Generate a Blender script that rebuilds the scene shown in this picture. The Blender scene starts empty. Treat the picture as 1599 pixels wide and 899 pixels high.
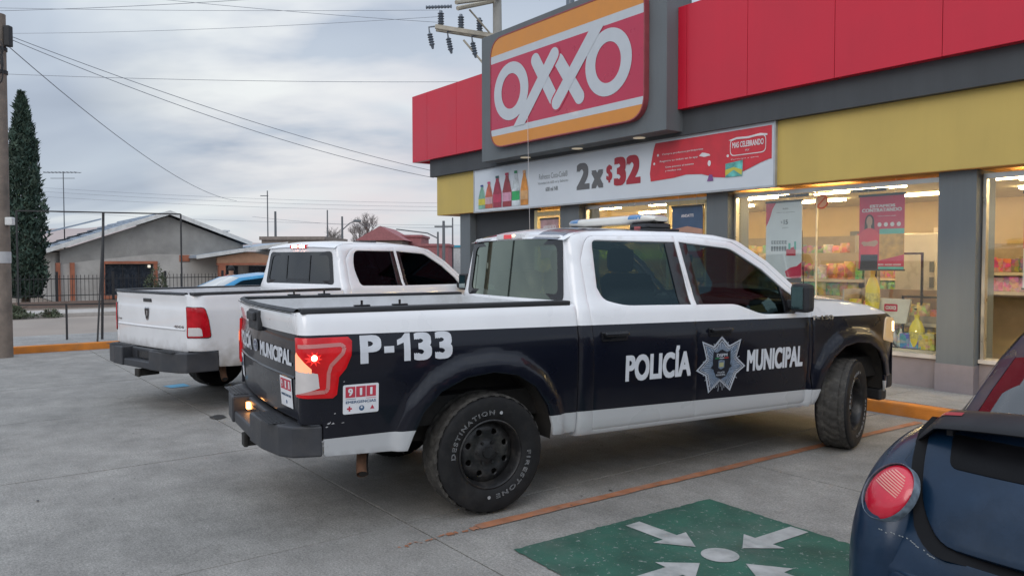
import bpy, bmesh, math, random
import numpy as np
from mathutils import Vector, Matrix
from mathutils.geometry import delaunay_2d_cdt
R = math.radians
SC = bpy.context.scene
COL = SC.collection
random.seed(7)

# ---------------------------------------------------------------- camera
cam_data = bpy.data.cameras.new('camera')
cam_data.sensor_width = 36.0
cam_data.lens = 1215 / 1599 * 36.0
cam_data.clip_end = 4000
cam_data.clip_start = 0.05
cam = bpy.data.objects.new('camera', cam_data)
COL.objects.link(cam)
cam.location = (0, 0, 1.70)
cam.rotation_euler = (R(90) - 0.0355, 0.001, 0)
SC.camera = cam

# ---------------------------------------------------------------- light
SUN_AZ, SUN_EL = R(200), R(32)          # veiled sun behind the camera: the truck flanks and shop front are lit, shadows are soft
w = bpy.data.worlds.new('World')
SC.world = w
w.use_nodes = True
nt = w.node_tree
nt.nodes.clear()
def wn(t, **k):
    n = nt.nodes.new(t)
    for a, b in k.items():
        setattr(n, a, b)
    return n
wl = nt.links.new
out = wn('ShaderNodeOutputWorld')
sky = wn('ShaderNodeTexSky', sky_type='NISHITA')
sky.sun_disc = False
sky.sun_elevation = SUN_EL
sky.sun_rotation = SUN_AZ
bg_sky = wn('ShaderNodeBackground')
bg_sky.inputs[1].default_value = 0.10
wl(sky.outputs[0], bg_sky.inputs[0])
tc = wn('ShaderNodeTexCoord')
# cloud deck: the view direction is projected on a flat layer so that clouds flatten towards the horizon
sep = wn('ShaderNodeSeparateXYZ'); wl(tc.outputs['Generated'], sep.inputs[0])
zz = wn('ShaderNodeMath', operation='MAXIMUM'); zz.inputs[1].default_value = 0.0; wl(sep.outputs[2], zz.inputs[0])
za = wn('ShaderNodeMath', operation='ADD'); za.inputs[1].default_value = 0.22; wl(zz.outputs[0], za.inputs[0])
dx = wn('ShaderNodeMath', operation='DIVIDE'); wl(sep.outputs[0], dx.inputs[0]); wl(za.outputs[0], dx.inputs[1])
dy = wn('ShaderNodeMath', operation='DIVIDE'); wl(sep.outputs[1], dy.inputs[0]); wl(za.outputs[0], dy.inputs[1])
cmb = wn('ShaderNodeCombineXYZ'); wl(dx.outputs[0], cmb.inputs[0]); wl(dy.outputs[0], cmb.inputs[1])
n1 = wn('ShaderNodeTexNoise'); n1.inputs['Scale'].default_value = 0.95; n1.inputs['Detail'].default_value = 3.6; n1.inputs['Roughness'].default_value = .5; n1.inputs['Distortion'].default_value = .5
mp = wn('ShaderNodeMapping'); mp.inputs['Location'].default_value = (1.35, 0.2, 2.2); mp.inputs['Scale'].default_value = (.8, 1.25, 1); wl(cmb.outputs[0], mp.inputs[0]); wl(mp.outputs[0], n1.inputs[0])
cr = wn('ShaderNodeValToRGB')
e = cr.color_ramp.elements
e[0].position = .34; e[0].color = (.415, .475, .575, 1)
e[1].position = .68; e[1].color = (.84, .885, .91, 1)
m = cr.color_ramp.elements.new(.44); m.color = (.465, .53, .635, 1)
m = cr.color_ramp.elements.new(.56); m.color = (.56, .63, .725, 1)
wl(n1.outputs[0], cr.inputs[0])
# a thin place in the cloud over the street is paler and a little warmer
sd = Vector((-.20, 1, .125)).normalized()
dt = wn('ShaderNodeVectorMath', operation='DOT_PRODUCT'); wl(tc.outputs['Generated'], dt.inputs[0]); dt.inputs[1].default_value = sd
pw = wn('ShaderNodeMapRange'); pw.inputs[1].default_value = .970; pw.inputs[2].default_value = 1.0; wl(dt.outputs['Value'], pw.inputs[0])
n2 = wn('ShaderNodeTexNoise'); n2.inputs['Scale'].default_value = 1.7; n2.inputs['Detail'].default_value = 5; wl(mp.outputs[0], n2.inputs[0])
r2 = wn('ShaderNodeMapRange'); r2.inputs[1].default_value = .36; r2.inputs[2].default_value = .58; wl(n2.outputs[0], r2.inputs[0])
mu = wn('ShaderNodeMath', operation='MULTIPLY'); wl(pw.outputs[0], mu.inputs[0]); wl(r2.outputs[0], mu.inputs[1])
mu2 = wn('ShaderNodeMath', operation='MULTIPLY'); wl(mu.outputs[0], mu2.inputs[0]); mu2.inputs[1].default_value = 1.0
mx = wn('ShaderNodeMixRGB'); wl(mu2.outputs[0], mx.inputs[0]); wl(cr.outputs[0], mx.inputs[1]); mx.inputs[2].default_value = (.84, .79, .82, 1)
sd2 = Vector((-.31, 1, .28)).normalized()
dt2 = wn('ShaderNodeVectorMath', operation='DOT_PRODUCT'); wl(tc.outputs['Generated'], dt2.inputs[0]); dt2.inputs[1].default_value = sd2
pw2 = wn('ShaderNodeMapRange'); pw2.inputs[1].default_value = .975; pw2.inputs[2].default_value = 1.0; wl(dt2.outputs['Value'], pw2.inputs[0])
mu3 = wn('ShaderNodeMath', operation='MULTIPLY'); wl(pw2.outputs[0], mu3.inputs[0]); wl(r2.outputs[0], mu3.inputs[1])
mxb = wn('ShaderNodeMixRGB'); wl(mu3.outputs[0], mxb.inputs[0]); wl(mx.outputs[0], mxb.inputs[1]); mxb.inputs[2].default_value = (.93, .96, .95, 1)
bg_cl = wn('ShaderNodeBackground'); wl(mxb.outputs[0], bg_cl.inputs[0])
# an overcast sky brightens towards the zenith
z2 = wn('ShaderNodeMath', operation='MULTIPLY'); wl(zz.outputs[0], z2.inputs[0]); wl(zz.outputs[0], z2.inputs[1])
zg = wn('ShaderNodeMath', operation='MULTIPLY_ADD'); wl(z2.outputs[0], zg.inputs[0]); zg.inputs[1].default_value = 1.3; zg.inputs[2].default_value = .97
yb = wn('ShaderNodeMath', operation='MULTIPLY_ADD'); wl(sep.outputs[1], yb.inputs[0]); yb.inputs[1].default_value = -.16; yb.inputs[2].default_value = 1.14
zy = wn('ShaderNodeMath', operation='MULTIPLY'); wl(zg.outputs[0], zy.inputs[0]); wl(yb.outputs[0], zy.inputs[1]); wl(zy.outputs[0], bg_cl.inputs[1])
mix = wn('ShaderNodeMixShader'); mix.inputs[0].default_value = .93
wl(bg_sky.outputs[0], mix.inputs[1]); wl(bg_cl.outputs[0], mix.inputs[2]); wl(mix.outputs[0], out.inputs[0])

sun_data = bpy.data.lights.new('sun', 'SUN')
sun_data.energy = 0.9
sun_data.angle = R(35)
sun_data.color = (1, .93, .86)
sun = bpy.data.objects.new('sun', sun_data)
COL.objects.link(sun)
sun.rotation_euler = (R(90) - SUN_EL, 0, math.pi - SUN_AZ)

SC.view_settings.view_transform = 'Standard'
SC.view_settings.look = 'None'
SC.view_settings.exposure = -0.03
SC.view_settings.gamma = 1.0
SC.render.engine = 'CYCLES'
SC.cycles.use_denoising = True
SC.cycles.max_bounces = 8
SC.cycles.transparent_max_bounces = 16
SC.cycles.caustics_reflective = False
SC.cycles.caustics_refractive = False
SC.cycles.sample_clamp_indirect = 4.0
# ================================================================ helpers
MATS = {}
def mat(name, col, rough=.5, metal=0, coat=0, var=.12, vscale=6, bump=0, bscale=60, emit=None, es=0, dirt=None, dirtz=None, spec=.5, rvar=.1):
    if name in MATS: return MATS[name]
    m = bpy.data.materials.new(name); m.use_nodes = True
    t = m.node_tree; b = t.nodes['Principled BSDF']; L = t.links.new
    tc = t.nodes.new('ShaderNodeTexCoord')
    nz = t.nodes.new('ShaderNodeTexNoise'); nz.inputs['Scale'].default_value = vscale; nz.inputs['Detail'].default_value = 6
    L(tc.outputs['Object'], nz.inputs[0])
    mr = t.nodes.new('ShaderNodeMapRange'); mr.inputs[1].default_value = .3; mr.inputs[2].default_value = .7
    mr.inputs[3].default_value = 1 - var; mr.inputs[4].default_value = 1 + var
    L(nz.outputs[0], mr.inputs[0])
    mul = t.nodes.new('ShaderNodeVectorMath'); mul.operation = 'SCALE'; mul.inputs[0].default_value = col[:3]
    L(mr.outputs[0], mul.inputs['Scale'])
    colout = mul.outputs[0]
    if dirt:
        n2 = t.nodes.new('ShaderNodeTexNoise'); n2.inputs['Scale'].default_value = vscale * .6; n2.inputs['Detail'].default_value = 9; n2.inputs['Roughness'].default_value = .7
        L(tc.outputs['Object'], n2.inputs[0])
        m2 = t.nodes.new('ShaderNodeMapRange'); m2.inputs[1].default_value = .48; m2.inputs[2].default_value = .75; m2.inputs[4].default_value = dirt[1]
        L(n2.outputs[0], m2.inputs[0])
        mx = t.nodes.new('ShaderNodeMixRGB'); L(m2.outputs[0], mx.inputs[0]); L(colout, mx.inputs[1]); mx.inputs[2].default_value = (*dirt[0], 1)
        colout = mx.outputs[0]
    if dirtz:   # road dirt thrown up from the wheels: fades out at a height, with a ragged edge
        sp = t.nodes.new('ShaderNodeSeparateXYZ'); L(tc.outputs['Object'], sp.inputs[0])
        n3 = t.nodes.new('ShaderNodeTexNoise'); n3.inputs['Scale'].default_value = 9; n3.inputs['Detail'].default_value = 8
        L(tc.outputs['Object'], n3.inputs[0])
        ad = t.nodes.new('ShaderNodeMath'); ad.operation = 'MULTIPLY_ADD'; L(n3.outputs[0], ad.inputs[0]); ad.inputs[1].default_value = -.35; L(sp.outputs[2], ad.inputs[2])
        m3 = t.nodes.new('ShaderNodeMapRange'); m3.inputs[1].default_value = dirtz[1] - .17; m3.inputs[2].default_value = dirtz[2] - .17; m3.inputs[3].default_value = dirtz[3]; m3.inputs[4].default_value = 0
        L(ad.outputs[0], m3.inputs[0])
        mx = t.nodes.new('ShaderNodeMixRGB'); L(m3.outputs[0], mx.inputs[0]); L(colout, mx.inputs[1]); mx.inputs[2].default_value = (*dirtz[0], 1)
        colout = mx.outputs[0]
    L(colout, b.inputs['Base Color'])
    r = t.nodes.new('ShaderNodeMapRange'); r.inputs[1].default_value = .3; r.inputs[2].default_value = .7
    r.inputs[3].default_value = max(.02, rough - rvar); r.inputs[4].default_value = min(1, rough + rvar)
    L(nz.outputs[0], r.inputs[0]); L(r.outputs[0], b.inputs['Roughness'])
    b.inputs['Metallic'].default_value = metal
    b.inputs['Coat Weight'].default_value = coat
    b.inputs['Coat Roughness'].default_value = .06
    b.inputs['Specular IOR Level'].default_value = spec
    if bump:
        nb = t.nodes.new('ShaderNodeTexNoise'); nb.inputs['Scale'].default_value = bscale; nb.inputs['Detail'].default_value = 5
        L(tc.outputs['Object'], nb.inputs[0])
        bp = t.nodes.new('ShaderNodeBump'); bp.inputs['Strength'].default_value = bump; bp.inputs['Distance'].default_value = .02
        L(nb.outputs[0], bp.inputs['Height']); L(bp.outputs[0], b.inputs['Normal'])
    if emit:
        b.inputs['Emission Color'].default_value = (*emit, 1); b.inputs['Emission Strength'].default_value = es
    MATS[name] = m
    return m

def streaks(m, amt=.10, sx=5.0, sz=.35):
    """rain streaks and faint dust runs down a wall"""
    t = m.node_tree; b = t.nodes['Principled BSDF']; L = t.links.new; src = b.inputs['Base Color'].links[0].from_socket
    tc = next(n for n in t.nodes if n.type == 'TEX_COORD')
    mp = t.nodes.new('ShaderNodeMapping'); mp.inputs['Scale'].default_value = (sx, sx, sz); L(tc.outputs['Object'], mp.inputs[0])
    nz = t.nodes.new('ShaderNodeTexNoise'); nz.inputs['Scale'].default_value = 1; nz.inputs['Detail'].default_value = 7; nz.inputs['Roughness'].default_value = .65; L(mp.outputs[0], nz.inputs[0])
    mr = t.nodes.new('ShaderNodeMapRange'); mr.inputs[1].default_value = .35; mr.inputs[2].default_value = .7; mr.inputs[3].default_value = 1+amt*.5; mr.inputs[4].default_value = 1-amt; L(nz.outputs[0], mr.inputs[0])
    v = t.nodes.new('ShaderNodeVectorMath'); v.operation = 'SCALE'; L(src, v.inputs[0]); L(mr.outputs[0], v.inputs['Scale']); L(v.outputs[0], b.inputs['Base Color'])
def glass_mat(name, tint=(.6, .7, .68), refl=1.0, rough=.02, tr=1.0, base=(.01, .01, .01), gcol=(1, 1, 1)):
    """thin automotive or shop glazing: fresnel reflection over a tinted clear (or dark) body"""
    if name in MATS: return MATS[name]
    m = bpy.data.materials.new(name); m.use_nodes = True
    t = m.node_tree; t.nodes.clear(); L = t.links.new
    o = t.nodes.new('ShaderNodeOutputMaterial')
    tr_ = t.nodes.new('ShaderNodeBsdfTransparent'); tr_.inputs[0].default_value = (*tint, 1)
    di = t.nodes.new('ShaderNodeBsdfDiffuse'); di.inputs[0].default_value = (*base, 1)
    mx0 = t.nodes.new('ShaderNodeMixShader'); mx0.inputs[0].default_value = tr
    L(di.outputs[0], mx0.inputs[1]); L(tr_.outputs[0], mx0.inputs[2])
    gl = t.nodes.new('ShaderNodeBsdfGlossy'); gl.inputs[0].default_value = (*gcol, 1); gl.inputs['Roughness'].default_value = rough
    lw = t.nodes.new('ShaderNodeLayerWeight'); lw.inputs[0].default_value = .5     # same reflectance from both sides of the pane
    p5 = t.nodes.new('ShaderNodeMath'); p5.operation = 'POWER'; L(lw.outputs['Facing'], p5.inputs[0]); p5.inputs[1].default_value = 5
    fr = t.nodes.new('ShaderNodeMath'); fr.operation = 'MULTIPLY_ADD'; L(p5.outputs[0], fr.inputs[0]); fr.inputs[1].default_value = .92; fr.inputs[2].default_value = .08
    mu = t.nodes.new('ShaderNodeMath'); mu.operation = 'MULTIPLY'; mu.use_clamp = True; mu.inputs[1].default_value = refl; L(fr.outputs[0], mu.inputs[0])
    mx = t.nodes.new('ShaderNodeMixShader'); L(mu.outputs[0], mx.inputs[0]); L(mx0.outputs[0], mx.inputs[1]); L(gl.outputs[0], mx.inputs[2])
    L(mx.outputs[0], o.inputs[0])
    MATS[name] = m
    return m

class MB:
    """collects geometry of one part"""
    def __init__(s): s.v = []; s.f = []; s.m = []; s.sm = []
    def add(s, vs, fs, mi=0, smooth=False, M=None):
        o = len(s.v)
        if M is not None: vs = [M @ Vector(v) for v in vs]
        s.v += [tuple(v) for v in vs]
        for f in fs: s.f.append([i + o for i in f]); s.m.append(mi); s.sm.append(smooth)
        return s
    def box(s, a, b, mi=0, M=None, bev=0):
        x0, y0, z0 = a; x1, y1, z1 = b
        if x0 > x1: x0, x1 = x1, x0
        if y0 > y1: y0, y1 = y1, y0
        if z0 > z1: z0, z1 = z1, z0
        if not bev:
            return s.add([(x0,y0,z0),(x1,y0,z0),(x1,y1,z0),(x0,y1,z0),(x0,y0,z1),(x1,y0,z1),(x1,y1,z1),(x0,y1,z1)],
                         [(0,3,2,1),(4,5,6,7),(0,1,5,4),(1,2,6,5),(2,3,7,6),(3,0,4,7)], mi, False, M)
        bm = bmesh.new(); bmesh.ops.create_cube(bm, size=1)
        for v in bm.verts: v.co = Vector(((x0+x1)/2 + v.co.x*(x1-x0), (y0+y1)/2 + v.co.y*(y1-y0), (z0+z1)/2 + v.co.z*(z1-z0)))
        bmesh.ops.bevel(bm, geom=bm.edges[:], offset=min(bev, .45*min(x1-x0, y1-y0, z1-z0)), segments=2, affect='EDGES', profile=.6)
        bm.verts.index_update()
        vs = [v.co.copy() for v in bm.verts]; fs = [[v.index for v in f.verts] for f in bm.faces]; bm.free()
        return s.add(vs, fs, mi, False, M)
    def tube(s, pts, r, n=8, mi=0, cap=True, M=None):
        P = [Vector(p) for p in pts]; rr = r if isinstance(r, (list, tuple)) else [r]*len(P)
        vs = []; fs = []
        u = None
        for i, p in enumerate(P):
            t = (P[min(i+1, len(P)-1)] - P[max(i-1, 0)]).normalized()
            if u is None:
                u = t.orthogonal().normalized()
            else:
                u = (u - t * u.dot(t)).normalized()
            w_ = t.cross(u)
            for k in range(n):
                a = 2*math.pi*k/n
                vs.append(p + (u*math.cos(a) + w_*math.sin(a)) * rr[i])
        for i in range(len(P)-1):
            for k in range(n):
                a = i*n+k; b = i*n+(k+1) % n
                fs.append((a, b, b+n, a+n))
        s.add(vs, fs, mi, True, M)
        if cap:
            s.add(vs[:n], [list(range(n))[::-1]], mi, False, M); s.add(vs[-n:], [list(range(n))], mi, False, M)
        return s
    def lathe(s, prof, n=32, mi=0, M=None, closed=False):
        """prof: (radius, height) about local z"""
        vs = []; fs = []
        for r, z in prof:
            for k in range(n):
                a = 2*math.pi*k/n; vs.append((r*math.cos(a), r*math.sin(a), z))
        m_ = len(prof)
        for i in range(m_ if closed else m_-1):
            for k in range(n):
                a = i*n+k; b = i*n+(k+1) % n; c = ((i+1) % m_)*n+(k+1) % n; d = ((i+1) % m_)*n+k
                fs.append((a, b, c, d))
        return s.add(vs, fs, mi, True, M)
    def prism(s, poly, z0, z1, mi=0, M=None):
        n = len(poly)
        vs = [(x, y, z0) for x, y in poly] + [(x, y, z1) for x, y in poly]
        fs = [list(range(n))[::-1], list(range(n, 2*n))] + [(i, (i+1) % n, n+(i+1) % n, n+i) for i in range(n)]
        return s.add(vs, fs, mi, False, M)
    def grid(s, fn, nu, nv, mi=0, smooth=True, flip=False, M=None):
        vs = [fn(i/nu, j/nv) for j in range(nv+1) for i in range(nu+1)]
        fs = []
        for j in range(nv):
            for i in range(nu):
                a = j*(nu+1)+i; q = (a, a+1, a+nu+2, a+nu+1)
                fs.append(q[::-1] if flip else q)
        return s.add(vs, fs, mi, smooth, M)
    def obj(s, name, mats, parent=None, fix=True, sharp=38):
        me = bpy.data.meshes.new(name)
        me.from_pydata(s.v, [], s.f)
        if not isinstance(mats, (list, tuple)): mats = [mats]
        for m_ in mats: me.materials.append(m_)
        me.polygons.foreach_set('material_index', s.m)
        me.polygons.foreach_set('use_smooth', s.sm)
        if fix:
            bm = bmesh.new(); bm.from_mesh(me)
            bmesh.ops.remove_doubles(bm, verts=bm.verts[:], dist=1e-5)
            bm.to_mesh(me); bm.free()
        if any(s.sm): me.set_sharp_from_angle(angle=R(sharp))
        me.update()
        o = bpy.data.objects.new(name, me); COL.objects.link(o)
        if parent: o.parent = parent
        return o

def thing(name, label, cat, loc=(0, 0, 0), rotz=0, group=None):
    o = bpy.data.objects.new(name, None); COL.objects.link(o)
    o.location = loc; o.rotation_euler = (0, 0, rotz); o.empty_display_size = .2
    return tag(o, label, cat, group)
def tag(o, label, cat, group=None):
    o['label'] = label; o['category'] = cat
    if group: o['group'] = group
    return o
def place(o, loc, rotz=0): o.location = loc; o.rotation_euler = (0, 0, rotz); return o
def struct(o): o['kind'] = 'structure'; return o
def copy_tree(o, parent=None):
    c = o.copy(); COL.objects.link(c)
    if parent: c.parent = parent
    for ch in list(o.children): copy_tree(ch, c)
    return c

def rpoly(pts, seg=4):
    """polygon with (x, y[, radius]) corners rounded"""
    n = len(pts); outp = []
    for i in range(n):
        p = pts[i]
        if len(p) < 3 or p[2] <= 0: outp.append((p[0], p[1])); continue
        a = Vector(pts[i-1][:2]); b = Vector(p[:2]); c = Vector(pts[(i+1) % n][:2])
        d1 = (a-b); d2 = (c-b); r = min(p[2], .48*d1.length, .48*d2.length)
        q1 = b + d1.normalized()*r; q2 = b + d2.normalized()*r
        for k in range(seg+1):
            t = k/seg; q = q1*(1-t)**2 + b*2*t*(1-t) + q2*t*t
            outp.append((q.x, q.y))
    return outp
def _inside(P, poly):
    x = P[:, 0]; y = P[:, 1]; c = np.zeros(len(P), bool); n = len(poly)
    for i in range(n):
        x1, y1 = poly[i]; x2, y2 = poly[(i+1) % n]
        if y1 == y2: continue
        m_ = ((y1 > y) != (y2 > y)) & (x < (x2-x1)*(y-y1)/(y2-y1) + x1)
        c ^= m_
    return c
def pdist(P, poly, closed=True):
    P = np.atleast_2d(P); d = np.full(len(P), 1e9); n = len(poly)
    for i in range(n if closed else n-1):
        a = np.array(poly[i], float); b = np.array(poly[(i+1) % n], float); ab = b-a
        t = np.clip(((P-a)@ab)/max(ab@ab, 1e-12), 0, 1)
        d = np.minimum(d, np.hypot(*(P-a-t[:, None]*ab).T))
    return d
def _subdiv(poly, res):
    o = []
    n = len(poly)
    for i in range(n):
        a = poly[i]; b = poly[(i+1) % n]; L = math.hypot(b[0]-a[0], b[1]-a[1])
        if L < 1e-6: continue
        k = max(1, int(math.ceil(L/res)))
        for j in range(k): o.append((a[0]+(b[0]-a[0])*j/k, a[1]+(b[1]-a[1])*j/k))
    return o
def panel(mb, outline, S, holes=(), res=.06, th=.014, r=.005, outdir=None, mi=0, rim=True):
    """sheet-metal panel: a 2-D outline with holes, filled with a fine mesh and laid on the surface S(u, v), with rolled edges"""
    loops = [_subdiv(outline, res)] + [_subdiv(h, res) for h in holes]
    pts = []; edges = []
    for lp in loops:
        o = len(pts); pts += lp; edges += [(o+i, o+(i+1) % len(lp)) for i in range(len(lp))]
    A = np.array(loops[0]); x0, y0 = A.min(0); x1, y1 = A.max(0)
    gx = np.arange(x0+res/2, x1, res); gy = np.arange(y0+res/2, y1, res)
    if len(gx) and len(gy):
        G = np.array([(a + (res/2 if j % 2 else 0), b) for j, b in enumerate(gy) for a in gx])
        k = _inside(G, loops[0])
        for h in loops[1:]: k &= ~_inside(G, h)
        for lp in loops: k &= pdist(G, lp) > res*.45
        pts += [tuple(g) for g in G[k]]
    cv, ce, cf, *_ = delaunay_2d_cdt([Vector(p) for p in pts], edges, [], 0, 1e-6)
    cv = np.array([tuple(c) for c in cv]); tri = [f for f in cf if len(f) == 3]
    cen = np.array([cv[list(f)].mean(0) for f in tri])
    k = _inside(cen, loops[0])
    for h in loops[1:]: k &= ~_inside(cen, h)
    tri = [list(f) for f, q in zip(tri, k) if q]
    used = sorted({i for f in tri for i in f}); re = {a: b for b, a in enumerate(used)}
    tri = [[re[i] for i in f] for f in tri]; P = [Vector(S(*cv[i])) for i in used]
    N = [Vector() for _ in P]
    for f in tri:
        n = (P[f[1]]-P[f[0]]).cross(P[f[2]]-P[f[0]])
        for i in f: N[i] += n
    tot = Vector()
    for n in N: tot += n
    if outdir is not None and tot.dot(Vector(outdir)) < 0:
        tri = [f[::-1] for f in tri]; N = [-n for n in N]
    N = [n.normalized() if n.length > 0 else Vector((0, 0, 1)) for n in N]
    mb.add(P, tri, mi, True)
    if not rim: return
    base = len(mb.v) - len(P)
    cnt = {}
    for f in tri:
        for a, b in ((f[0], f[1]), (f[1], f[2]), (f[2], f[0])):
            cnt[(a, b)] = 1
    bd = [(a, b) for (a, b) in cnt if (b, a) not in cnt]
    T = {}
    for a, b in bd:
        d = (P[b]-P[a]).normalized()
        for i in (a, b):
            T[i] = T.get(i, Vector()) + d.cross(N[i])
    idx = {}
    for i, t in T.items():
        t = t.normalized() if t.length > 0 else Vector((1, 0, 0))
        rows = [i + base]
        for s_, c_ in ((.7, .3), (1.0, 1.0)):
            mb.v.append(tuple(P[i] + t*r*s_ - N[i]*r*c_)); rows.append(len(mb.v)-1)
        mb.v.append(tuple(P[i] + t*r - N[i]*max(th, r*1.2))); rows.append(len(mb.v)-1)
        idx[i] = rows
    for a, b in bd:
        for k_ in range(3):
            mb.f.append([idx[b][k_], idx[a][k_], idx[a][k_+1], idx[b][k_+1]]); mb.m.append(mi); mb.sm.append(True)

_TX = {}
def text_geo(s, bold=0.0, outline=0.0, sx=1.0, space=1.0):
    """glyph outlines as flat triangles; returns (verts 2-D with cap height about .7, faces)"""
    key = (s, bold, outline, sx, space)
    if key in _TX: return _TX[key]
    c = bpy.data.curves.new('t', 'FONT'); c.body = s; c.resolution_u = 4; c.align_x = 'CENTER'; c.space_character = space
    if outline:
        c.fill_mode = 'NONE'; c.bevel_depth = outline; c.bevel_resolution = 0
    o = bpy.data.objects.new('t', c); COL.objects.link(o)
    me = bpy.data.meshes.new_from_object(o)
    V = [(v.co.x*sx, v.co.y, v.co.z) for v in me.vertices]; F = [list(p.vertices) for p in me.polygons]
    bpy.data.objects.remove(o); bpy.data.curves.remove(c); bpy.data.meshes.remove(me)
    _TX[key] = (V, F)
    return V, F
SLICE = [0.0]
def lay(mb, V, F, fn, mi):
    """lay flat print geometry (u, v, off) on fn; on curved bodywork it is first cut into strips so it follows the curve"""
    st = SLICE[0]
    if st:
        bm = bmesh.new(); vv = [bm.verts.new(v) for v in V]
        for f in F:
            try: bm.faces.new([vv[i] for i in f])
            except ValueError: pass
        for ax in (0, 1):
            lo = min(v[ax] for v in V); hi = max(v[ax] for v in V); q = st if ax else st*1.6
            k = math.ceil(lo/q)*q
            while k < hi:
                no = [0, 0, 0]; no[ax] = 1; co = [0, 0, 0]; co[ax] = k
                bmesh.ops.bisect_plane(bm, geom=bm.verts[:]+bm.edges[:]+bm.faces[:], dist=1e-7, plane_co=co, plane_no=no); k += q
        bm.verts.index_update(); V = [tuple(v.co) for v in bm.verts]; F = [[v.index for v in f.verts] for f in bm.faces]; bm.free()
    mb.add([fn(v[0], v[1], v[2]) for v in V], F, mi)
def text_fit(mb, s, fn, x0, x1, y0, y1, bold=.0, mi=0, off=0, outline=0):
    """lettering stretched into the box x0..x1, y0..y1 of the surface fn(u, v, offset)"""
    V, F = text_geo(s, 0, outline)
    if not V: return
    if bold:   # heavier strokes: the glyph laid several times around itself, each a hair higher
        V0, F0 = V, F; V = []; F = []
        for i, (ax, ay) in enumerate(((1, 0), (-1, 0), (0, .7), (0, -.7), (1, .7), (-1, .7), (1, -.7), (-1, -.7), (0, 0))):
            o = len(V); V += [(v[0]+ax*bold, v[1]+ay*bold, i) for v in V0]; F += [[k+o for k in f] for f in F0]
    else: V = [(v[0], v[1], 0) for v in V]
    a = min(v[0] for v in V); b = max(v[0] for v in V); c = min(v[1] for v in V); d = max(v[1] for v in V)
    lay(mb, [(x0+(v[0]-a)/(b-a)*(x1-x0), y0+(v[1]-c)/(d-c)*(y1-y0), off+v[2]*.00012) for v in V], F, fn, mi)
def flat_poly(mb, poly, fn, off=0, mi=0):
    """one printed shape: a filled polygon laid on fn(u, v, offset)"""
    from mathutils.geometry import tessellate_polygon
    t = tessellate_polygon([[Vector((p[0], p[1], 0)) for p in poly]])
    lay(mb, [(p[0], p[1], off) for p in poly], [list(f) for f in t], fn, mi)
def circ(cx, cy, rx, ry=None, n=24, a0=0, a1=360):
    ry = rx if ry is None else ry
    m_ = n if a1-a0 >= 360 else n+1
    return [(cx+rx*math.cos(R(a0+(a1-a0)*i/n)), cy+ry*math.sin(R(a0+(a1-a0)*i/n))) for i in range(m_)]
def ring(mb, outer, inner, fn, off=0, mi=0):
    n = len(outer)
    lay(mb, [(p[0], p[1], off) for p in outer] + [(p[0], p[1], off) for p in inner], [(i, (i+1) % n, n+(i+1) % n, n+i) for i in range(n)], fn, mi)
def interp(x, xs, ys): return float(np.interp(x, xs, ys))
def sstep(t): t = min(1, max(0, t)); return t*t*(3-2*t)
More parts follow.
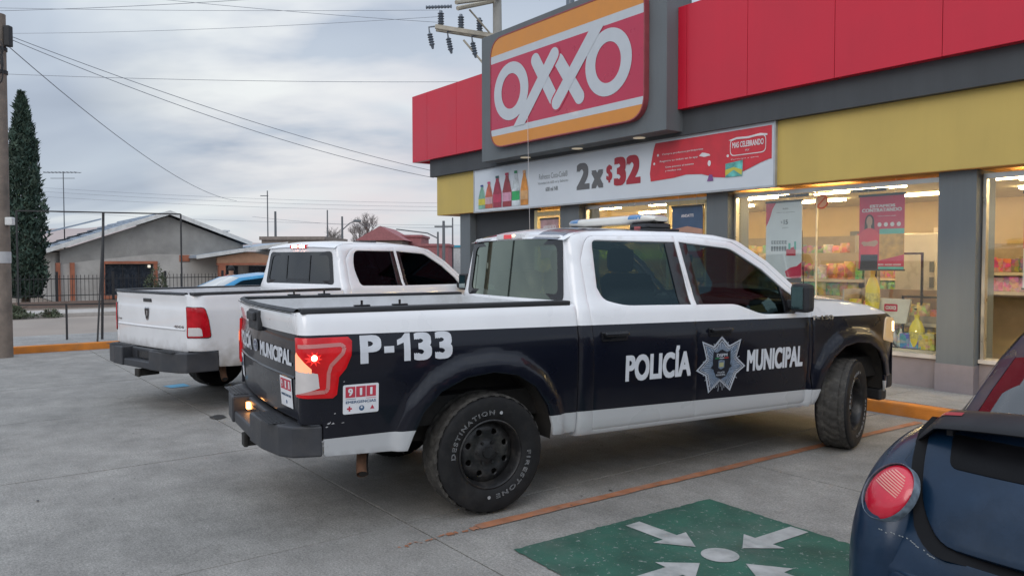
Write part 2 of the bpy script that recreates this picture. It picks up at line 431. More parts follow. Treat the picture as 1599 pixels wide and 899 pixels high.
# ================================================================ ground
# store frame: local x to the right along the shop front, local y into the building
ST = Matrix.Translation((5.11, 9.35, 0)) @ Matrix.Rotation(R(-53), 4, 'Z')
SROT = R(-53)
def W(x, y, z=0): return ST @ Vector((x, y, z))
def concrete(name, col, cracks=True, scale=1.0, stain=.5):
    m = mat(name, col, .88, var=.16, vscale=1.1*scale, bump=.35, bscale=140, dirt=(tuple(c*.62 for c in col), stain))
    t = m.node_tree; b = t.nodes['Principled BSDF']; L = t.links.new
    src = b.inputs['Base Color'].links[0].from_socket
    tc = next(n for n in t.nodes if n.type == 'TEX_COORD')
    sp = t.nodes.new('ShaderNodeTexNoise'); sp.inputs['Scale'].default_value = 75; sp.inputs['Detail'].default_value = 3; sp.inputs['Roughness'].default_value = .8; L(tc.outputs['Object'], sp.inputs[0])
    mr = t.nodes.new('ShaderNodeMapRange'); mr.inputs[1].default_value = .25; mr.inputs[2].default_value = .75; mr.inputs[3].default_value = .50; mr.inputs[4].default_value = 1.48; L(sp.outputs[0], mr.inputs[0])
    # blotches of wear and old tyre marks
    bl = t.nodes.new('ShaderNodeTexNoise'); bl.inputs['Scale'].default_value = 3.2; bl.inputs['Detail'].default_value = 8; bl.inputs['Roughness'].default_value = .68; L(tc.outputs['Object'], bl.inputs[0])
    bm_ = t.nodes.new('ShaderNodeMapRange'); bm_.inputs[1].default_value = .32; bm_.inputs[2].default_value = .68; bm_.inputs[3].default_value = .80; bm_.inputs[4].default_value = 1.16; L(bl.outputs[0], bm_.inputs[0])
    bs = t.nodes.new('ShaderNodeVectorMath'); bs.operation = 'SCALE'; L(src, bs.inputs[0]); L(bm_.outputs[0], bs.inputs['Scale']); src = bs.outputs[0]
    # broom marks
    mp = t.nodes.new('ShaderNodeMapping'); mp.inputs['Scale'].default_value = (2.2, 45, 1); L(tc.outputs['Object'], mp.inputs[0])
    s2 = t.nodes.new('ShaderNodeTexNoise'); s2.inputs['Scale'].default_value = 1.6; s2.inputs['Detail'].default_value = 4; L(mp.outputs[0], s2.inputs[0])
    m2 = t.nodes.new('ShaderNodeMapRange'); m2.inputs[3].default_value = .86; m2.inputs[4].default_value = 1.14; L(s2.outputs[0], m2.inputs[0])
    m3 = t.nodes.new('ShaderNodeMath'); m3.operation = 'MULTIPLY'; L(mr.outputs[0], m3.inputs[0]); L(m2.outputs[0], m3.inputs[1])
    v = t.nodes.new('ShaderNodeVectorMath'); v.operation = 'SCALE'; L(src, v.inputs[0]); L(m3.outputs[0], v.inputs['Scale'])
    o = v.outputs[0]
    if cracks:
        vo = t.nodes.new('ShaderNodeTexVoronoi'); vo.feature = 'DISTANCE_TO_EDGE'; vo.inputs['Scale'].default_value = .33
        nz = t.nodes.new('ShaderNodeTexNoise'); nz.inputs['Scale'].default_value = 1.3; nz.inputs['Detail'].default_value = 6; L(tc.outputs['Object'], nz.inputs[0])
        mxv = t.nodes.new('ShaderNodeMixRGB'); mxv.inputs[0].default_value = .35; L(tc.outputs['Object'], mxv.inputs[1]); L(nz.outputs['Color'], mxv.inputs[2]); L(mxv.outputs[0], vo.inputs[0])
        cr_ = t.nodes.new('ShaderNodeMapRange'); cr_.inputs[1].default_value = 0; cr_.inputs[2].default_value = .0022; cr_.inputs[3].default_value = .84; cr_.inputs[4].default_value = 1; L(vo.outputs[0], cr_.inputs[0])
        v2 = t.nodes.new('ShaderNodeVectorMath'); v2.operation = 'SCALE'; L(o, v2.inputs[0]); L(cr_.outputs[0], v2.inputs['Scale']); o = v2.outputs[0]
    L(o, b.inputs['Base Color'])
    return m
M_CON = concrete('parking_concrete', (.262, .250, .230), cracks=True, stain=.5)
M_WALK = concrete('sidewalk_concrete', (.30, .29, .275), cracks=False, stain=.4)
M_DIRT = mat('dry_dirt', (.27, .22, .18), .95, var=.2, vscale=.6, bump=.5, bscale=25, dirt=((.20, .165, .135), .6))
M_KERB = mat('orange_kerb_paint', (.60, .20, .025), .7, var=.18, vscale=5, bump=.2, dirt=((.28, .18, .11), .45))
M_LINE = mat('worn_orange_line', (.36, .145, .07), .85, var=.25, vscale=9, dirt=((.26, .24, .22), .85))

g = MB(); g.add([(-1500, -1500, -.03), (1500, -1500, -.03), (1500, 1500, -.03), (-1500, 1500, -.03)], [(0, 1, 2, 3)])
struct(g.obj('ground', M_DIRT))

# parking lot: cast concrete slabs, each a piece, with sunk joints
lot = MB(); lot.box((-12.35, -23.0, -.028), (9.0, -1.23, -.018)); lot_o = lot.obj('parking_lot', mat('joint_filler', (.018, .017, .016), .95, dirt=((.05, .05, .05), .5))); lot_o.matrix_world = ST
struct(lot_o)
xs = [-12.35, -10.3, -7.75, -5.2, -2.62, -.02, 2.55, 5.2, 9.0]; ys = [-1.23, -4.25, -7.25, -10.3, -13.4, -17.0, -23.0]
rr = random.Random(3)
for i in range(len(xs)-1):
    for j in range(len(ys)-1):
        mb = MB(); gp = .0065; x0, x1, y0, y1 = xs[i]+gp, xs[i+1]-gp, ys[j+1]+gp, ys[j]-gp; z = -rr.random()*.003
        b_ = .0012
        mb.add([(x0, y0, z-b_), (x1, y0, z-b_), (x1, y1, z-b_), (x0, y1, z-b_), (x0+b_, y0+b_, z), (x1-b_, y0+b_, z), (x1-b_, y1-b_, z), (x0+b_, y1-b_, z), (x0, y0, -.018), (x1, y0, -.018), (x1, y1, -.018), (x0, y1, -.018)],
               [(4, 5, 6, 7), (0, 1, 5, 4), (1, 2, 6, 5), (2, 3, 7, 6), (3, 0, 4, 7), (8, 9, 1, 0), (9, 10, 2, 1), (10, 11, 3, 2), (11, 8, 0, 3)])
        o = mb.obj('slab', M_CON, lot_o, fix=False)
def sheet(name, polys, z, m, parent=None):
    mb = MB()
    for p in polys: flat_poly(mb, p, lambda u, v, o: Vector((u, v, z+o)))
    o = mb.obj(name, m, parent, fix=False)
    if not parent: o.matrix_world = ST
    return o
def ragged(x0, y0, x1, y1, w_, n, jit, seed):
    r = random.Random(seed); d = Vector((x1-x0, y1-y0)); L = d.length; d.normalize(); nn = Vector((-d.y, d.x)); a = []; b = []
    for i in range(n+1):
        p = Vector((x0, y0)) + d*L*i/n
        a.append(p + nn*(w_/2 + r.uniform(-jit, jit))); b.append(p - nn*(w_/2 + r.uniform(-jit, jit)))
    return [tuple(q) for q in a + b[::-1]]
# measured in the lot: line from the kerb out past the truck's rear wheel
def toL(x, y): v = ST.inverted() @ Vector((x, y, 0)); return (v.x, v.y)
a = toL(-.22, 4.91); b = toL(4.26, 8.10); c = toL(-.70, 4.53)
def stripes(a, b, c, seed):
    P = [ragged(*a, *b, .085, 40, .006, seed)]
    d = Vector(c) - Vector(a); r = random.Random(seed)
    t = .01
    while t < .95:
        L_ = r.uniform(.02, .14)*(1-.7*t); nn = Vector((-d.y, d.x)).normalized()*r.uniform(-.022, .022); p = Vector(a) + d*t + nn; q = Vector(a) + d*(t+L_) + nn*r.uniform(.2, 1); P.append(ragged(*p, *q, r.uniform(.012, .055)*(1-.4*t), 7, .009, r.randint(0, 999))); t += L_ + r.uniform(.005, .05)
    return P
ln = sheet('parking_line', stripes(a, b, c, 5), .004, M_LINE)
struct(ln)
for k in (1, 2, 3):
    off = -2.72*k
    o = sheet('parking_line', [ragged(a[0]+off, -5.2, b[0]+off, -1.26, .085, 40, .006, 20+k)], .004, M_LINE); struct(o)
# green disabled bay
M_GRN = mat('green_bay_paint', (.020, .085, .058), .8, var=.35, vscale=3, bump=.2, dirt=((.085, .12, .10), .8))
t_ = M_GRN.node_tree
b_ = t_.nodes['Principled BSDF']; src = b_.inputs['Base Color'].links[0].from_socket; tc_ = next(n for n in t_.nodes if n.type == 'TEX_COORD')
nz_ = t_.nodes.new('ShaderNodeTexNoise'); nz_.inputs['Scale'].default_value = 28; nz_.inputs['Detail'].default_value = 9; nz_.inputs['Roughness'].default_value = .75; t_.links.new(tc_.outputs['Object'], nz_.inputs[0])
mr_ = t_.nodes.new('ShaderNodeMapRange'); mr_.inputs[1].default_value = .595; mr_.inputs[2].default_value = .625; t_.links.new(nz_.outputs[0], mr_.inputs[0])
mx_ = t_.nodes.new('ShaderNodeMixRGB'); t_.links.new(mr_.outputs[0], mx_.inputs[0]); t_.links.new(src, mx_.inputs[1]); mx_.inputs[2].default_value = (.24, .26, .24, 1); t_.links.new(mx_.outputs[0], b_.inputs['Base Color'])
M_WPT = mat('worn_white_marking', (.36, .36, .35), .85, var=.2, vscale=9, dirt=((.15, .18, .165), .8))
G = [(1.40, 5.49), (.01, 4.52)]
ex = (Vector(G[1])-Vector(G[0])); ex.normalize(); ey = Vector((-ex.y, ex.x))
if ey.y > 0: ey = -ey
S0 = Vector(G[0]); LEN = 1.70
def bay(u, v): p = S0 + ex*u*LEN + ey*v*LEN; return toL(p.x, p.y)
rj = random.Random(8); ed = []
for (u0, v0), (u1, v1) in (((0, 0), (1, 0)), ((1, 0), (1, 1)), ((1, 1), (0, 1)), ((0, 1), (0, 0))):
    for i in range(60): ed.append(bay(u0+(u1-u0)*i/60 + rj.gauss(0, .0022), v0+(v1-v0)*i/60 + rj.gauss(0, .0022)))
gb = sheet('green_bay_marking', [ed], .004, M_GRN); struct(gb)
ctr = Vector((1.195, 4.42)); P = []
cc = toL(*ctr); P.append(circ(cc[0], cc[1], .108, n=28))
def arrow(tail, tip, w1=.085, w2=.19, hl=.20):
    a = Vector(tail); b = Vector(tip); d = (b-a).normalized(); n = Vector((-d.y, d.x)); m_ = b - d*hl
    pts = [a+n*w1*.75, m_+n*w1*.75, m_+n*w2*.78, b, m_-n*w2*.78, m_-n*w1*.75, a-n*w1*.75]
    return [toL(*p) for p in pts]
P.append(arrow((.775, 4.955), (1.085, 4.545))); P.append(arrow((1.81, 4.845), (1.355, 4.525)))
P.append(arrow((.585, 3.99), (1.05, 4.30))); P.append(arrow((1.60, 3.90), (1.305, 4.29)))
wm = sheet('bay_symbol', P, .008, M_WPT); struct(wm)
# far blue bay just glimpsed under the white pickup
bb = MB(); M_BLU = mat('blue_bay_paint', (.10, .32, .48), .8, dirt=((.24, .24, .24), .7))
q = [toL(*p) for p in ((-4.74, 10.5), (-4.55, 10.33), (-4.36, 10.5), (-4.55, 10.72))]
struct(sheet('blue_bay_marking', [q], .004, M_BLU))
# oil stain and scraps
st_ = MB(); rs = random.Random(4)
for (cx, cy, r_) in [(rs.uniform(-4, 1.2), rs.uniform(2.6, 8), rs.uniform(.004, .014)) for _ in range(46)] + [(-2.35, 3.55, .035), (-2.2, 3.62, .02), (-3.2, 8.4, .10), (-2.9, 8.5, .08), (-2.6, 8.6, .06)]:
    c_ = toL(cx, cy); flat_poly(st_, [(c_[0]+r_*(1.6 if 1 else 1)*math.cos(R(a_))*rs.uniform(.6, 1.2), c_[1]+r_*math.sin(R(a_))*rs.uniform(.5, 1)) for a_ in range(0, 360, 30)], lambda u, v, o: Vector((u, v, .005)))
so = st_.obj('oil_stain', mat('oil_stain', (.05, .05, .05), .6)); so.matrix_world = ST; struct(so)

# shop pavement with orange kerb
mb = MB(); mb.box((-12.35, -1.08, -.02), (9, 14, .128)); wk = mb.obj('sidewalk', M_WALK); wk.matrix_world = ST; struct(wk)
for i in range(14):
    x0 = -12.35 + i*1.525
    mb = MB(); mb.box((x0+.004, -1.075, .1285), (x0+1.521, -.24, .1325)); mb.obj('paving_slab', M_WALK, wk)
kb = MB(); kb.box((-12.35, -1.23, -.02), (9, -1.082, .131), bev=.02); kb = kb.obj('kerb', M_KERB); kb.matrix_world = ST; struct(kb)
# far end of the lot: kerb across, sidewalk, dirt street, far kerb
kb = MB(); kb.box((-12.50, -23, -.02), (-12.352, 8, .131), bev=.02); kb = kb.obj('kerb', M_KERB); kb.matrix_world = ST; struct(kb)
mb = MB(); mb.box((-14.7, -23, -.02), (-12.503, 30, .120)); sw_ = mb.obj('sidewalk', M_WALK); sw_.matrix_world = ST; struct(sw_)
for i in range(16):
    mb = MB(); y0 = -20 + i*1.8
    mb.box((-14.69, y0+.004, .1205), (-12.51, y0+1.796, .1245)); mb.obj('paving_slab', M_WALK, sw_)
mb = MB(); mb.add([(-22.9, -40, -.024), (-14.7, -40, -.024), (-14.7, 60, -.024), (-22.9, 60, -.024)], [(0, 1, 2, 3)]); o = mb.obj('road', mat('dusty_road', (.29, .245, .21), .95, var=.14, vscale=.5, bump=.4, bscale=30, dirt=((.35, .31, .27), .5))); o.matrix_world = ST; struct(o)
mb = MB(); mb.box((-23.05, -40, -.03), (-22.9, 60, .10), bev=.02); mb.box((-25.0, -40, -.03), (-23.05, 60, .09)); o = mb.obj('far_sidewalk', mat('pale_far_sidewalk', (.42, .39, .36), .9, dirt=((.28, .24, .2), .6))); o.matrix_world = ST; struct(o)
# ================================================================ pickups
M_RUB = mat('tyre_rubber', (.011, .011, .012), .7, var=.25, vscale=14, dirt=((.06, .056, .05), .25), spec=.3)
M_TRD = mat('tyre_tread', (.045, .042, .038), .9, var=.3, vscale=20, dirt=((.16, .15, .13), .6))
M_PLA = mat('black_plastic', (.022, .023, .026), .55, var=.2, vscale=9, bump=.15, bscale=260)
M_TRIM = mat('gloss_black_trim', (.010, .010, .012), .25, coat=.3)
M_BUMP = mat('bumper_grey', (.035, .037, .043), .5, var=.18, vscale=5, bump=.08, bscale=200, dirt=((.11, .10, .09), .35))
M_DARK = mat('underbody_dark', (.015, .014, .013), .85, dirt=((.07, .06, .05), .5))
M_LINER = mat('arch_liner', (.022, .020, .018), .9, var=.3, vscale=5, dirt=((.075, .06, .045), .8))
M_RUST = mat('rusty_pipe', (.16, .08, .045), .8, var=.4, vscale=18)
M_STEEL = mat('black_steel_wheel', (.020, .020, .021), .42, metal=.3, var=.3, vscale=12, dirt=((.12, .11, .10), .6))
M_CHR = mat('chrome', (.6, .6, .62), .18, metal=1, var=.05)
M_LET = mat('reflective_white_lettering', (.62, .64, .68), .5, var=.07, vscale=12)
M_SEAT = mat('dark_seat_cloth', (.018, .018, .021), .9)
M_HOT = mat('lamp_hot_bulb', (1, .3, .2), .3, emit=(1, .30, .18), es=16)
M_HOTW = mat('lamp_hot_warm', (1, .8, .5), .3, emit=(1, .70, .34), es=6)
M_ORG = mat('plate_lamp_orange', (1, .5, .2), .3, emit=(1, .42, .12), es=7)
M_REDL = mat('tail_lens_red', (.42, .006, .014), .2, coat=.25, spec=.3, emit=(1, .01, .02), es=.03, var=.25, vscale=10)
M_REDLIT = mat('tail_lens_red_lit', (.40, .005, .010), .2, coat=.3, spec=.3, emit=(1, .02, .02), es=.16, var=.3, vscale=9)
M_REDC = mat('tail_lens_pale_strip', (.48, .17, .16), .2, coat=.4, emit=(1, .3, .25), es=.05)
M_WHL = mat('reversing_lens', (.62, .58, .56), .15, coat=1)
M_ORL = mat('reversing_lens_glowing', (.8, .4, .25), .15, coat=1, emit=(1, .35, .15), es=.8)
M_GRILL = mat('dark_grille', (.02, .02, .022), .4)
M_INT = mat('cabin_plastic', (.02, .02, .022), .8)
M_BEDW = mat('bed_paint_white', (.62, .63, .64), .5, var=.08, dirt=((.25, .24, .22), .4))
M_RAMW = mat('white_pickup_paint', (.80, .80, .81), .32, coat=.8, var=.04, vscale=3, dirtz=((.22, .18, .13), .42, .80, .85), rvar=.05)
G_POL = glass_mat('rear_tinted_glass', (.20, .30, .27), 2.6, gcol=(.80, .88, .74))
G_SIDE = glass_mat('side_glass', (.23, .29, .28), .6, gcol=(.55, .8, .9))
G_SMOKE = glass_mat('smoked_glass', (.05, .05, .06), .30, gcol=(.3, .6, .8))

def police_paint():
    m = mat('two_tone_patrol_paint', (.80, .80, .81), .30, coat=.9, var=.035, vscale=3, rvar=.05)
    t = m.node_tree; b = t.nodes['Principled BSDF']; L = t.links.new
    src = b.inputs['Base Color'].links[0].from_socket
    tc = next(n for n in t.nodes if n.type == 'TEX_COORD')
    sp = t.nodes.new('ShaderNodeSeparateXYZ'); L(tc.outputs['Object'], sp.inputs[0])
    def ma(op, a, b_=None, c=None):
        n = t.nodes.new('ShaderNodeMath'); n.operation = op
        for i, q in enumerate((a, b_, c)):
            if q is None: continue
            if isinstance(q, (int, float)): n.inputs[i].default_value = q
            else: L(q, n.inputs[i])
        return n.outputs[0]
    top = ma('MULTIPLY_ADD', sp.outputs[0], -.0105, 1.244)
    xm = ma('MAXIMUM', sp.outputs[0], 0)
    low = ma('MULTIPLY_ADD', xm, -.0138, .630)
    a = ma('MULTIPLY', ma('LESS_THAN', sp.outputs[2], top), ma('GREATER_THAN', sp.outputs[2], low))
    # the sill band is greyer than the white above it
    bandm = ma('LESS_THAN', sp.outputs[2], low)
    sv = t.nodes.new('ShaderNodeMixRGB'); L(bandm, sv.inputs[0]); L(src, sv.inputs[1]); sv.inputs[2].default_value = (.50, .51, .52, 1); src = sv.outputs[0]
    # dust film on the navy wrap
    nz = t.nodes.new('ShaderNodeTexNoise'); nz.inputs['Scale'].default_value = 5; nz.inputs['Detail'].default_value = 8; L(tc.outputs['Object'], nz.inputs[0])
    dm = ma('MULTIPLY', ma('SUBTRACT', 1.05, sp.outputs[2]), nz.outputs[0]); dm.node.use_clamp = True
    dk = t.nodes.new('ShaderNodeMixRGB'); L(ma('MULTIPLY', dm, .16), dk.inputs[0]); dk.inputs[1].default_value = (.0042, .0052, .0115, 1); dk.inputs[2].default_value = (.07, .065, .06, 1)
    mx = t.nodes.new('ShaderNodeMixRGB'); L(a, mx.inputs[0]); L(src, mx.inputs[1]); L(dk.outputs[0], mx.inputs[2]); L(mx.outputs[0], b.inputs['Base Color'])
    L(ma('MULTIPLY_ADD', a, -.35, .85), b.inputs['Coat Weight']); L(ma('MULTIPLY_ADD', a, -.28, .5), b.inputs['Specular IOR Level'])
    return m
def roof_paint():
    m = mat('striped_roof_paint', (.80, .80, .81), .30, coat=.9, var=.035, vscale=3)
    t = m.node_tree; b = t.nodes['Principled BSDF']; L = t.links.new
    src = b.inputs['Base Color'].links[0].from_socket
    tc = next(n for n in t.nodes if n.type == 'TEX_COORD')
    sp = t.nodes.new('ShaderNodeSeparateXYZ'); L(tc.outputs['Object'], sp.inputs[0])
    ab = t.nodes.new('ShaderNodeMath'); ab.operation = 'ABSOLUTE'; L(sp.outputs[1], ab.inputs[0])
    g1 = t.nodes.new('ShaderNodeMath'); g1.operation = 'GREATER_THAN'; L(ab.outputs[0], g1.inputs[0]); g1.inputs[1].default_value = .36
    g2 = t.nodes.new('ShaderNodeMath'); g2.operation = 'LESS_THAN'; L(ab.outputs[0], g2.inputs[0]); g2.inputs[1].default_value = .70
    g = t.nodes.new('ShaderNodeMath'); g.operation = 'MULTIPLY'; L(g1.outputs[0], g.inputs[0]); L(g2.outputs[0], g.inputs[1])
    mx = t.nodes.new('ShaderNodeMixRGB'); L(g.outputs[0], mx.inputs[0]); L(src, mx.inputs[1]); mx.inputs[2].default_value = (.02, .03, .065, 1)
    L(mx.outputs[0], b.inputs['Base Color'])
    return m

def bevel(o, w=.01, seg=2, ang=40):
    b = o.modifiers.new('bevel', 'BEVEL'); b.width = w; b.segments = seg; b.limit_method = 'ANGLE'; b.angle_limit = R(ang); b.harden_normals = False
    return o

def make_wheel(parent, loc, sg, steer=0, letters=True, rad=.405, wid=.27, rimr=.235, rim_mat=None, holes=8):
    M = Matrix.Translation(loc) @ Matrix.Rotation(steer, 4, 'Z') @ Matrix.Rotation(R(-90)*sg, 4, 'X')
    h = wid/2; k = rad/.405
    w_ = MB()
    n = 150; rows = [(-h+.02, .392), (-h+.035, .403), (-.075, .404), (-.058, .404), (-.02, .405), (.0, .405), (.02, .405), (.058, .404), (.075, .404), (h-.035, .403), (h-.02, .392)]
    vs = []; fs = []
    for j, (z, r) in enumerate(rows):
        for i in range(n):
            q = (i + (j*2 if j % 2 else -j)) % 5
            g = .010 if (q == 0 or j in (3, 7)) and 0 < j < 10 else 0
            if j in (0, 10): g = .012 if i % 5 == 0 else 0
            a = 2*math.pi*(i + .5*math.sin(j*1.7))/n
            vs.append(((r*k-g)*math.cos(a), (r*k-g)*math.sin(a), z))
    for j in range(len(rows)-1):
        for i in range(n):
            fs.append((j*n+i, j*n+(i+1) % n, (j+1)*n+(i+1) % n, (j+1)*n+i))
    w_.add(vs, fs, 1, False, M)
    for s_ in (1, -1):
        pr = [(.392*k-.004, s_*(h-.02)), (.383*k, s_*(h-.006)), (.368*k, s_*(h+.001)), (.345*k, s_*(h+.004)), (.30, s_*(h+.004)), (.265, s_*(h-.003)), (rimr+.006, s_*(h-.014)), (rimr-.004, s_*(h-.022))]
        w_.lathe(pr if s_ == 1 else pr, 64, 0, M)
    tyre = w_.obj('wheel', [M_RUB, M_TRD], parent, fix=False, sharp=30)
    rm = MB()
    rm.lathe([(rimr-.004, h-.03), (rimr, h-.014), (rimr-.008, h-.010), (rimr-.016, h-.020), (rimr-.022, h-.045), (rimr-.030, .03), (rimr-.034, -.02), (rimr-.01, -.10)], 56, 0, M)
    def S(x, y):
        r = math.hypot(x, y)
        z = interp(r, [0, .055, .062, .085, .105, .15, .18, .205], [.070, .070, .066, .050, .052, .062, .050, .030])
        return M @ Vector((x, y, z))
    od = (M.to_3x3() @ Vector((0, 0, 1)))
    ho = [circ(.148*math.cos(2*math.pi*(i+.5)/holes), .148*math.sin(2*math.pi*(i+.5)/holes), .025, n=12) for i in range(holes)]
    panel(rm, circ(0, 0, rimr-.028, n=48), S, ho, res=.022, th=.012, r=.003, outdir=od, rim=True)
    rm.lathe([(0, .0), (.20, -.02)], 32, 1, M)
    rim = rm.obj('rim', [rim_mat or M_STEEL, M_DARK], tyre, sharp=50)
    hb = MB(); hb.lathe([(0, .082), (.036, .080), (.040, .068)], 24, 0, M)
    for i in range(6):
        a = 2*math.pi*i/6; hb.lathe([(0, .078), (.009, .078), (.010, .055)], 6, 0, M @ Matrix.Translation((.075*math.cos(a), .075*math.sin(a), 0)))
    hb.obj('wheel_hub', rim_mat or M_STEEL, tyre)
    if letters:
        lt = MB()
        def arc(txt, a0, a1, r, hgt):
            V, F = text_geo(txt, .0, .013, space=1.3)
            x0 = min(v[0] for v in V); x1 = max(v[0] for v in V)
            vs = []
            for v in V:
                a = R(a0) + (v[0]-x0)/(x1-x0)*R(a1-a0); rr = r + v[1]/.7*hgt
                vs.append((rr*math.cos(a), rr*math.sin(a), h+.0045 + v[2]*.05))
            lt.add(vs, F, 0, False, M)
        arc('DESTINATION', 180, 86, .270, .029); arc('FIRESTONE', 0, -84, .270, .029)
        for a in (76, -95):
            q = M @ Matrix.Rotation(R(a), 4, 'Z') @ Matrix.Translation((.285, 0, h+.004))
            lt.lathe([(.0, .001), (.014, .001)], 3, 0, q); lt.lathe([(.005, .002), (.012, .002)], 8, 0, q)
        lt.obj('tyre_lettering', mat('worn_tyre_letters', (.38, .39, .40), .7, var=.3, vscale=30), tyre)
    return tyre

ARCH = [(-.575, .46), (-.565, .60), (-.50, .74), (-.38, .865), (-.20, .945), (0, .965), (.18, .935), (.33, .84), (.43, .70), (.475, .56), (.48, .43)]

class Truck:
    pass
def make_pickup(C):
    root = thing(C['name'], C['label'], 'pickup truck', (*C['pose'][:2], 0), C['pose'][2])
    PAINT = C['paint']; bz = C['bed_z']; xr = C['xr']; rc = C['rc']; FX = 3.66
    zt = np.array(C['zs'], float); yt = np.array(C['ys'], float)
    zd = np.arange(.30, 2.02, .004); yd = np.interp(zd, zt, yt); kk = np.ones(9)/9
    yd = np.convolve(np.pad(yd, 4, mode='edge'), kk, 'valid')
    dz = C.get('adz', 0)
    arch_r = [(x, z+dz) for x, z in ARCH]; arch_f = [(FX - x*.98, z+dz+.01) for x, z in ARCH][::-1]
    fl = C['flare']
    def Yb(u, z):
        y = float(np.interp(z, zd, yd))
        if u > 3.2: y -= C['ft']*((u-3.2)/1.15)**2.6
        return y
    def Y(u, z, flare=True):
        y = Yb(u, z)
        if flare and .40 < z < 1.2:
            for A, cx in ((arch_r, 0), (arch_f, FX)):
                if abs(u-cx) < .75:
                    q = pdist(np.array([[u, z]]), A, False)[0]
                    y += fl[1]*sstep((fl[0]-q)/fl[2]) * (1 - .25*min(1, q/fl[0]))
        return y
    def side(sg, off=0):
        def S(u, z):
            y = Y(u, z) + off; x = u
            if u < xr + rc:
                ph = min((xr+rc-u)/rc, math.pi/2); x = xr+rc-(rc+off)*math.sin(ph); y = y-off-rc*(1-math.cos(ph)) + off*math.cos(ph)
            return Vector((x, sg*y, z))
        return S
    def cabside(sg, off=0):
        def S(u, z):
            xb = interp(z, [1.30, 1.92], [C['cb'][0], C['cb'][1]]); q = .05
            y = Y(u, z) + off; x = u
            if u < xb + q:
                ph = min((xb+q-u)/q, math.pi/2); x = xb+q-q*math.sin(ph); y -= q*(1-math.cos(ph))
            return Vector((x, sg*y, z))
        return S
    umin = xr + rc - rc*math.pi/2
    cb0, cb1 = C['cb']; be = C['bed_end']
    roofline = [(2.42, 1.862), (2.20, 1.905), (1.85, 1.928), (1.2, 1.930), (.95, 1.918), (.82, 1.898)]
    dzr = C.get('roof_dz', 0)
    def zr(x): return interp(x, [.72, .82, .95, 1.2, 1.85, 2.2, 2.42], [1.868, 1.898, 1.918, 1.93, 1.928, 1.905, 1.862]) + dzr
    parts = {}
    for sg in (-1, 1):
        od = (0, sg, 0)
        # ---- bedside
        mb = MB(); zb = C['bz0']
        ol = [(umin, C['bump_top']), (C['bump_x'], C['bump_top']-.01), (C['bump_x']+.01, zb+.02, .02), (-.60, zb)] + [(x, z) for x, z in arch_r if z > zb+.01] + [(.49, zb-.02), (be, zb-.03), (be, bz-.025, .01), (umin, bz-.025)]
        panel(mb, rpoly(ol), side(sg), res=.032, th=.02, outdir=od)
        mb.obj('bedside', PAINT, root)
        for A, cx in ((arch_r, 0), (arch_f, FX)):   # arch liners: the opening carried inwards
            mb = MB()
            B = [(cx+(x-cx)*1.04, z+.012) for x, z in A]; n = len(B)
            vs = [(x, sg*(Y(x, z, False)-.012), z) for x, z in B] + [(x, sg*.62, z) for x, z in B]
            mb.add(vs, [(i, i+1, n+i+1, n+i) for i in range(n-1)], 0, True)
            mb.add(vs[n:], [list(range(n))], 0)
            mb.obj('wheel_arch_liner', M_LINER, root)
        # ---- cab shell with one opening for both doors
        mb = MB()
        ol = [(cb0-.03, C['z0']), (3.10, C['z0']), (3.10, 1.385+dzr), (2.95, 1.49+dzr), (2.72, 1.685+dzr)] + [(x, z+dzr) for x, z in roofline] + [(.74, 1.88+dzr), (cb1-.03, 1.84+dzr), (cb0-.03, 1.38)]
        d1 = C['rear_door']; d2 = C['front_door']
        hole = rpoly([(d1[0][0]-.009, d1[0][1]-.009, .03)] + [(d2[1][0]+.007, d2[1][1]-.007, .03)] + [(p[0]+.009, p[1]+.009) for p in d2[2:-1]] + [(d1[3][0], d1[3][1]+.007)] + [(p[0]-.009, p[1]+.009, *p[2:]) for p in d1[4:]])
        panel(mb, ol, cabside(sg), [hole], res=.05, th=.05, outdir=od)
        mb.obj('cab_shell', PAINT, root)
        jb = MB()   # door jamb behind the shut lines
        S = cabside(sg, -.035)
        panel(jb, [(1.70, C['z0']+.05), (1.93, C['z0']+.05), (1.93, 1.34), (1.84, 1.88+dzr), (1.66, 1.88+dzr), (1.70, 1.34)], S, res=.08, outdir=od, rim=False)
        jb.obj('door_pillar', M_TRIM, root)
        # ---- doors
        for nm, d, win, gl in (('rear_door', d1, C['rear_win'], C['g_rear']), ('front_door', d2, C['front_win'], C['g_front'])):
            mb = MB(); wp = rpoly(win)
            panel(mb, rpoly(d), cabside(sg), [wp], res=.05, th=.03, outdir=od)
            dr = mb.obj(nm, PAINT, root)
            mb = MB(); panel(mb, wp, cabside(sg, -.016), res=.06, th=.004, outdir=od, rim=False)
            mb.obj('window', gl, dr)
            ins = MB(); panel(ins, rpoly([(d[0][0]+.02, d[0][1]+.02), (d[1][0]-.02, d[1][1]+.02)] + ([(d[1][0]-.02, 1.24)] if nm == 'front_door' else []) + [(win[1][0]-.01, 1.33), (d[0][0]+.03, 1.33)]), cabside(sg, -.07), res=.12, outdir=od, rim=False)
            ins.obj('door_lining', M_INT, dr)
            for q in C['trim'][nm]: tr = MB(); panel(tr, q, cabside(sg, -.008), res=.05, th=.02, r=.003, outdir=od); tr.obj('pillar_trim', M_TRIM, dr)
            hx, hz = C['handles'][nm]
            hh = MB(); y = Yb(hx, hz)
            hh.box((hx-.115, sg*(y-.01), hz-.035), (hx+.115, sg*(y+.012), hz+.035), bev=.01)
            hh.box((hx-.105, sg*(y+.016), hz-.002), (hx+.110, sg*(y+.045), hz+.030), bev=.012)
            hh.obj('door_handle', C['handle_mat'], dr)
        # ---- front wing
        mb = MB()
        zl = lambda x: interp(x, [3.1, 3.5, 3.9, 4.2, 4.38], [1.375, 1.345, 1.285, 1.215, 1.14]) + dzr*.5
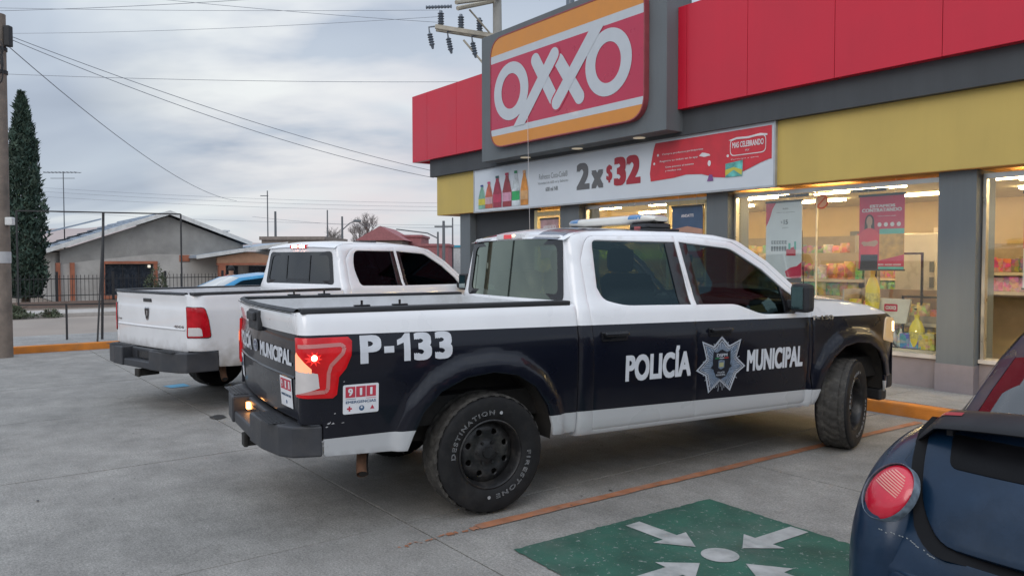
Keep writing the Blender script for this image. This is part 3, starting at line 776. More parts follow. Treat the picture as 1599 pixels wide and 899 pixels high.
        ol = [(3.112, C['z0']+.02)] + [(3.15, .46)] + [(x, z) for x, z in arch_f if z > .46] + [(4.17, .62), (4.36, .62), (4.38, 1.14)] + [(x, zl(x)) for x in (4.3, 4.2, 4.05, 3.9, 3.7, 3.5, 3.3)] + [(3.112, 1.375+dzr*.5)]
        panel(mb, ol, side(sg), res=.034, th=.02, outdir=od)
        mb.obj('front_wing', PAINT, root)
        hl = MB()
        panel(hl, rpoly([(4.16, .96, .03), (4.37, .92), (4.37, 1.15), (4.20, 1.17, .05)]), side(sg, .012), res=.03, outdir=od, th=.02)
        hl.box((4.36, sg*.55, .95), (4.415, sg*.80, 1.12), bev=.02)
        ho = hl.obj('headlight', mat('headlamp_lens', (.22, .21, .19), .12, coat=1, emit=(1, .60, .22), es=C['hl'] * .35), root)
        if C['hl']:
            b_ = MB(); b_.lathe([(0, .006), (.04, 0)], 20, 0, Matrix.Translation((4.417, sg*.68, 1.04)) @ Matrix.Rotation(R(90), 4, 'Y'))
            b_.box((4.335, sg*(Yb(4.34, 1.05)+.013), 1.03), (4.355, sg*(Yb(4.34, 1.05)+.017), 1.12))
            b_.obj('bulb', M_HOTW, ho)
        # ---- mirror
        mz = 1.275+dzr*.5; my = C['mirror_y']
        mr = MB(); mr.box((2.81, sg*my, mz-.01), (2.93, sg*(my+.17), mz+.23), bev=.04); mr.box((2.84, sg*.92, mz+.02), (2.92, sg*(my+.02), mz+.09), bev=.015)
        mo = mr.obj('door_mirror', M_PLA, root)
        mg = MB(); mg.box((2.803, sg*(my+.03), mz+.02), (2.809, sg*(my+.145), mz+.205)); mg.obj('mirror_glass', mat('mirror_glass', (.35, .42, .42), .08, metal=1, var=0), mo)
        # ---- bed rail and inner walls
        rl = MB()
        rl.grid(lambda a, b: (max(xr+.01, umin+.05) + a*(be-.04-xr), sg*(Y(0, bz-.02)-.012 - .095*b), bz - .004*(2*b-1)**2), 12, 3, flip=(sg < 0))
        y1 = Y(0, bz-.03)+.004
        rl.box((xr+.02, sg*(y1-.10), bz-.032), (be-.03, sg*y1, bz+.002), bev=.009)
        rl.obj('bed_rail', M_PLA if C['name'] == 'police_pickup' else M_BUMP, root)
        bw = MB(); bw.box((xr+.05, sg*.84, .99), (be-.02, sg*.872, bz-.02)); bw.box((-.60, sg*.56, .78), (.60, sg*.615, 1.03)); bw.box((-.60, sg*.56, .99), (.60, sg*.84, 1.03))
        bw.obj('bed_wall', C['bedw'], root)
        if C.get('hooks'):
            hk = MB()
            for hx in (-.85, -.60):
                hk.box((hx-.05, sg*.865, bz+.0), (hx+.05, sg*.90, bz+.014), bev=.004); hk.tube([(hx, sg*.88, bz+.01), (hx, sg*.88, bz+.04)], .008, 8)
            hk.obj('tie_down', M_TRIM, root)
        parts[sg] = (side(sg, .0035), cabside(sg, .0035))
    # ---- bed floor and front panel
    mb = MB(); mb.box((xr+.06, -.56, .80), (be-.02, .56, .84)); mb.box((be-.05, -.87, .99), (be-.02, .87, 1.02)); mb.box((be-.05, -.87, .99), (be-.02, .87, bz-.03))
    for i in range(7): mb.box((xr+.07, -.50+i*.15, .84), (be-.05, -.44+i*.15, .850))
    mb.obj('bed_floor', C['bedw'], root)
    # ---- tailgate
    TY = C['tg_y']; cz = C['crown']
    def tsurf(off=0):
        def S(y, z):
            return Vector((xr - cz*(1-(y/.92)**2) + interp(z, [.7, .95, 1.15, 1.24, 1.30, 1.36, 1.41], [.020, .004, 0, .012, -.004, -.012, .004]) - off, y, z))
        return S
    mb = MB(); panel(mb, rpoly([(-TY, C['tg_z0'], .02), (TY, C['tg_z0'], .02), (TY, bz-.03, .01), (-TY, bz-.03, .01)]), tsurf(), res=.05, th=.06, outdir=(-1, 0, 0))
    tg = mb.obj('tailgate', PAINT, root)
    mb = MB(); T = tsurf()
    mb.grid(lambda a, b: T(-TY+2*TY*a, bz-.03) + Vector((-.006 + .075*b, 0, .030*math.sin(math.pi*min(1, b*1.2+.12)))), 20, 6)
    mb.grid(lambda a, b: T(-TY+2*TY*a, bz-.05) + Vector((-.010, 0, .02+.006*b)), 20, 1)
    mb.obj('tailgate_cap', M_PLA, tg)
    mb = MB(); panel(mb, [(-TY+.02, C['tg_z0']), (TY-.02, C['tg_z0']), (TY-.02, bz-.04), (-TY+.02, bz-.04)], lambda y, z: T(y, z)+Vector((.065, 0, 0)), res=.2, outdir=(1, 0, 0), rim=False)
    mb.obj('tailgate_liner', C['bedw'], tg)
    # ---- cab back, glass
    def back(off=0):
        def S(y, z): return Vector((interp(z, [1.30, 1.92], [cb0, cb1]) - .035*(1-(y/.85)**2) - off, y, z))
        return S
    e0 = lambda z: float(np.interp(z, zd, yd)) - .05
    zc = 1.895 + dzr
    ol = [(-e0(.9), .84), (e0(.9), .84), (e0(1.36), 1.36), (e0(1.6), 1.6), (e0(1.84), 1.84+dzr), (e0(1.88)-.03, zc-.012), (.3, zc), (-.3, zc), (-e0(1.88)+.03, zc-.012), (-e0(1.84), 1.84+dzr), (-e0(1.6), 1.6), (-e0(1.36), 1.36)]
    gw = C['rear_glass']
    hole = rpoly([(-gw[0], gw[2], .05), (gw[0], gw[2], .05), (gw[1], gw[3], .06), (-gw[1], gw[3], .06)])
    mb = MB(); panel(mb, ol, back(), [hole], res=.06, th=.03, outdir=(-1, 0, 0)); mb.obj('cab_back', PAINT, root)
    mb = MB(); panel(mb, hole, back(-.004), res=.07, outdir=(-1, 0, 0), rim=False); rg = mb.obj('rear_window', C['g_back'], root)
    fr = MB(); b = back(.003); ins_ = rpoly([(-gw[0]+.075, gw[2]+.05, .05), (gw[0]-.075, gw[2]+.05, .05), (gw[1]-.065, gw[3]-.05, .06), (-gw[1]+.065, gw[3]-.05, .06)])
    fr.add([b(*p)for p in hole]+[b(*p) for p in ins_], [(i, (i+1) % len(hole), len(hole)+(i+1) % len(hole), len(hole)+i) for i in range(len(hole))])
    if C.get('slider'):
        for a, c in ((-.27, -.25), (.25, .27)): fr.add([b(a, gw[2]+.03), b(c, gw[2]+.03), b(c, gw[3]-.05), b(a, gw[3]-.05)], [(0, 1, 2, 3)])
        fr.add([b(-.27, gw[2]+.03), b(.27, gw[2]+.03), b(.27, gw[2]+.07), b(-.27, gw[2]+.07)], [(0, 1, 2, 3)])
    fr.obj('window_border', M_TRIM, rg)
    # ---- roof, windscreen, bonnet
    ye = lambda x: float(np.interp(zr(x)-dzr*0, zd, yd)) + .004
    def roof(a, b):
        x = cb1-.035 + (2.43-cb1+.035)*a; v = 2*b-1
        q = max(0, 1-(a/.05)) if a < .05 else 0
        return (x - .03*(1-v*v)*(1-a), ye(x)*v, zr(x) + .040*(1-abs(v)**2.4)*min(1, .55+a*5) - .02*q)
    mb = MB(); mb.grid(roof, 34, 26, smooth=True); mb.obj('roof', C['roofm'], root)
    zsn = [1.862+dzr, 1.685+dzr, 1.49+dzr, 1.36+dzr]; xsn = [2.42, 2.72, 2.95, 3.13]
    def ws(a, b):
        z = zsn[0] + (zsn[3]-zsn[0])*a; x = interp(z, zsn[::-1], xsn[::-1]); v = 2*b-1
        y = float(np.interp(z, zd, yd))-.01
        return (x + .13*(1-v*v), y*v, z + .035*(1-v*v)*(1-a))
    mb = MB(); mb.grid(ws, 12, 16); mb.obj('windscreen', C['g_front'], root)
    hz = lambda x: interp(x, [3.1, 3.5, 3.9, 4.2, 4.38], [1.375, 1.345, 1.285, 1.215, 1.14]) + dzr*.5
    def hood(a, b):
        x = 3.12 + 1.27*a; v = 2*b-1; y = (Yb(x, min(hz(x), 1.30)) + .004)
        bul = .022*sstep((.62-abs(v))/.10)*sstep((1-a)/.15)
        return (x + .06*(1-v*v)*a, y*v, hz(x) + .035*(1-abs(v)**3) + bul)
    mb = MB(); mb.grid(hood, 30, 36); mb.obj('bonnet', PAINT, root)
    mb = MB(); mb.grid(lambda a, b: (3.05+.16*a+.08*(1-(2*b-1)**2), .84*(2*b-1), 1.355+dzr*.5), 2, 8); mb.obj('cowl', M_PLA, root)
    # ---- nose
    yf = Yb(4.37, 1.0)
    def nose(off):
        return lambda y, z: Vector((4.37 + .07*(1-(y/yf)**2) + off, y, z))
    mb = MB(); panel(mb, [(-yf, .62), (yf, .62), (yf, 1.14), (-yf, 1.14)], nose(0), res=.08, outdir=(1, 0, 0)); mb.obj('front_panel', PAINT, root)
    mb = MB(); panel(mb, rpoly([(-.52, .78, .04), (.52, .78, .04), (.52, 1.13, .04), (-.52, 1.13, .04)]), nose(.02), res=.08, outdir=(1, 0, 0), th=.03)
    for i in range(3): mb.box((4.455, -.50, .84+i*.10), (4.475, .50, .875+i*.10), 1)
    mb.obj('grille', [M_GRILL, M_PLA], root)
    mb = MB()
    pl = [(4.30, .86), (4.42, .84), (4.50, .70), (4.555, .40), (4.56, 0)]; pl = pl + [(x, -y) for x, y in pl[-2::-1]] + [(4.30, -.60), (4.30, .60)]
    mb.prism(pl, .48, .75); mb.prism([(x-.05, y*.97) for x, y in pl], .36, .478)
    bevel(mb.obj('front_bumper', M_PLA, root), .03, 3)
    # ---- rear bumper: two blocks and a dropped centre step
    z0b, z1b = C['bump']; bx = C['bump_back']
    bo = MB()
    for sg in (-1, 1):
        pl = [(bx-.015, .33), (bx+.005, .60), (bx+.06, .84), (bx+.12, .93), (C['bump_x']-.006, .985), (C['bump_x']-.006, .90), (bx+.17, .55), (bx+.17, .33)]
        if sg < 0: pl = [(x, -y) for x, y in pl][::-1]
        bo.prism(pl, z0b, z1b)
    bo.box((bx+.0, -.33, z0b), (bx+.17, .33, z0b+.085)); bo.box((bx+.10, -.33, z0b+.08), (bx+.17, .33, z1b-.01))
    bu = bevel(bo.obj('rear_bumper', M_BUMP, root), .014, 3)
    st = MB()
    for sg in (-1, 1):
        st.box((bx+.005, sg*.37, z1b+.0005), (bx+.11, sg*.80, z1b+.005), bev=.002)
        for i in range(4): st.box((bx+.012+i*.024, sg*.39, z1b+.005), (bx+.020+i*.024, sg*.78, z1b+.008))
    st.obj('bumper_tread', M_PLA, bu)
    ht = MB(); ht.box((bx+.02, -.04, z0b-.10), (bx+.25, .04, z0b-.02), bev=.006); ht.box((bx+.0, -.05, z0b-.105), (bx+.03, .05, z0b-.015), bev=.01); ht.obj('tow_hitch', M_DARK, bu)
    pt = MB(); pt.box((bx+.088, -.16, z0b+.095), (bx+.094, .16, z1b-.04)); pt.obj('plate_recess', M_TRIM, bu)
    if C['plate_lit']:
        for sg in (-1, 1):
            pt = MB(); pt.box((bx+.070, sg*.21, z1b-.085), (bx+.098, sg*.265, z1b-.035), bev=.006); pt.obj('plate_lamp', M_ORG, bu)
    # ---- underbody, axle, exhaust
    mb = MB()
    for sg in (-1, 1):
        mb.box((-1.15, sg*.40, .50), (4.2, sg*.50, .62)); mb.tube([(-.6, sg*.45, .50), (0, sg*.45, .40), (.7, sg*.45, .50)], .03)
    mb.box((-1.20, -.78, .60), (4.25, .78, .79)); mb.box((.78, -.90, .44), (3.05, .90, .60)); mb.box((.2, .1, .42), (1.2, .4, .5))
    mb.tube([(0, -.74, .405), (0, .74, .405)], .05, 12); mb.lathe([(0, -.13), (.13, -.05), (.15, 0), (.13, .05), (0, .13)], 16, 0, Matrix.Translation((0, 0, .405)) @ Matrix.Rotation(R(90), 4, 'Y'))
    mb.tube([(FX, -.7, .405), (FX, .7, .405)], .05, 12)
    mb.obj('underbody', M_DARK, root)
    mb = MB(); pts = [(.3, -.50, .52), (-.60, -.60, .55), (-.77, -.68, .52), (-.81, -.74, .44), (-.83, -.79, .385), (-.84, -.83, .345)]
    mb.tube(pts, .036, 14, cap=False); mb.tube([Vector(p) + Vector((.01, 0, .0)) for p in pts], .031, 14, 1)
    mb.obj('tailpipe', [M_RUST, M_DARK], root)
    # ---- wheels
    for x in (0, FX):
        for sg in (-1, 1):
            make_wheel(root, (x, sg*.865, C['wr']), sg, C['steer'] if x else 0, C['letters'], C['wr'], rim_mat=C['rim'])
    # ---- cabin
    seat = MB()
    for sg in (-1, 1):
        seat.box((1.62, sg*.16, .95), (2.18, sg*.72, 1.13), bev=.06)
        seat.box((1.52, sg*.17, 1.05), (1.70, sg*.71, 1.60), bev=.07, M=Matrix.Translation((1.6, 0, 1.05)) @ Matrix.Rotation(R(-10), 4, 'Y') @ Matrix.Translation((-1.6, 0, -1.05)))
        seat.box((1.42, sg*.31, 1.60), (1.53, sg*.57, 1.80), bev=.05)
    seat.box((.90, -.70, .95), (1.35, .70, 1.12), bev=.05); seat.box((.82, -.70, 1.05), (.98, .70, 1.42), bev=.06)
    for y in (-.42, 0, .42): seat.box((.82, y-.14, 1.43), (.93, y+.14, 1.62), bev=.05)
    seat.obj('seats', M_SEAT, root)
    ds = MB(); ds.box((2.70, -.82, .95), (3.10, .82, 1.34), bev=.08); ds.box((.80, -.84, .62), (3.0, .84, .68)); ds.box((1.7, -.13, .7), (2.8, .13, 1.12), bev=.04)
    ds.obj('dashboard', M_INT, root)
    sw = MB(); Mw = Matrix.Translation((2.55, .38, 1.25)) @ Matrix.Rotation(R(-65), 4, 'Y')
    sw.lathe([(.17+.015*math.cos(a), .015*math.sin(a)) for a in [i*math.pi/4 for i in range(8)]], 32, 0, Mw, closed=True); sw.box((-.02, -.16, -.01), (.02, .16, .01), 0, Mw); sw.lathe([(0, .02), (.06, .015), (.065, -.02)], 16, 0, Mw)
    sw.obj('steering_wheel', M_INT, root)
    hr = MB(); hr.grid(lambda a, b: (cb1+.06 + (2.36-cb1)*a, .70*(2*b-1), 1.875+dzr), 4, 4); hr.obj('headlining', mat('headlining', (.12, .12, .12), .9), root)
    vr = MB(); vr.box((2.50, -.13, 1.68), (2.53, .13, 1.75), bev=.01); vr.obj('rear_view_mirror', M_INT, root)
    t = Truck(); t.root = root; t.side = parts; t.T = tsurf; t.back = back; t.tg = tg; t.Y = Y; t.sideS = side; t.rg = rg; t.umin = umin; t.hood = hz; t.Yb = Yb; t.cab = cabside
    return t

ZS = [.36, .42, .50, .56, .62, .80, 1.00, 1.15, 1.22, 1.30, 1.36, 1.40, 1.85, 1.88, 1.905, 1.925, 1.94, 2.0]
YS = [.905, .930, .962, .968, .975, .990, 1.00, .998, .985, .972, .958, .932, .785, .768, .742, .715, .69, .66]
P_PAINT = police_paint()
police = make_pickup(dict(
    name='police_pickup', label='black and white police pickup with blue light bar and star badge, front wheels turned', pose=(-.6199, 6.0249, .50614),
    paint=P_PAINT, roofm=roof_paint(), bed_z=1.412, xr=-1.262, rc=.07, zs=ZS, ys=YS, ft=.13, flare=(.128, .042, .05), bz0=.505, z0=.44,
    bump_top=.735, bump_x=-1.125, cb=(.69, .745), bed_end=.688,
    rear_door=[(.845, .475, .02), (1.808, .475, .01), (1.80, 1.35), (1.752, 1.888), (.905, 1.878, .08), (.825, 1.70), (.822, 1.36)],
    front_door=[(1.816, .475, .01), (3.05, .475, .04), (3.055, 1.30), (3.03, 1.375), (2.905, 1.462), (2.68, 1.655), (2.36, 1.845, .06), (2.0, 1.880), (1.760, 1.889)],
    rear_win=[(.955, 1.41, .10), (1.13, 1.362, .12), (1.792, 1.352), (1.752, 1.848), (.945, 1.856, .05), (.915, 1.50)],
    front_win=[(1.825, 1.350), (2.24, 1.343, .06), (2.52, 1.250, .08), (2.93, 1.245, .03), (2.945, 1.39, .02), (2.86, 1.445), (2.64, 1.625), (2.33, 1.80, .06), (1.786, 1.850)],
    trim=dict(rear_door=[[(1.672, 1.354), (1.790, 1.354), (1.752, 1.846), (1.652, 1.848)]],
              front_door=[[(1.827, 1.353), (1.905, 1.353), (1.868, 1.846), (1.789, 1.848)], [(2.80, 1.249), (2.93, 1.249), (2.94, 1.385), (2.85, 1.445), (2.80, 1.47)]]),
    handles=dict(rear_door=(1.005, 1.150), front_door=(2.03, 1.135)), handle_mat=M_TRIM,
    g_rear=G_SIDE, g_front=G_SIDE, g_back=G_POL, hl=1, mirror_y=1.00, bedw=M_BEDW, tg_y=.895, tg_z0=.745, crown=.055, rear_glass=(.80, .735, 1.40, 1.868),
    bump=(.525, .715), bump_back=-1.42, plate_lit=True, steer=R(24), letters=True, wr=.405, rim=M_STEEL, hooks=True))

# ---- patrol markings, lamps and fittings
def pol_marks():
    root = police.root
    L = MB()
    for sg in (-1, 1):
        Sb = police.sideS(sg); Sc = police.cab(sg)
        def fb(u, v, off, S=Sb, sg=sg):
            p = S(u, v); p.y += sg*(.0035+off); return p
        def fc(u, v, off, S=Sc, sg=sg):
            p = S(u, v); p.y += sg*(.0035+off); return p
        def mir(f, c):   # on the left flank the words run the other way
            return (lambda u, v, off: f(2*c-u, v, off)) if sg > 0 else f
        mk = MB()
        fq = mir(fb, -.594); text_fit(mk, 'P', fq, -.901, -.765, 1.072, 1.243, bold=.05); flat_poly(mk, [(-.748, 1.130), (-.683, 1.130), (-.683, 1.170), (-.748, 1.170)], fq)
        flat_poly(mk, [(-.618, 1.072), (-.575, 1.072), (-.575, 1.245), (-.608, 1.245), (-.632, 1.218), (-.662, 1.205), (-.662, 1.172), (-.618, 1.188)], fq)
        for xx in (-.552, -.408): text_fit(mk, '3', fq, xx, xx+.122, 1.070, 1.245, bold=.05)
        m = mk.obj('unit_number', M_LET, root)
        mk = MB(); f = mir(fc, 2.05)
        text_fit(mk, 'POLIC\u00cdA', f, 1.109, 1.738, .806, 1.050, bold=.045)
        mk.obj('door_lettering', M_LET, root); mk = MB()
        text_fit(mk, 'MUNICIPAL', f, 2.333, 2.985, .797, .975, bold=.045)
        mk.obj('door_lettering', M_LET, root)
        # seven-pointed star badge
        out_ = [(2.055, 1.100), (2.263, 1.068), (2.318, .846), (2.164, .653), (1.932, .651), (1.791, .840), (1.847, 1.068)]
        inn = [(2.135, 1.022), (2.215, .925), (2.222, .790), (2.048, .742), (1.890, .792), (1.893, .925), (1.968, 1.024)]
        st = [p for ab in zip(out_, inn) for p in ab]; c = (2.055, .862)
        sc = lambda k: [(c[0]+(x-c[0])*k, c[1]+(z-c[1])*k) for x, z in st]
        bd = MB()
        ring(bd, sc(1), sc(.91), f, .0, 0); flat_poly(bd, sc(.90), f, -.0002, 1); ring(bd, sc(.86), sc(.82), f, .001, 0)
        ring(bd, sc(.80), sc(.44), f, .0006, 2)
        for i in range(56):
            a = 2*math.pi*i/56; r0, r1 = .10, .185 + .02*math.sin(i*2.5)
            p = [(c[0]+r0*math.cos(a+.0), c[1]+r0*math.sin(a)), (c[0]+r1*math.cos(a-.014), c[1]+r1*math.sin(a-.014)), (c[0]+r1*math.cos(a+.014), c[1]+r1*math.sin(a+.014))]
            flat_poly(bd, p, f, .0014, 0)
        sh = [(1.965, .985), (2.00, .970), (2.055, .995), (2.11, .970), (2.145, .985), (2.15, .90), (2.135, .82), (2.10, .775), (2.055, .755), (2.01, .775), (1.975, .82), (1.96, .90)]
        flat_poly(bd, sh, f, .0022, 1)
        text_fit(bd, 'DSPM', f, 2.00, 2.112, .936, .962, .03, 0, .003)
        for a, b_, mi in ((1.985, 2.03, 3), (2.03, 2.08, 0), (2.08, 2.125, 4)): flat_poly(bd, [(a, .922), (b_, .922), (b_, .929), (a, .929)], f, .003, mi)
        flat_poly(bd, [(2.02, .905), (2.05, .915), (2.085, .905), (2.085, .85), (2.05, .835), (2.02, .85)], f, .003, 2)
        flat_poly(bd, [(2.03, .89), (2.075, .89), (2.075, .855), (2.03, .855)], f, .0036, 5)
        text_fit(bd, 'POLIC\u00cdA', f, 2.015, 2.09, .805, .820, .02, 0, .003); text_fit(bd, 'MUNICIPAL', f, 2.00, 2.10, .785, .799, .02, 0, .003)
        bd.obj('star_badge', [mat('badge_silver', (.50, .54, .60), .35, metal=.2), mat('badge_black', (.008, .010, .018), .4), mat('badge_steel_blue', (.13, .18, .25), .4, var=.4, vscale=40), mat('flag_green', (.02, .25, .08), .5), mat('flag_red', (.5, .03, .03), .5), mat('emblem_ochre', (.35, .35, .18), .5)], root)
        # emergency sticker
        def sticker(f2, x0, x1, z0, z1, par):
            k = MB(); w_ = x1-x0; h_ = z1-z0
            flat_poly(k, rpoly([(x0, z0, .012), (x1, z0, .012), (x1, z1, .012), (x0, z1, .012)]), f2, 0, 0)
            for i, ch in enumerate('911'):
                a = x0+w_*(.07+.29*i); flat_poly(k, [(a, z0+h_*.56), (a+w_*.27, z0+h_*.56), (a+w_*.27, z0+h_*.93), (a, z0+h_*.93)], f2, .0008, 1)
                text_fit(k, ch, f2, a+w_*(.07 if ch == '9' else .105), a+w_*(.20 if ch == '9' else .17), z0+h_*.62, z0+h_*.87, .04 if ch == '9' else .0, 0, .0016)
            text_fit(k, 'EMERGENCIAS', f2, x0+w_*.08, x1-w_*.08, z0+h_*.36, z0+h_*.45, .02, 2, .0008)
            flat_poly(k, [(x0+w_*.08, z0+h_*.50), (x0+w_*.36, z0+h_*.50), (x0+w_*.36, z0+h_*.515), (x0+w_*.08, z0+h_*.515)], f2, .0008, 2)
            flat_poly(k, [(x0+w_*.64, z0+h_*.50), (x0+w_*.92, z0+h_*.50), (x0+w_*.92, z0+h_*.515), (x0+w_*.64, z0+h_*.515)], f2, .0008, 1)
            cx, cz = x0+w_*.18, z0+h_*.18; q = h_*.085
            flat_poly(k, [(cx-q, cz-q/3), (cx+q, cz-q/3), (cx+q, cz+q/3), (cx-q, cz+q/3)], f2, .0008, 1); flat_poly(k, [(cx-q/3, cz-q), (cx+q/3, cz-q), (cx+q/3, cz+q), (cx-q/3, cz+q)], f2, .001, 1)
            ring(k, circ(x0+w_*.52, cz, q*1.1, n=16), circ(x0+w_*.52, cz+q*.3, q*.45, n=16), f2, .0008, 2)
            flat_poly(k, [(x0+w_*.82-q*.9, cz-q*.7), (x0+w_*.82+q*.9, cz-q*.7), (x0+w_*.82+q*.4, cz+q*.2), (x0+w_*.82, cz+q)], f2, .0008, 1)
            k.obj('emergency_sticker', [mat('sticker_white', (.72, .73, .75), .5), mat('sticker_red', (.5, .04, .07), .5), mat('sticker_blue', (.06, .12, .22), .5)], par)
        sticker(mir(fb, -.899), -1.010, -.785, .770, .950, root)
        # tail lamp
        Sl = police.sideS(sg, .012)
        lens = [(-1.30, 1.238), (-.975, 1.236), (-.955, 1.215), (-.962, 1.13), (-.995, 1.055), (-1.040, 1.005), (-1.052, .90), (-1.075, .882), (-1.30, .895)]
        mb = MB(); panel(mb, lens, Sl, res=.03, th=.02, r=.006, outdir=(0, sg, 0)); 
        lo = mb.obj('tail_light', M_REDLIT if sg < 0 else M_REDLIT, root)
        def fl_(u, v, off, sg=sg):
            return police.sideS(sg, .0145+off)(u, v)
        mb = MB()
        cl = [(-1.270, 1.192), (-1.02, 1.197), (-1.000, 1.180), (-1.012, 1.145), (-1.085, 1.075), (-1.100, 1.03), (-1.105, .935), (-1.12, .920), (-1.27, .920)]
        wdt = .0115
        for a, b_ in zip(cl[:-1], cl[1:]):
            d = Vector((b_[0]-a[0], b_[1]-a[1])); n = Vector((-d.y, d.x)).normalized()*wdt
            k_ = max(1, int(d.length/.03))
            for i in range(k_):
                p0 = Vector(a) + d*(i/k_); p1 = Vector(a) + d*((i+1.08)/k_)
                flat_poly(mb, [p0-n, p1-n, p1+n, p0+n], fl_, .0004 + .0001*(i % 2))
        mb.obj('lamp_strip', M_REDC, lo)
        mb = MB()
        def strip(pp, off, mi):
            q = MB(); panel(q, pp, police.sideS(sg, .0145+off), res=.03, outdir=(0, sg, 0), rim=False); mb.add(q.v, q.f, mi, True)
        strip([(-1.295, 1.065), (-1.165, 1.03), (-1.155, .945), (-1.295, .905)], .0018, 0)
        strip([(-1.295, 1.14), (-1.285, 1.16), (-1.200, 1.06), (-1.20, 1.035), (-1.295, 1.05)], .0024, 1)
        mb.obj('reversing_lens', [M_WHL, M_ORL], lo)
        mb = MB(); p = police.sideS(sg, .018)(-1.185, 1.125)
        mb.lathe([(0, .004), (.012, .003), (.018, 0)], 14, 0, Matrix.Translation(p) @ Matrix.Rotation(R(-90)*sg, 4, 'X')); mb.obj('bulb', M_HOT, lo)
        mb = MB(); mb.add(*[[police.sideS(sg, .0172)(-1.185+(.050 if i % 2 else .022)*math.cos(a_)*(1.3 if i % 5 == 0 else 1), 1.12+(.046 if i % 2 else .020)*math.sin(a_)) for i, a_ in [(i, i*math.pi/10+.2) for i in range(20)]], [list(range(20))]]); mb.obj('lit_reflector', mat('lit_reflector', (.6, .02, .02), .2, emit=(1, .04, .03), es=.8), lo)
        # wing badge
        mb = MB(); fw = mir(fb, 3.24)
        text_fit(mb, 'F-150', fw, 3.11, 3.37, 1.185, 1.222, .05, 0, .004); mb.obj('wing_badge', M_CHR, root)
    T = police.T(.004)
    ft = lambda u, v, off: T(-u, v) + Vector((-off, 0, 0))
    mk = MB(); text_fit(mk, 'POLIC\u00cdA', ft, -.80, -.20, 1.062, 1.190, .045); text_fit(mk, 'MUNICIPAL', ft, .12, .83, 1.062, 1.160, .045); mk.obj('tailgate_lettering', M_LET, police.tg)
    mk = MB(); flat_poly(mk, circ(-.02, 1.115, .085, .042, 32), ft, .004, 0); flat_poly(mk, circ(-.02, 1.115, .076, .034, 32), ft, .006, 1); text_fit(mk, 'Ford', ft, -.075, .035, 1.095, 1.138, .03, 0, .007)
    mk.obj('maker_oval', [mat('badge_silver', (.50, .54, .60), .35, metal=.2), mat('oval_blue', (.03, .06, .20), .2, coat=1)], police.tg)
    mk = MB(); w_ = .2
    flat_poly(mk, [(.60, .80), (.82, .80), (.82, .985), (.60, .985)], ft, .001, 0)
    for i, ch in enumerate('911'):
        a = .615+.065*i; flat_poly(mk, [(a, .905), (a+.060, .905), (a+.060, .972), (a, .972)], ft, .002, 1); text_fit(mk, ch, ft, a+.020, a+.042, .915, .962, .03 if ch == '9' else 0, 0, .003)
    text_fit(mk, 'EMERGENCIAS', ft, .62, .80, .865, .880, .02, 2, .002); flat_poly(mk, circ(.71, .83, .012, n=12), ft, .002, 2)
    mk.obj('tailgate_sticker', [MATS['sticker_white'], MATS['sticker_red'], MATS['sticker_blue']], police.tg)
    mk = MB(); flat_poly(mk, [(-.86, .80), (-.70, .80), (-.70, .98), (-.86, .98)], ft, .001, 0); text_fit(mk, '066', ft, -.84, -.72, .88, .95, .04, 1, .002); mk.obj('tailgate_sticker', [MATS['sticker_white'], MATS['sticker_blue']], police.tg)
    # handle in its sloping pocket
    mb = MB(); T0 = police.T(0)
    M = Matrix.Translation(T0(0, 1.30))
    mb.box((-.022, -.165, -.075), (.02, .165, .062), bev=.012, M=M); mb.box((-.045, -.115, -.01), (-.015, .115, .05), bev=.012, M=M)
    mb.obj('tailgate_handle', M_PLA, police.tg)
    # crease across the tailgate: a pressed swage
    mb = MB(); mb.grid(lambda a, b: T0(-.87+1.74*a, .985+.02*b) + Vector((-.006*math.sin(math.pi*b)-.0008, 0, 0)), 24, 4); mb.obj('tailgate_swage', P_PAINT, police.tg)
    # high brake lamp with cargo lamps
    mb = MB(); B = police.back(0); p = B(0, 1.885)
    mb.box((p.x-.030, -.215, 1.868), (p.x+.06, .215, 1.915), 0, bev=.012); ch = mb.obj('high_brake_light', mat('cargo_lamp_lens', (.70, .70, .70), .2, coat=1), root)
    mb = MB(); mb.box((p.x-.034, -.05, 1.874), (p.x-.02, .08, 1.909), 0, bev=.004); mb.obj('red_lens', mat('chmsl_red', (.55, .02, .03), .2, coat=1, emit=(1, .05, .05), es=.35), ch)
    mb = MB(); mb.box((p.x-.036, -.10, 1.893), (p.x-.03, -.07, 1.905)); mb.obj('bulb', M_HOTW, ch)
    # light bar
    X = LB_X; z = 1.982
    mb = MB()
    def bar(a, b):
        y = -.62+1.24*a; t = 2*math.pi*b; e = (1-abs(2*a-1)**10)**.5 if 0 < a < 1 else .35
        e = max(e, .45)
        cx, sz = math.cos(t), math.sin(t)
        return (X + .15*e*math.copysign(abs(cx)**.5, cx), y, z+.050 + (.046 if sz > 0 else .034)*e*math.copysign(abs(sz)**.7, sz))
    mb.grid(bar, 40, 28, 0); n = 29
    for a in (0, 1): mb.add([bar(a, i/28) for i in range(28)], [list(range(28))], 0)
    lb = mb.obj('light_bar', [mat('light_bar_clear_dome', (.66, .64, .58), .22, coat=.8, var=.06, vscale=3)], root)
    mb = MB()
    for sg in (-1, 1):
        mb.grid(lambda a, b: Vector(bar(.5+sg*(.30+.12*a), b*.5)) + Vector((0, 0, .0025)), 4, 14, 0)
    mb.obj('blue_dome', mat('light_bar_blue', (.06, .20, .42), .2, coat=.8), lb)
    mb = MB()
    for sg in (-1, 1):
        mb.box((X-.13, sg*.36, z-.045), (X+.13, sg*.60, z+.022), bev=.03); mb.box((X-.16, sg*.30, z-.055), (X+.16, sg*.66, z-.028), bev=.01)
    mb.obj('light_bar_foot', M_TRIM, lb)
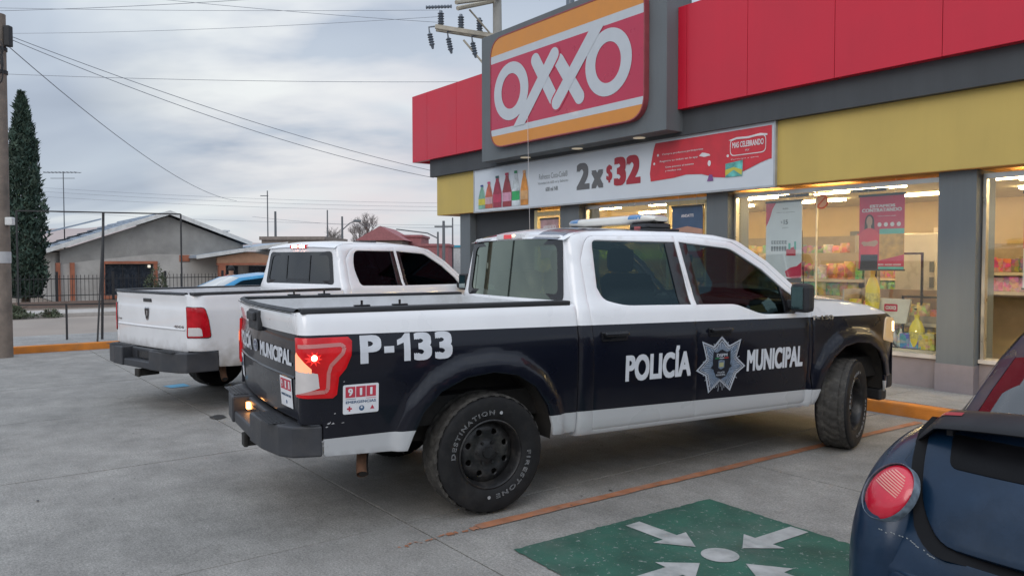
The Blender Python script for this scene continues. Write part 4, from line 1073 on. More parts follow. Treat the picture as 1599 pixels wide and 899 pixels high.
    mb = MB(); mb.box((X-.135, -.52, z-.026), (X-.13, -.44, z-.006)); mb.obj('foot_label', mat('label_red', (.5, .12, .12), .4), lb)
    # scuffs and chipped paint round the bumper corner
    r = random.Random(5); f = lambda u, v, o: police.sideS(-1, .0035+o)(u, v)
    for (cx, cz, n) in ((-1.115, .715, 4), (-1.04, .735, 2), (-1.120, .60, 4), (-1.045, .98, 1), (-1.04, .80, 1)):
        mb = MB()
        for i in range(n):
            x = cx + r.uniform(-.03, .05); z = cz + r.uniform(-.02, .02); w_ = r.uniform(.003, .014); h_ = r.uniform(.002, .006)
            flat_poly(mb, [(x-w_, z-h_*.3), (x, z-h_), (x+w_, z+h_*.2), (x+w_*.2, z+h_)], f, .0005*i)
        mb.obj('paint_chip', mat('chipped_primer', (.42, .42, .43), .7), root)
    # hood antenna
    mb = MB(); y = -.80; mb.lathe([(.02, 0), (.012, .03), (.004, .04)], 12, 0, Matrix.Translation((3.22, y, 1.385))); mb.tube([(3.22, y, 1.40), (3.205, y, 1.68), (3.19, y, 1.96)], [.004, .003, .002], 6); mb.obj('whip_antenna', M_TRIM, root)
    mb = MB()
    for sg in (-1, 1): mb.grid(lambda a, b: (3.16+.22*a, sg*(.12+.36*b), 1.372+.035*1+.026-.022*a), 1, 3)
    mb.obj('washer_cover', M_PLA, root)
    # warm beams of the lit headlights
    for sg in (-1, 1):
        ld = bpy.data.lights.new('headlight_beam', 'SPOT'); ld.energy = 70; ld.color = (1, .74, .40); ld.spot_size = R(60); ld.spot_blend = .9; ld.shadow_soft_size = .06
        lo = bpy.data.objects.new('headlight_beam', ld); COL.objects.link(lo); lo.parent = root; lo.location = (4.46, sg*.70, 1.04); lo.rotation_euler = (0, R(-90), 0)
LB_X = 1.75
SLICE[0] = .03; pol_marks(); SLICE[0] = 0

# ---- white pickup
ram = make_pickup(dict(
    name='white_pickup', label='plain white crew cab pickup with lit brake light parked behind the police pickup', pose=(-3.385, 10.03, .875),
    paint=M_RAMW, roofm=M_RAMW, bed_z=1.350, xr=-1.29, rc=.15, zs=ZS, ys=[y - (.0 if z < 1.3 else .0) for z, y in zip(ZS, YS)], ft=.15, flare=(.10, .03, .03), bz0=.50, z0=.44,
    bump_top=.715, bump_x=-.985, cb=(.74, .80), bed_end=.735, roof_dz=0,
    rear_door=[(.93, .475, .03), (1.800, .475, .01), (1.80, 1.35), (1.765, 1.875), (1.02, 1.865, .10), (.90, 1.72), (.88, 1.36)],
    front_door=[(1.808, .475, .01), (3.05, .475, .04), (3.055, 1.30), (3.03, 1.375), (2.905, 1.462), (2.68, 1.655), (2.36, 1.84, .06), (2.0, 1.870), (1.773, 1.876)],
    rear_win=[(1.05, 1.365, .05), (1.785, 1.350), (1.762, 1.835), (1.06, 1.838, .08), (.985, 1.62, .2)],
    front_win=[(1.818, 1.350), (2.93, 1.345, .03), (2.86, 1.445), (2.64, 1.625), (2.33, 1.80, .06), (1.796, 1.836)],
    trim=dict(rear_door=[[(1.70, 1.354), (1.783, 1.354), (1.762, 1.832), (1.69, 1.833)]], front_door=[[(1.820, 1.354), (1.88, 1.354), (1.86, 1.832), (1.798, 1.833)]]),
    handles=dict(rear_door=(1.06, 1.13), front_door=(1.98, 1.12)), handle_mat=M_RAMW,
    g_rear=G_SMOKE, g_front=G_SMOKE, g_back=glass_mat('smoked_rear_glass', (.05, .05, .06), 1.3), hl=0, mirror_y=1.02, bedw=M_BEDW, tg_y=.845, tg_z0=.70, crown=.035, rear_glass=(.78, .70, 1.385, 1.82), slider=True,
    bump=(.475, .695), bump_back=-1.46, plate_lit=False, steer=0, letters=False, wr=.395, rim=M_CHR))
def ram_marks():
    root = ram.root
    for sg in (-1, 1):
        S = ram.sideS(sg, .010)
        lens = rpoly([(-1.365, 1.185, .02), (-1.165, 1.180, .03), (-1.125, 1.05), (-1.095, .860, .03), (-1.355, .862, .02)])
        mb = MB(); panel(mb, [(c[0]+(x-c[0])*1.07, c[1]+(z-c[1])*1.05) for c in [(-1.235, 1.02)] for x, z in lens], ram.sideS(sg, .006), res=.03, outdir=(0, sg, 0), th=.02)
        bz_ = mb.obj('tail_light', M_TRIM, root)
        mb = MB(); panel(mb, lens, S, res=.03, outdir=(0, sg, 0), th=.01); mb.obj('red_lens', M_REDL, bz_)
        mb = MB(); panel(mb, rpoly([(-1.335, .965, .01), (-1.20, .965, .03), (-1.185, .875, .01), (-1.335, .875, .01)]), ram.sideS(sg, .0135), res=.03, outdir=(0, sg, 0), th=.004, r=.002); mb.obj('reversing_lens', M_WHL, bz_)
    T = ram.T(.003); ft = lambda u, v, off: T(-u, v) + Vector((-off, 0, 0))
    mb = MB(); shp = [(-.055, 1.15), (-.03, 1.165), (0, 1.155), (.03, 1.165), (.055, 1.15), (.05, 1.09), (.025, 1.025), (0, 1.01), (-.025, 1.025), (-.05, 1.09)]
    flat_poly(mb, shp, ft, .004, 0); ring(mb, [(x*.8, 1.09+(z-1.09)*.8) for x, z in shp], [(x*.4, 1.09+(z-1.09)*.5) for x, z in shp], ft, .006, 1)
    mb.prism([(0, 0)]*3, 0, 0) if False else None
    mb.obj('maker_emblem', [M_CHR, M_TRIM], ram.tg)
    mb = MB(); text_fit(mb, '4X4', ft, .60, .80, .955, .985, .04, 0, .003); text_fit(mb, '1500', ft, -.82, -.70, .99, 1.01, .03, 0, .003); mb.obj('tailgate_badge', M_CHR, ram.tg)
    T0 = ram.T(0); mb = MB(); M = Matrix.Translation(T0(0, 1.245)); mb.box((-.012, -.10, -.022), (.02, .10, .022), bev=.010, M=M); mb.obj('tailgate_handle', M_TRIM, ram.tg)
    mb = MB(); mb.grid(lambda a, b: T0(-.82+1.64*a, .925+.03*b) + Vector((-.008*math.sin(math.pi*b)-.0008, 0, 0)), 24, 4); mb.obj('tailgate_swage', M_RAMW, ram.tg)
    p = ram.back(0)(0, 1.88)
    mb = MB(); mb.box((p.x-.03, -.18, 1.865), (p.x+.06, .18, 1.912), bev=.012); ch = mb.obj('high_brake_light', M_REDLIT, root)
    for y in (-.10, .07):
        mb = MB(); mb.box((p.x-.037, y-.055, 1.874), (p.x-.028, y+.055, 1.905), bev=.003); mb.obj('bulb', mat('brake_bulb', (1, .3, .2), .3, emit=(1, .45, .34), es=40), ch)
    mb = MB(); mb.tube([(1.35, -.42, 1.955), (1.75, -.42, 1.965)], .012, 8); mb.obj('roof_trim', M_TRIM, root)
SLICE[0] = .04; ram_marks(); SLICE[0] = 0
# ================================================================ the shop
M_GREY = mat('dark_grey_render', (.135, .150, .158), .85, var=.06, vscale=2, bump=.12, bscale=120)
M_GREY2 = mat('charcoal_band', (.065, .070, .075), .8, var=.08, vscale=2, bump=.1, bscale=90)
M_RED = mat('red_composite_panel', (.58, .008, .032), .42, coat=.2, var=.05, vscale=1.2)
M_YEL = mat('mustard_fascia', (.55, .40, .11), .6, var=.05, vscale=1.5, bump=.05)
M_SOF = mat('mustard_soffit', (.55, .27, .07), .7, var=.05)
M_BASE = mat('taupe_plinth', (.235, .205, .215), .85, var=.12, vscale=3, bump=.1, dirt=((.15, .13, .13), .5))
M_ALU = mat('aluminium_frame', (.55, .54, .51), .35, metal=.8, var=.05)
M_CREAM = mat('cream_interior_wall', (.54, .42, .24), .9, var=.04)
M_CEIL = mat('interior_ceiling', (.66, .60, .46), .9)
M_TILE = mat('interior_floor', (.42, .38, .32), .4, var=.1, vscale=3)
for q_, a_ in ((M_RED, .035), (M_YEL, .04), (M_GREY, .10), (M_GREY2, .12)): streaks(q_, a_, 3.2, .3)
G_SHOP = glass_mat('shop_glass', (.95, .97, .95), .8, .01)
store = thing('convenience_store', 'long red, grey and mustard convenience store with glazed front', 'shop', W(0, 0, 0), SROT)
def sb(name, m, *boxes, bev=0, parent=None):
    mb = MB()
    for a, b in boxes: mb.box(a, b, bev=bev)
    return mb.obj(name, m, parent or store)
XR = 5.4
# pillars
for x0, x1 in ((-10.44, -10.04), (-6.96, -6.42), (-3.47, -3.07), (.0, .42), (3.6, 4.02)):
    sb('pillar', M_GREY, ((x0, 0, .46), (x1, .52, 2.745)))
    sb('pillar_foot', M_BASE, ((x0-.008, -.008, .129), (x1+.008, .53, .462)))
# plinth, sill, glazing
bays = [(-3.07, 0.0, [-1.69, -1.42]), (.42, 3.6, [2.0]), (-6.42, -3.47, [-4.38, -4.27])]
for k, (x0, x1, mull) in enumerate(bays):
    if k < 2:
        sb('plinth', M_BASE, ((x0+.01, .14, .129), (x1-.01, .34, .49))); sb('window_sill', mat('pale_sill', (.50, .46, .42), .7), ((x0+.01, .10, .491), (x1-.01, .36, .535)))
    zb = .536 if k < 2 else .13
    sb('head_rail', M_ALU, ((x0+.055, .13, 2.64), (x1-.055, .20, 2.70)))
    for xa in (x0+.02, x1-.055): sb('window_jamb', M_ALU, ((xa, .13, zb), (xa+.035, .21, 2.70)))
    e = [x0+.056] + [m_ for m_ in (mull[:1] if k < 2 else mull)] + [x1-.056]
    for a, b in zip(e[:-1], e[1:]):
        if b-a < .2: continue
        sb('glass_pane', G_SHOP, ((a+.004, .158, zb), (b-.004, .164, 2.64)))
    for m_ in mull[:1]: sb('mullion', mat('clear_edge_mullion', (.75, .68, .48), .3), ((m_-.006, .145, zb), (m_+.006, .175, 2.64)))
    if k == 2: sb('door_frame', mat('gilt_frame', (.70, .58, .32), .4, metal=.3), ((-4.40, .12, .13), (-4.34, .20, 2.64)), ((-3.60, .12, .13), (-3.55, .20, 2.64)), ((-4.40, .12, 2.60), (-3.55, .20, 2.66)))
sb('shutter_wall', mat('charcoal_wall', (.045, .048, .052), .8), ((-10.04, .16, .129), (-7.9, .30, 2.74)))
sb('door_frame', MATS['gilt_frame'], ((-7.90, .12, .13), (-7.80, .22, 2.70)), ((-7.02, .12, .13), (-6.97, .22, 2.70)), ((-7.8, .12, 2.58), (-7.02, .2, 2.66)))
sb('glass_pane', G_SHOP, ((-7.80, .16, .13), (-7.02, .166, 2.58)))
# fascia, soffit, upper walls
sb('yellow_fascia', M_YEL, ((-11.27, -.10, 2.752), (XR, .02, 3.648)))
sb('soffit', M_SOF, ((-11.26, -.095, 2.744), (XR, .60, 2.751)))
sb('side_wall', M_GREY, ((-11.20, .021, 2.752), (-11.10, 9.8, 5.3)), ((-10.42, .53, .129), (-10.30, 9.8, 2.743)))
sb('side_wall', M_GREY, ((XR-.1, .53, .129), (XR, 9.8, 5.3)))
sb('grey_band', M_GREY2, ((-11.42, -.20, 3.65), (XR, .25, 4.10)))
sb('upper_wall', M_GREY2, ((-11.3, .0, 4.101), (XR, .24, 5.50)))
sb('roof_slab', M_GREY2, ((-11.09, .25, 4.2), (XR-.11, 9.8, 4.4)))
# red cladding: single panels with open joints
for x0, x1 in ((-12.03, -11.35), (-11.345, -10.1), (-10.095, -9.09), (-9.085, -8.755), (-3.785, -3.62), (-3.615, -2.51), (-2.505, -1.18), (-1.175, .15), (.155, 1.48), (1.485, 2.81), (2.815, 4.14), (4.145, XR)):
    mb = MB(); mb.box((x0+.001, -.32, 4.035), (x1-.001, -.20, 5.60), bev=.003); mb.obj('red_panel', M_RED, store)
sb('red_panel', M_RED, ((-12.03, -.198, 4.035), (-11.93, .55, 5.60)))
# grey sign box with three recessed lights in its underside
sb('sign_box', M_GREY, ((-8.75, -.57, 3.705), (-3.79, .0, 6.20)))
for x in (-7.64, -6.13, -4.61):
    mb = MB(); mb.lathe([(0, 3.700), (.075, 3.700), (.085, 3.697), (.10, 3.697), (.10, 3.706)], 24, 0, Matrix.Translation((x, -.31, 0))); mb.obj('recessed_light', mat('downlight', (.62, .56, .46), .4, emit=(1, .85, .6), es=.25), store)

# ---- main sign
sx0, sx1, sz0, sz1 = -8.28, -4.17, 3.93, 6.03
SG = thing('shop_sign', 'big rounded OXXO sign in red, white and orange on the grey box', 'shop sign', W(-6.22, -.571, 4.98), SROT)
def fs(u, v, o): return Vector((u+6.22, -.105-o, v-4.98))
M_SR = mat('sign_red', (.46, .022, .065), .35, coat=.3, var=.03); M_SW = mat('sign_white', (.50, .53, .56), .4, coat=.2, var=.03); M_SO = mat('sign_orange', (.62, .24, .035), .4, coat=.2, var=.03)
rp = rpoly([(sx0, sz0, .38), (sx1, sz0, .38), (sx1, sz1, .38), (sx0, sz1, .38)], 8)
mb = MB(); n = len(rp); mb.add([fs(u, v, 0) for u, v in rp] + [fs(u, v, -.104) for u, v in rp], [(i, n+i, n+(i+1) % n, (i+1) % n) for i in range(n)], 0); 
big = rpoly([(sx0-.02, sz0-.02, .40), (sx1+.02, sz0-.02, .40), (sx1+.02, sz1+.02, .40), (sx0-.02, sz1+.02, .40)], 8)
ring(mb, big, rp, lambda u, v, o: fs(u, v, .006)); mb.add([fs(u, v, .006) for u, v in big] + [fs(u, v, -.10) for u, v in big], [(i, n+i, n+(i+1) % n, (i+1) % n) for i in range(n)], 0)
mb.obj('sign_case', mat('sign_case', (.30, .06, .07), .5), SG)
def clip(poly, z0, z1):
    o = []
    for a, b in zip(poly, poly[1:]+poly[:1]):
        for lim in sorted([l for l in (z0, z1) if (a[1]-l)*(b[1]-l) < 0], key=lambda l: abs(l-a[1])): 
            if z0 <= a[1] <= z1 and a not in o: o.append(a)
            t = (lim-a[1])/(b[1]-a[1]); o.append((a[0]+(b[0]-a[0])*t, lim))
        if z0 <= b[1] <= z1: o.append(b)
    return o
zb0, zb1, zt0, zt1 = 4.145, 4.265, 5.56, 5.705
for nm, a, b, m_ in (('orange_band', sz0, zb0, M_SO), ('white_band', zb0, zb1, M_SW), ('red_field', zb1, zt0, M_SR), ('white_band', zt0, zt1, M_SW), ('orange_band', zt1, sz1, M_SO)):
    pc = clip(rp, a, b); mb = MB(); flat_poly(mb, pc, fs, 0.0, 0); mb.obj(nm, m_, SG)
def capsule(a, b, w_, e0=True, e1=True):
    a = Vector(a); b = Vector(b); d = (b-a).normalized(); n_ = Vector((-d.y, d.x)); o = []
    base = math.atan2(n_.y, n_.x)
    if e0: o += [tuple(a + Vector((math.cos(base+math.pi*i/8), math.sin(base+math.pi*i/8)))*w_) for i in range(9)]
    else: o += [tuple(a+n_*w_), tuple(a-n_*w_)]
    if e1: o += [tuple(b + Vector((math.cos(base+math.pi+math.pi*i/8), math.sin(base+math.pi+math.pi*i/8)))*w_) for i in range(9)]
    else: o += [tuple(b-n_*w_), tuple(b+n_*w_)]
    return o
for cx, cz in ((-7.62, 4.935), (-4.965, 4.945)):
    mb = MB(); ring(mb, circ(cx, cz, .545, .55, 48), circ(cx, cz, .30, .335, 48), fs, .006); 
    mb.obj('letter_o', M_SW, SG)
ww = .125
A1, B1, A2, B2 = (-7.50, 4.10), (-6.33, 5.36), (-6.27, 4.50), (-5.02, 5.80)
def part_(a, b, t0, t1): a = Vector(a); b = Vector(b); return tuple(a+(b-a)*t0), tuple(a+(b-a)*t1)
mb = MB(); flat_poly(mb, capsule((-6.87, 5.37), (-6.36, 4.60), ww), fs, .006); mb.obj('letter_x_stroke', M_SW, SG)
mb = MB(); flat_poly(mb, capsule((-6.20, 5.22), (-5.66, 4.50), ww), fs, .006); mb.obj('letter_x_stroke', M_SW, SG)
mb = MB(); flat_poly(mb, capsule(*part_(A1, B1, .90, 1.0), ww+.035), fs, .0075); flat_poly(mb, capsule(*part_(A2, B2, 0, .13), ww+.035), fs, .0078); mb.obj('letter_gap', M_SR, SG)
mb = MB(); flat_poly(mb, clip(capsule(A1, B1, ww, False), zb1-.02, 6), fs, .009); mb.obj('letter_x_stroke', M_SW, SG)
mb = MB(); flat_poly(mb, clip(capsule(A2, B2, ww, True, False), 4, zt0+.02), fs, .0095); mb.obj('letter_x_stroke', M_SW, SG)

# ---- promotional banner
BN = thing('promo_banner', 'long white and red drinks banner reading 2x $32 under the shop sign', 'banner', W(-5.91, -.101, 3.19), SROT)
bx0, bx1, bz0_, bz1_ = -9.65, -2.18, 2.755, 3.625
def fbn(u, v, o): 
    return Vector((u+5.91, -.042-o, v-3.19))
M_BW = mat('banner_vinyl_white', (.60, .64, .68), .45, var=.05, vscale=1.2); M_BR = mat('banner_red', (.56, .035, .05), .5, var=.1); M_BG = mat('banner_grey_print', (.13, .13, .135), .6); M_BD = mat('banner_dark_red_print', (.36, .03, .045), .6)
mb = MB(); mb.grid(lambda a, b: fbn(bx0+(bx1-bx0)*a, bz0_+(bz1_-bz0_)*b, 0), 60, 6); mb.obj('vinyl_sheet', M_BW, BN)
mb = MB()
for a, b in (((bx0-.03, bz0_-.03), (bx1+.03, bz0_)), ((bx0-.03, bz1_), (bx1+.03, bz1_+.03)), ((bx0-.03, bz0_), (bx0, bz1_)), ((bx1, bz0_), (bx1+.03, bz1_))): mb.box((a[0]+5.91, -.05, a[1]-3.19), (b[0]+5.91, .0, b[1]-3.19))
mb.obj('banner_frame', mat('banner_frame_grey', (.42, .43, .44), .4, metal=.3), BN)
mb = MB(); text_fit(mb, '2', fbn, -6.33, -5.98, 2.98, 3.46, .05, 0, .004); text_fit(mb, 'x', fbn, -5.93, -5.62, 2.98, 3.30, .06, 0, .004); mb.obj('price_count', M_BG, BN)
mb = MB(); text_fit(mb, '$', fbn, -5.55, -5.40, 3.05, 3.36, .04, 0, .004); text_fit(mb, '32', fbn, -5.36, -4.73, 2.98, 3.47, .055, 0, .004); mb.obj('price_figure', M_BD, BN)
mb = MB(); text_fit(mb, 'Refresco Coca-Cola\u00ae', fbn, -7.42, -6.58, 3.26, 3.37, .0, 0, .004); text_fit(mb, 'Variedad de 600 ml y Sabores', fbn, -7.46, -6.56, 3.15, 3.21, 0, 0, .004); text_fit(mb, '600 ml NR', fbn, -7.22, -6.85, 3.02, 3.10, .03, 0, .004); mb.obj('small_print', mat('banner_mid_grey', (.22, .24, .25), .6), BN)
wave = [(-4.50, 2.99)] + [(-4.50+.02*i, 2.99) for i in (1,)] + [(-4.0, 3.01), (-3.75, 3.04), (-3.45, 3.02), (-3.2, 2.95), (-3.0, 2.93), (-2.8, 2.96), (-2.6, 3.02), (-2.4, 3.09), (-2.25, 3.13), (-2.21, 3.13), (-2.21, 3.60), (-4.40, 3.60), (-4.44, 3.50), (-4.49, 3.30), (-4.52, 3.12)]
mb = MB(); flat_poly(mb, wave, fbn, .006); mb.obj('red_print', M_BR, BN)
M_PW = mat('print_pale', (.66, .62, .62), .6)
mb = MB()
for i, (x0, x1, z, s_) in enumerate(((-4.25, -3.42, 3.40, 'Compra productos participantes'), (-4.30, -3.52, 3.29, 'Registra tu ticket en la app'), (-4.18, -3.60, 3.19, 'Gana premios al instante'), (-4.18, -3.85, 3.13, 'y muchos mas'))): text_fit(mb, s_, fbn, x0, x1, z-.018, z+.018, .01, 0, .010)
text_fit(mb, 'MAS CELEBRANDO', fbn, -2.88, -2.34, 3.345, 3.43, .03, 0, .010); text_fit(mb, 'MX', fbn, -2.65, -2.58, 3.28, 3.31, .0, 0, .010); text_fit(mb, 'Participa y gana', fbn, -2.90, -2.42, 3.17, 3.19, 0, 0, .010)
ro = rpoly([(-2.92, 3.23, .08), (-2.30, 3.23, .08), (-2.30, 3.49, .08), (-2.92, 3.49, .08)]); ring(mb, ro, [(-2.61+(x+2.61)*.965, 3.36+(z-3.36)*.90) for x, z in ro], fbn, .010)
flat_poly(mb, [(-2.95, 3.47), (-2.8, 3.50), (-2.6, 3.49), (-2.4, 3.51), (-2.28, 3.49), (-2.28, 3.465), (-2.45, 3.475), (-2.6, 3.46), (-2.8, 3.47), (-2.88, 3.455)], fbn, .011)
for cx, cz in ((-2.96, 3.245), (-4.34, 3.40), (-4.42, 3.27)): flat_poly(mb, circ(cx, cz, .022, n=10), fbn, .010)
flat_poly(mb, [(-3.50, 3.30), (-3.44, 3.345), (-3.38, 3.335), (-3.30, 3.31), (-3.28, 3.285), (-3.40, 3.275)], fbn, .010)
mb.obj('white_print', M_PW, BN)
mb = MB(); flat_poly(mb, [(-3.00, 2.93), (-2.70, 2.93), (-2.69, 3.16), (-3.00, 3.13)], fbn, .011, 0); flat_poly(mb, [(-3.00, 2.95), (-2.85, 3.03), (-2.71, 2.94), (-2.70, 3.02), (-2.85, 3.07), (-3.00, 3.04)], fbn, .012, 1); flat_poly(mb, [(-3.34, 2.90), (-3.30, 3.0), (-3.24, 2.99), (-3.22, 2.90)], fbn, .011, 2); flat_poly(mb, circ(-3.30, 3.17, .03, .045, 14), fbn, .011, 3)
mb.obj('prize_picture', [mat('screen_teal', (.12, .42, .38), .5, var=.5, vscale=9), mat('screen_yellow', (.55, .50, .08), .5), mat('print_purple', (.22, .08, .25), .5), M_PW], BN)
bc = [(-9.36, .26, (.20, .38, .28), (.03, .05, .22), (.55, .48, .06), .62), (-9.10, .27, (.50, .13, .08), (.5, .05, .15), (.55, .35, .36), .68), (-8.80, .30, (.32, .04, .07), (.03, .09, .09), (.45, .05, .10), .80), (-8.46, .31, (.30, .05, .06), (.40, .02, .07), (.60, .30, .40), .84), (-8.16, .26, (.55, .60, .62), (.02, .22, .09), (.04, .38, .12), .86), (-7.88, .25, (.62, .25, .05), (.6, .35, .2), (.62, .35, .15), .84)]
for i, (cx, wd, c1, c2, c3, ht) in enumerate(bc):
    k = wd/2; h0 = 2.80; H = ht*.82
    prof = [(1, 0), (1, .45), (.85, .55), (.62, .72), (.36, .84), (.32, .92)]
    sh = [(cx+k*a, h0+H*b) for a, b in prof] + [(cx-k*a, h0+H*b) for a, b in prof[::-1]]
    mb = MB(); flat_poly(mb, sh, fbn, .008+.0005*i, 0); flat_poly(mb, [(cx-k*.98, h0+H*.16), (cx+k*.98, h0+H*.16), (cx+k*.98, h0+H*.42), (cx-k*.98, h0+H*.42)], fbn, .0115+.0005*i, 2); flat_poly(mb, [(cx-k*.38, h0+H*.925), (cx+k*.38, h0+H*.925), (cx+k*.38, h0+H), (cx-k*.38, h0+H)], fbn, .0115+.0005*i, 1)
    mb.obj('printed_bottle', [mat('print_a%d' % i, c1, .5, var=.3, vscale=9), mat('print_b%d' % i, c2, .5), mat('print_c%d' % i, c3, .5, var=.2, vscale=9)], BN)

# ---- interior
sb('interior_floor', M_TILE, ((-10.2, .35, .100), (XR-.12, 9.6, .1345)))
sb('interior_ceiling', M_CEIL, ((-10.2, .20, 2.95), (XR-.12, 9.6, 3.0)))
sb('back_wall', M_CREAM, ((-10.2, 7.6, .13), (XR-.12, 7.7, 2.95)))
sb('inner_side_wall', M_CREAM, ((-10.25, .4, .13), (-10.15, 7.6, 2.95)))
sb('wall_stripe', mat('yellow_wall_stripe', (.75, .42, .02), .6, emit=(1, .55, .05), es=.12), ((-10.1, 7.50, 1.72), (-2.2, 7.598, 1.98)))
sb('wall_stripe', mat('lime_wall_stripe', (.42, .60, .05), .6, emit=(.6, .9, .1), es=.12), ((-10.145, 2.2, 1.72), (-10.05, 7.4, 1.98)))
M_TUBE = mat('ceiling_tube_light', (1, .95, .85), .5, emit=(1, .72, .36), es=52)
for y in (1.35, 3.2, 5.2):
    for x in (-9.2, -7.0, -4.8, -2.6, -.4, 1.8, 4.0):
        mb = MB(); mb.box((x-.62, y-.06, 2.90), (x+.62, y+.06, 2.947), bev=.01); mb.obj('ceiling_light', M_TUBE, store)
for x, l in ((-2.65, .55), (-1.55, .55), (1.0, .5)):
    mb = MB(); mb.box((x-l/2, .30, 2.61), (x+l/2, .34, 2.63)); mb.obj('window_light_strip', M_TUBE, store)
    mb = MB(); mb.box((x+l/2, .26, 2.60), (x+l/2+.5, .34, 2.64)); mb.obj('blind_rail', M_TRIM, store)
for y in (3.0, 6.4):
    pass
# gondolas of goods: rack is a thing, each pack another
PK = [('red', (.52, .04, .04)), ('green', (.06, .30, .08)), ('yellow', (.62, .46, .05)), ('orange', (.62, .22, .04)), ('blue', (.06, .13, .42)), ('white', (.58, .55, .50)), ('brown', (.18, .09, .05)), ('pink', (.55, .18, .25))]
PM = [mat('%s_packaging' % n, c, .35, coat=.3, var=.35, vscale=22) for n, c in PK]
for m_ in PM:   # printed packs: patches of contrasting ink
    t_ = m_.node_tree; b_ = t_.nodes['Principled BSDF']; sr = b_.inputs['Base Color'].links[0].from_socket
    oi = t_.nodes.new('ShaderNodeObjectInfo'); tc_ = next(n for n in t_.nodes if n.type == 'TEX_COORD')
    ad_ = t_.nodes.new('ShaderNodeVectorMath'); ad_.operation = 'ADD'; t_.links.new(tc_.outputs['Object'], ad_.inputs[0]); t_.links.new(oi.outputs['Location'], ad_.inputs[1])
    vo_ = t_.nodes.new('ShaderNodeTexVoronoi'); vo_.inputs['Scale'].default_value = 16; t_.links.new(ad_.outputs[0], vo_.inputs[0])
    hs = t_.nodes.new('ShaderNodeHueSaturation'); hs.inputs['Saturation'].default_value = 1.2; hs.inputs['Value'].default_value = .75; t_.links.new(vo_.outputs['Color'], hs.inputs['Color'])
    mx_ = t_.nodes.new('ShaderNodeMixRGB'); mx_.inputs[0].default_value = .30; t_.links.new(sr, mx_.inputs[1]); t_.links.new(hs.outputs[0], mx_.inputs[2]); t_.links.new(mx_.outputs[0], b_.inputs['Base Color'])
def bag_mesh(m_, w_, h_, d_):
    mb = MB()
    def f(a, b):
        t = 2*math.pi*a; z = h_*b; e = math.sin(math.pi*min(1, max(0, b)))**.45*.9+.1
        return (w_/2*math.cos(t)*(1 if abs(math.sin(t)) < .99 else 1), d_/2*math.sin(t)*e, z)
    mb.grid(f, 10, 5); return mb
def box_mesh(w_, h_, d_):
    mb = MB(); mb.box((-w_/2, -d_/2, 0), (w_/2, d_/2, h_), bev=.006); return mb
def bottle_mesh(w_, h_, d_):
    mb = MB(); r = w_/2; mb.lathe([(0, 0), (r, .01), (r, h_*.62), (r*.4, h_*.82), (r*.35, h_*.93), (0, h_)], 10); return mb
protos = {}
for ci, m_ in enumerate(PM):
    for kind in ('snack_bag', 'carton', 'drink_bottle'):
        mb = {'snack_bag': bag_mesh(m_, .155, .21, .09) if kind == 'snack_bag' else None, 'carton': box_mesh(.12, .19, .10), 'drink_bottle': bottle_mesh(.08, .23, .08)}[kind]
        me = mb.obj(kind, m_); protos[(kind, ci)] = me.data; bpy.data.objects.remove(me)
rg = random.Random(11)
def rack(label, x0, x1, y, ry, levels, z0=.14, depth=.42, where='', kinds=('snack_bag', 'carton', 'drink_bottle'), colors=range(8), step=.145, backs=True):
    cx = (x0+x1)/2; L = x1-x0
    t = thing('shop_shelf', label, 'shelf', W(cx, y, z0-.005), SROT + ry)
    Mt = Matrix.Translation(W(cx, y, z0-.005)) @ Matrix.Rotation(SROT+ry, 4, 'Z')
    mb = MB(); mb.box((-L/2, depth*.4, 0), (L/2, depth*.5, levels[-1]+.42-z0)); mb.obj('back_panel', mat('rack_back', (.30, .25, .18), .7), t)
    for s_ in (-1, 1): mb = MB(); mb.box((s_*(L/2+.001), -depth/2, 0), (s_*(L/2+.021), depth/2, levels[-1]+.42-z0)); mb.obj('end_panel', mat('rack_end', (.35, .32, .28), .6), t)
    for lz in levels:
        mb = MB(); mb.box((-L/2, -depth/2, lz-z0-.02), (L/2, depth*.39, lz-z0+.0)); mb.box((-L/2, -depth/2-.012, lz-z0-.035), (L/2, -depth/2-.001, lz-z0+.01)); mb.obj('shelf_board', mat('shelf_board', (.50, .44, .34), .6), t)
    for lz in levels:
        x = -L/2 + .10; cnt_ = {}
        while x < L/2 - .08:
            kind = rg.choice(kinds); ci = rg.choice(list(colors))
            run = rg.randint(1, 3)
            for r_ in range(run):
                if x >= L/2-.08: break
                o = bpy.data.objects.new(kind, protos[(kind, ci)]); COL.objects.link(o)
                p = Mt @ Vector((x, -depth/2 + .07 + rg.random()*.03, lz-z0+.012)); o.location = p; o.rotation_euler = (R(rg.uniform(-5, 5)), 0, SROT+ry+R(rg.uniform(-9, 9)))
                s_ = 1.18 if kind == 'snack_bag' else 1.0; o.scale = (s_, s_, s_*rg.uniform(.9, 1.15))
                cnt_[(ci, kind)] = cnt_.get((ci, kind), 0) + 1; li = levels.index(lz); nth = lambda q: {1: 'first', 2: 'second', 3: 'third'}.get(q, '%dth' % q)
                tag(o, '%s %s %s from the left on the %s shelf of %s' % (nth(cnt_[(ci, kind)]), PK[ci][0], {'snack_bag': 'snack bag', 'carton': 'carton', 'drink_bottle': 'bottle'}[kind], ['lowest', 'second lowest', 'third lowest', 'fourth lowest', 'fifth'][li] if li < len(levels)-1 else 'top', where), {'snack_bag': 'snack bag', 'carton': 'carton', 'drink_bottle': 'bottle'}[kind], '%s %ss on %s' % (PK[ci][0], kind.replace('_', ' '), where))
                x += step*(1.1 if kind == 'snack_bag' else .72)
    return t
rack('long snack gondola standing left of the hiring poster inside the shop', -5.4, -2.55, 2.9, 0, [.70, .95, 1.20, 1.45, 1.70], where='the long gondola', kinds=('snack_bag', 'snack_bag', 'carton'))
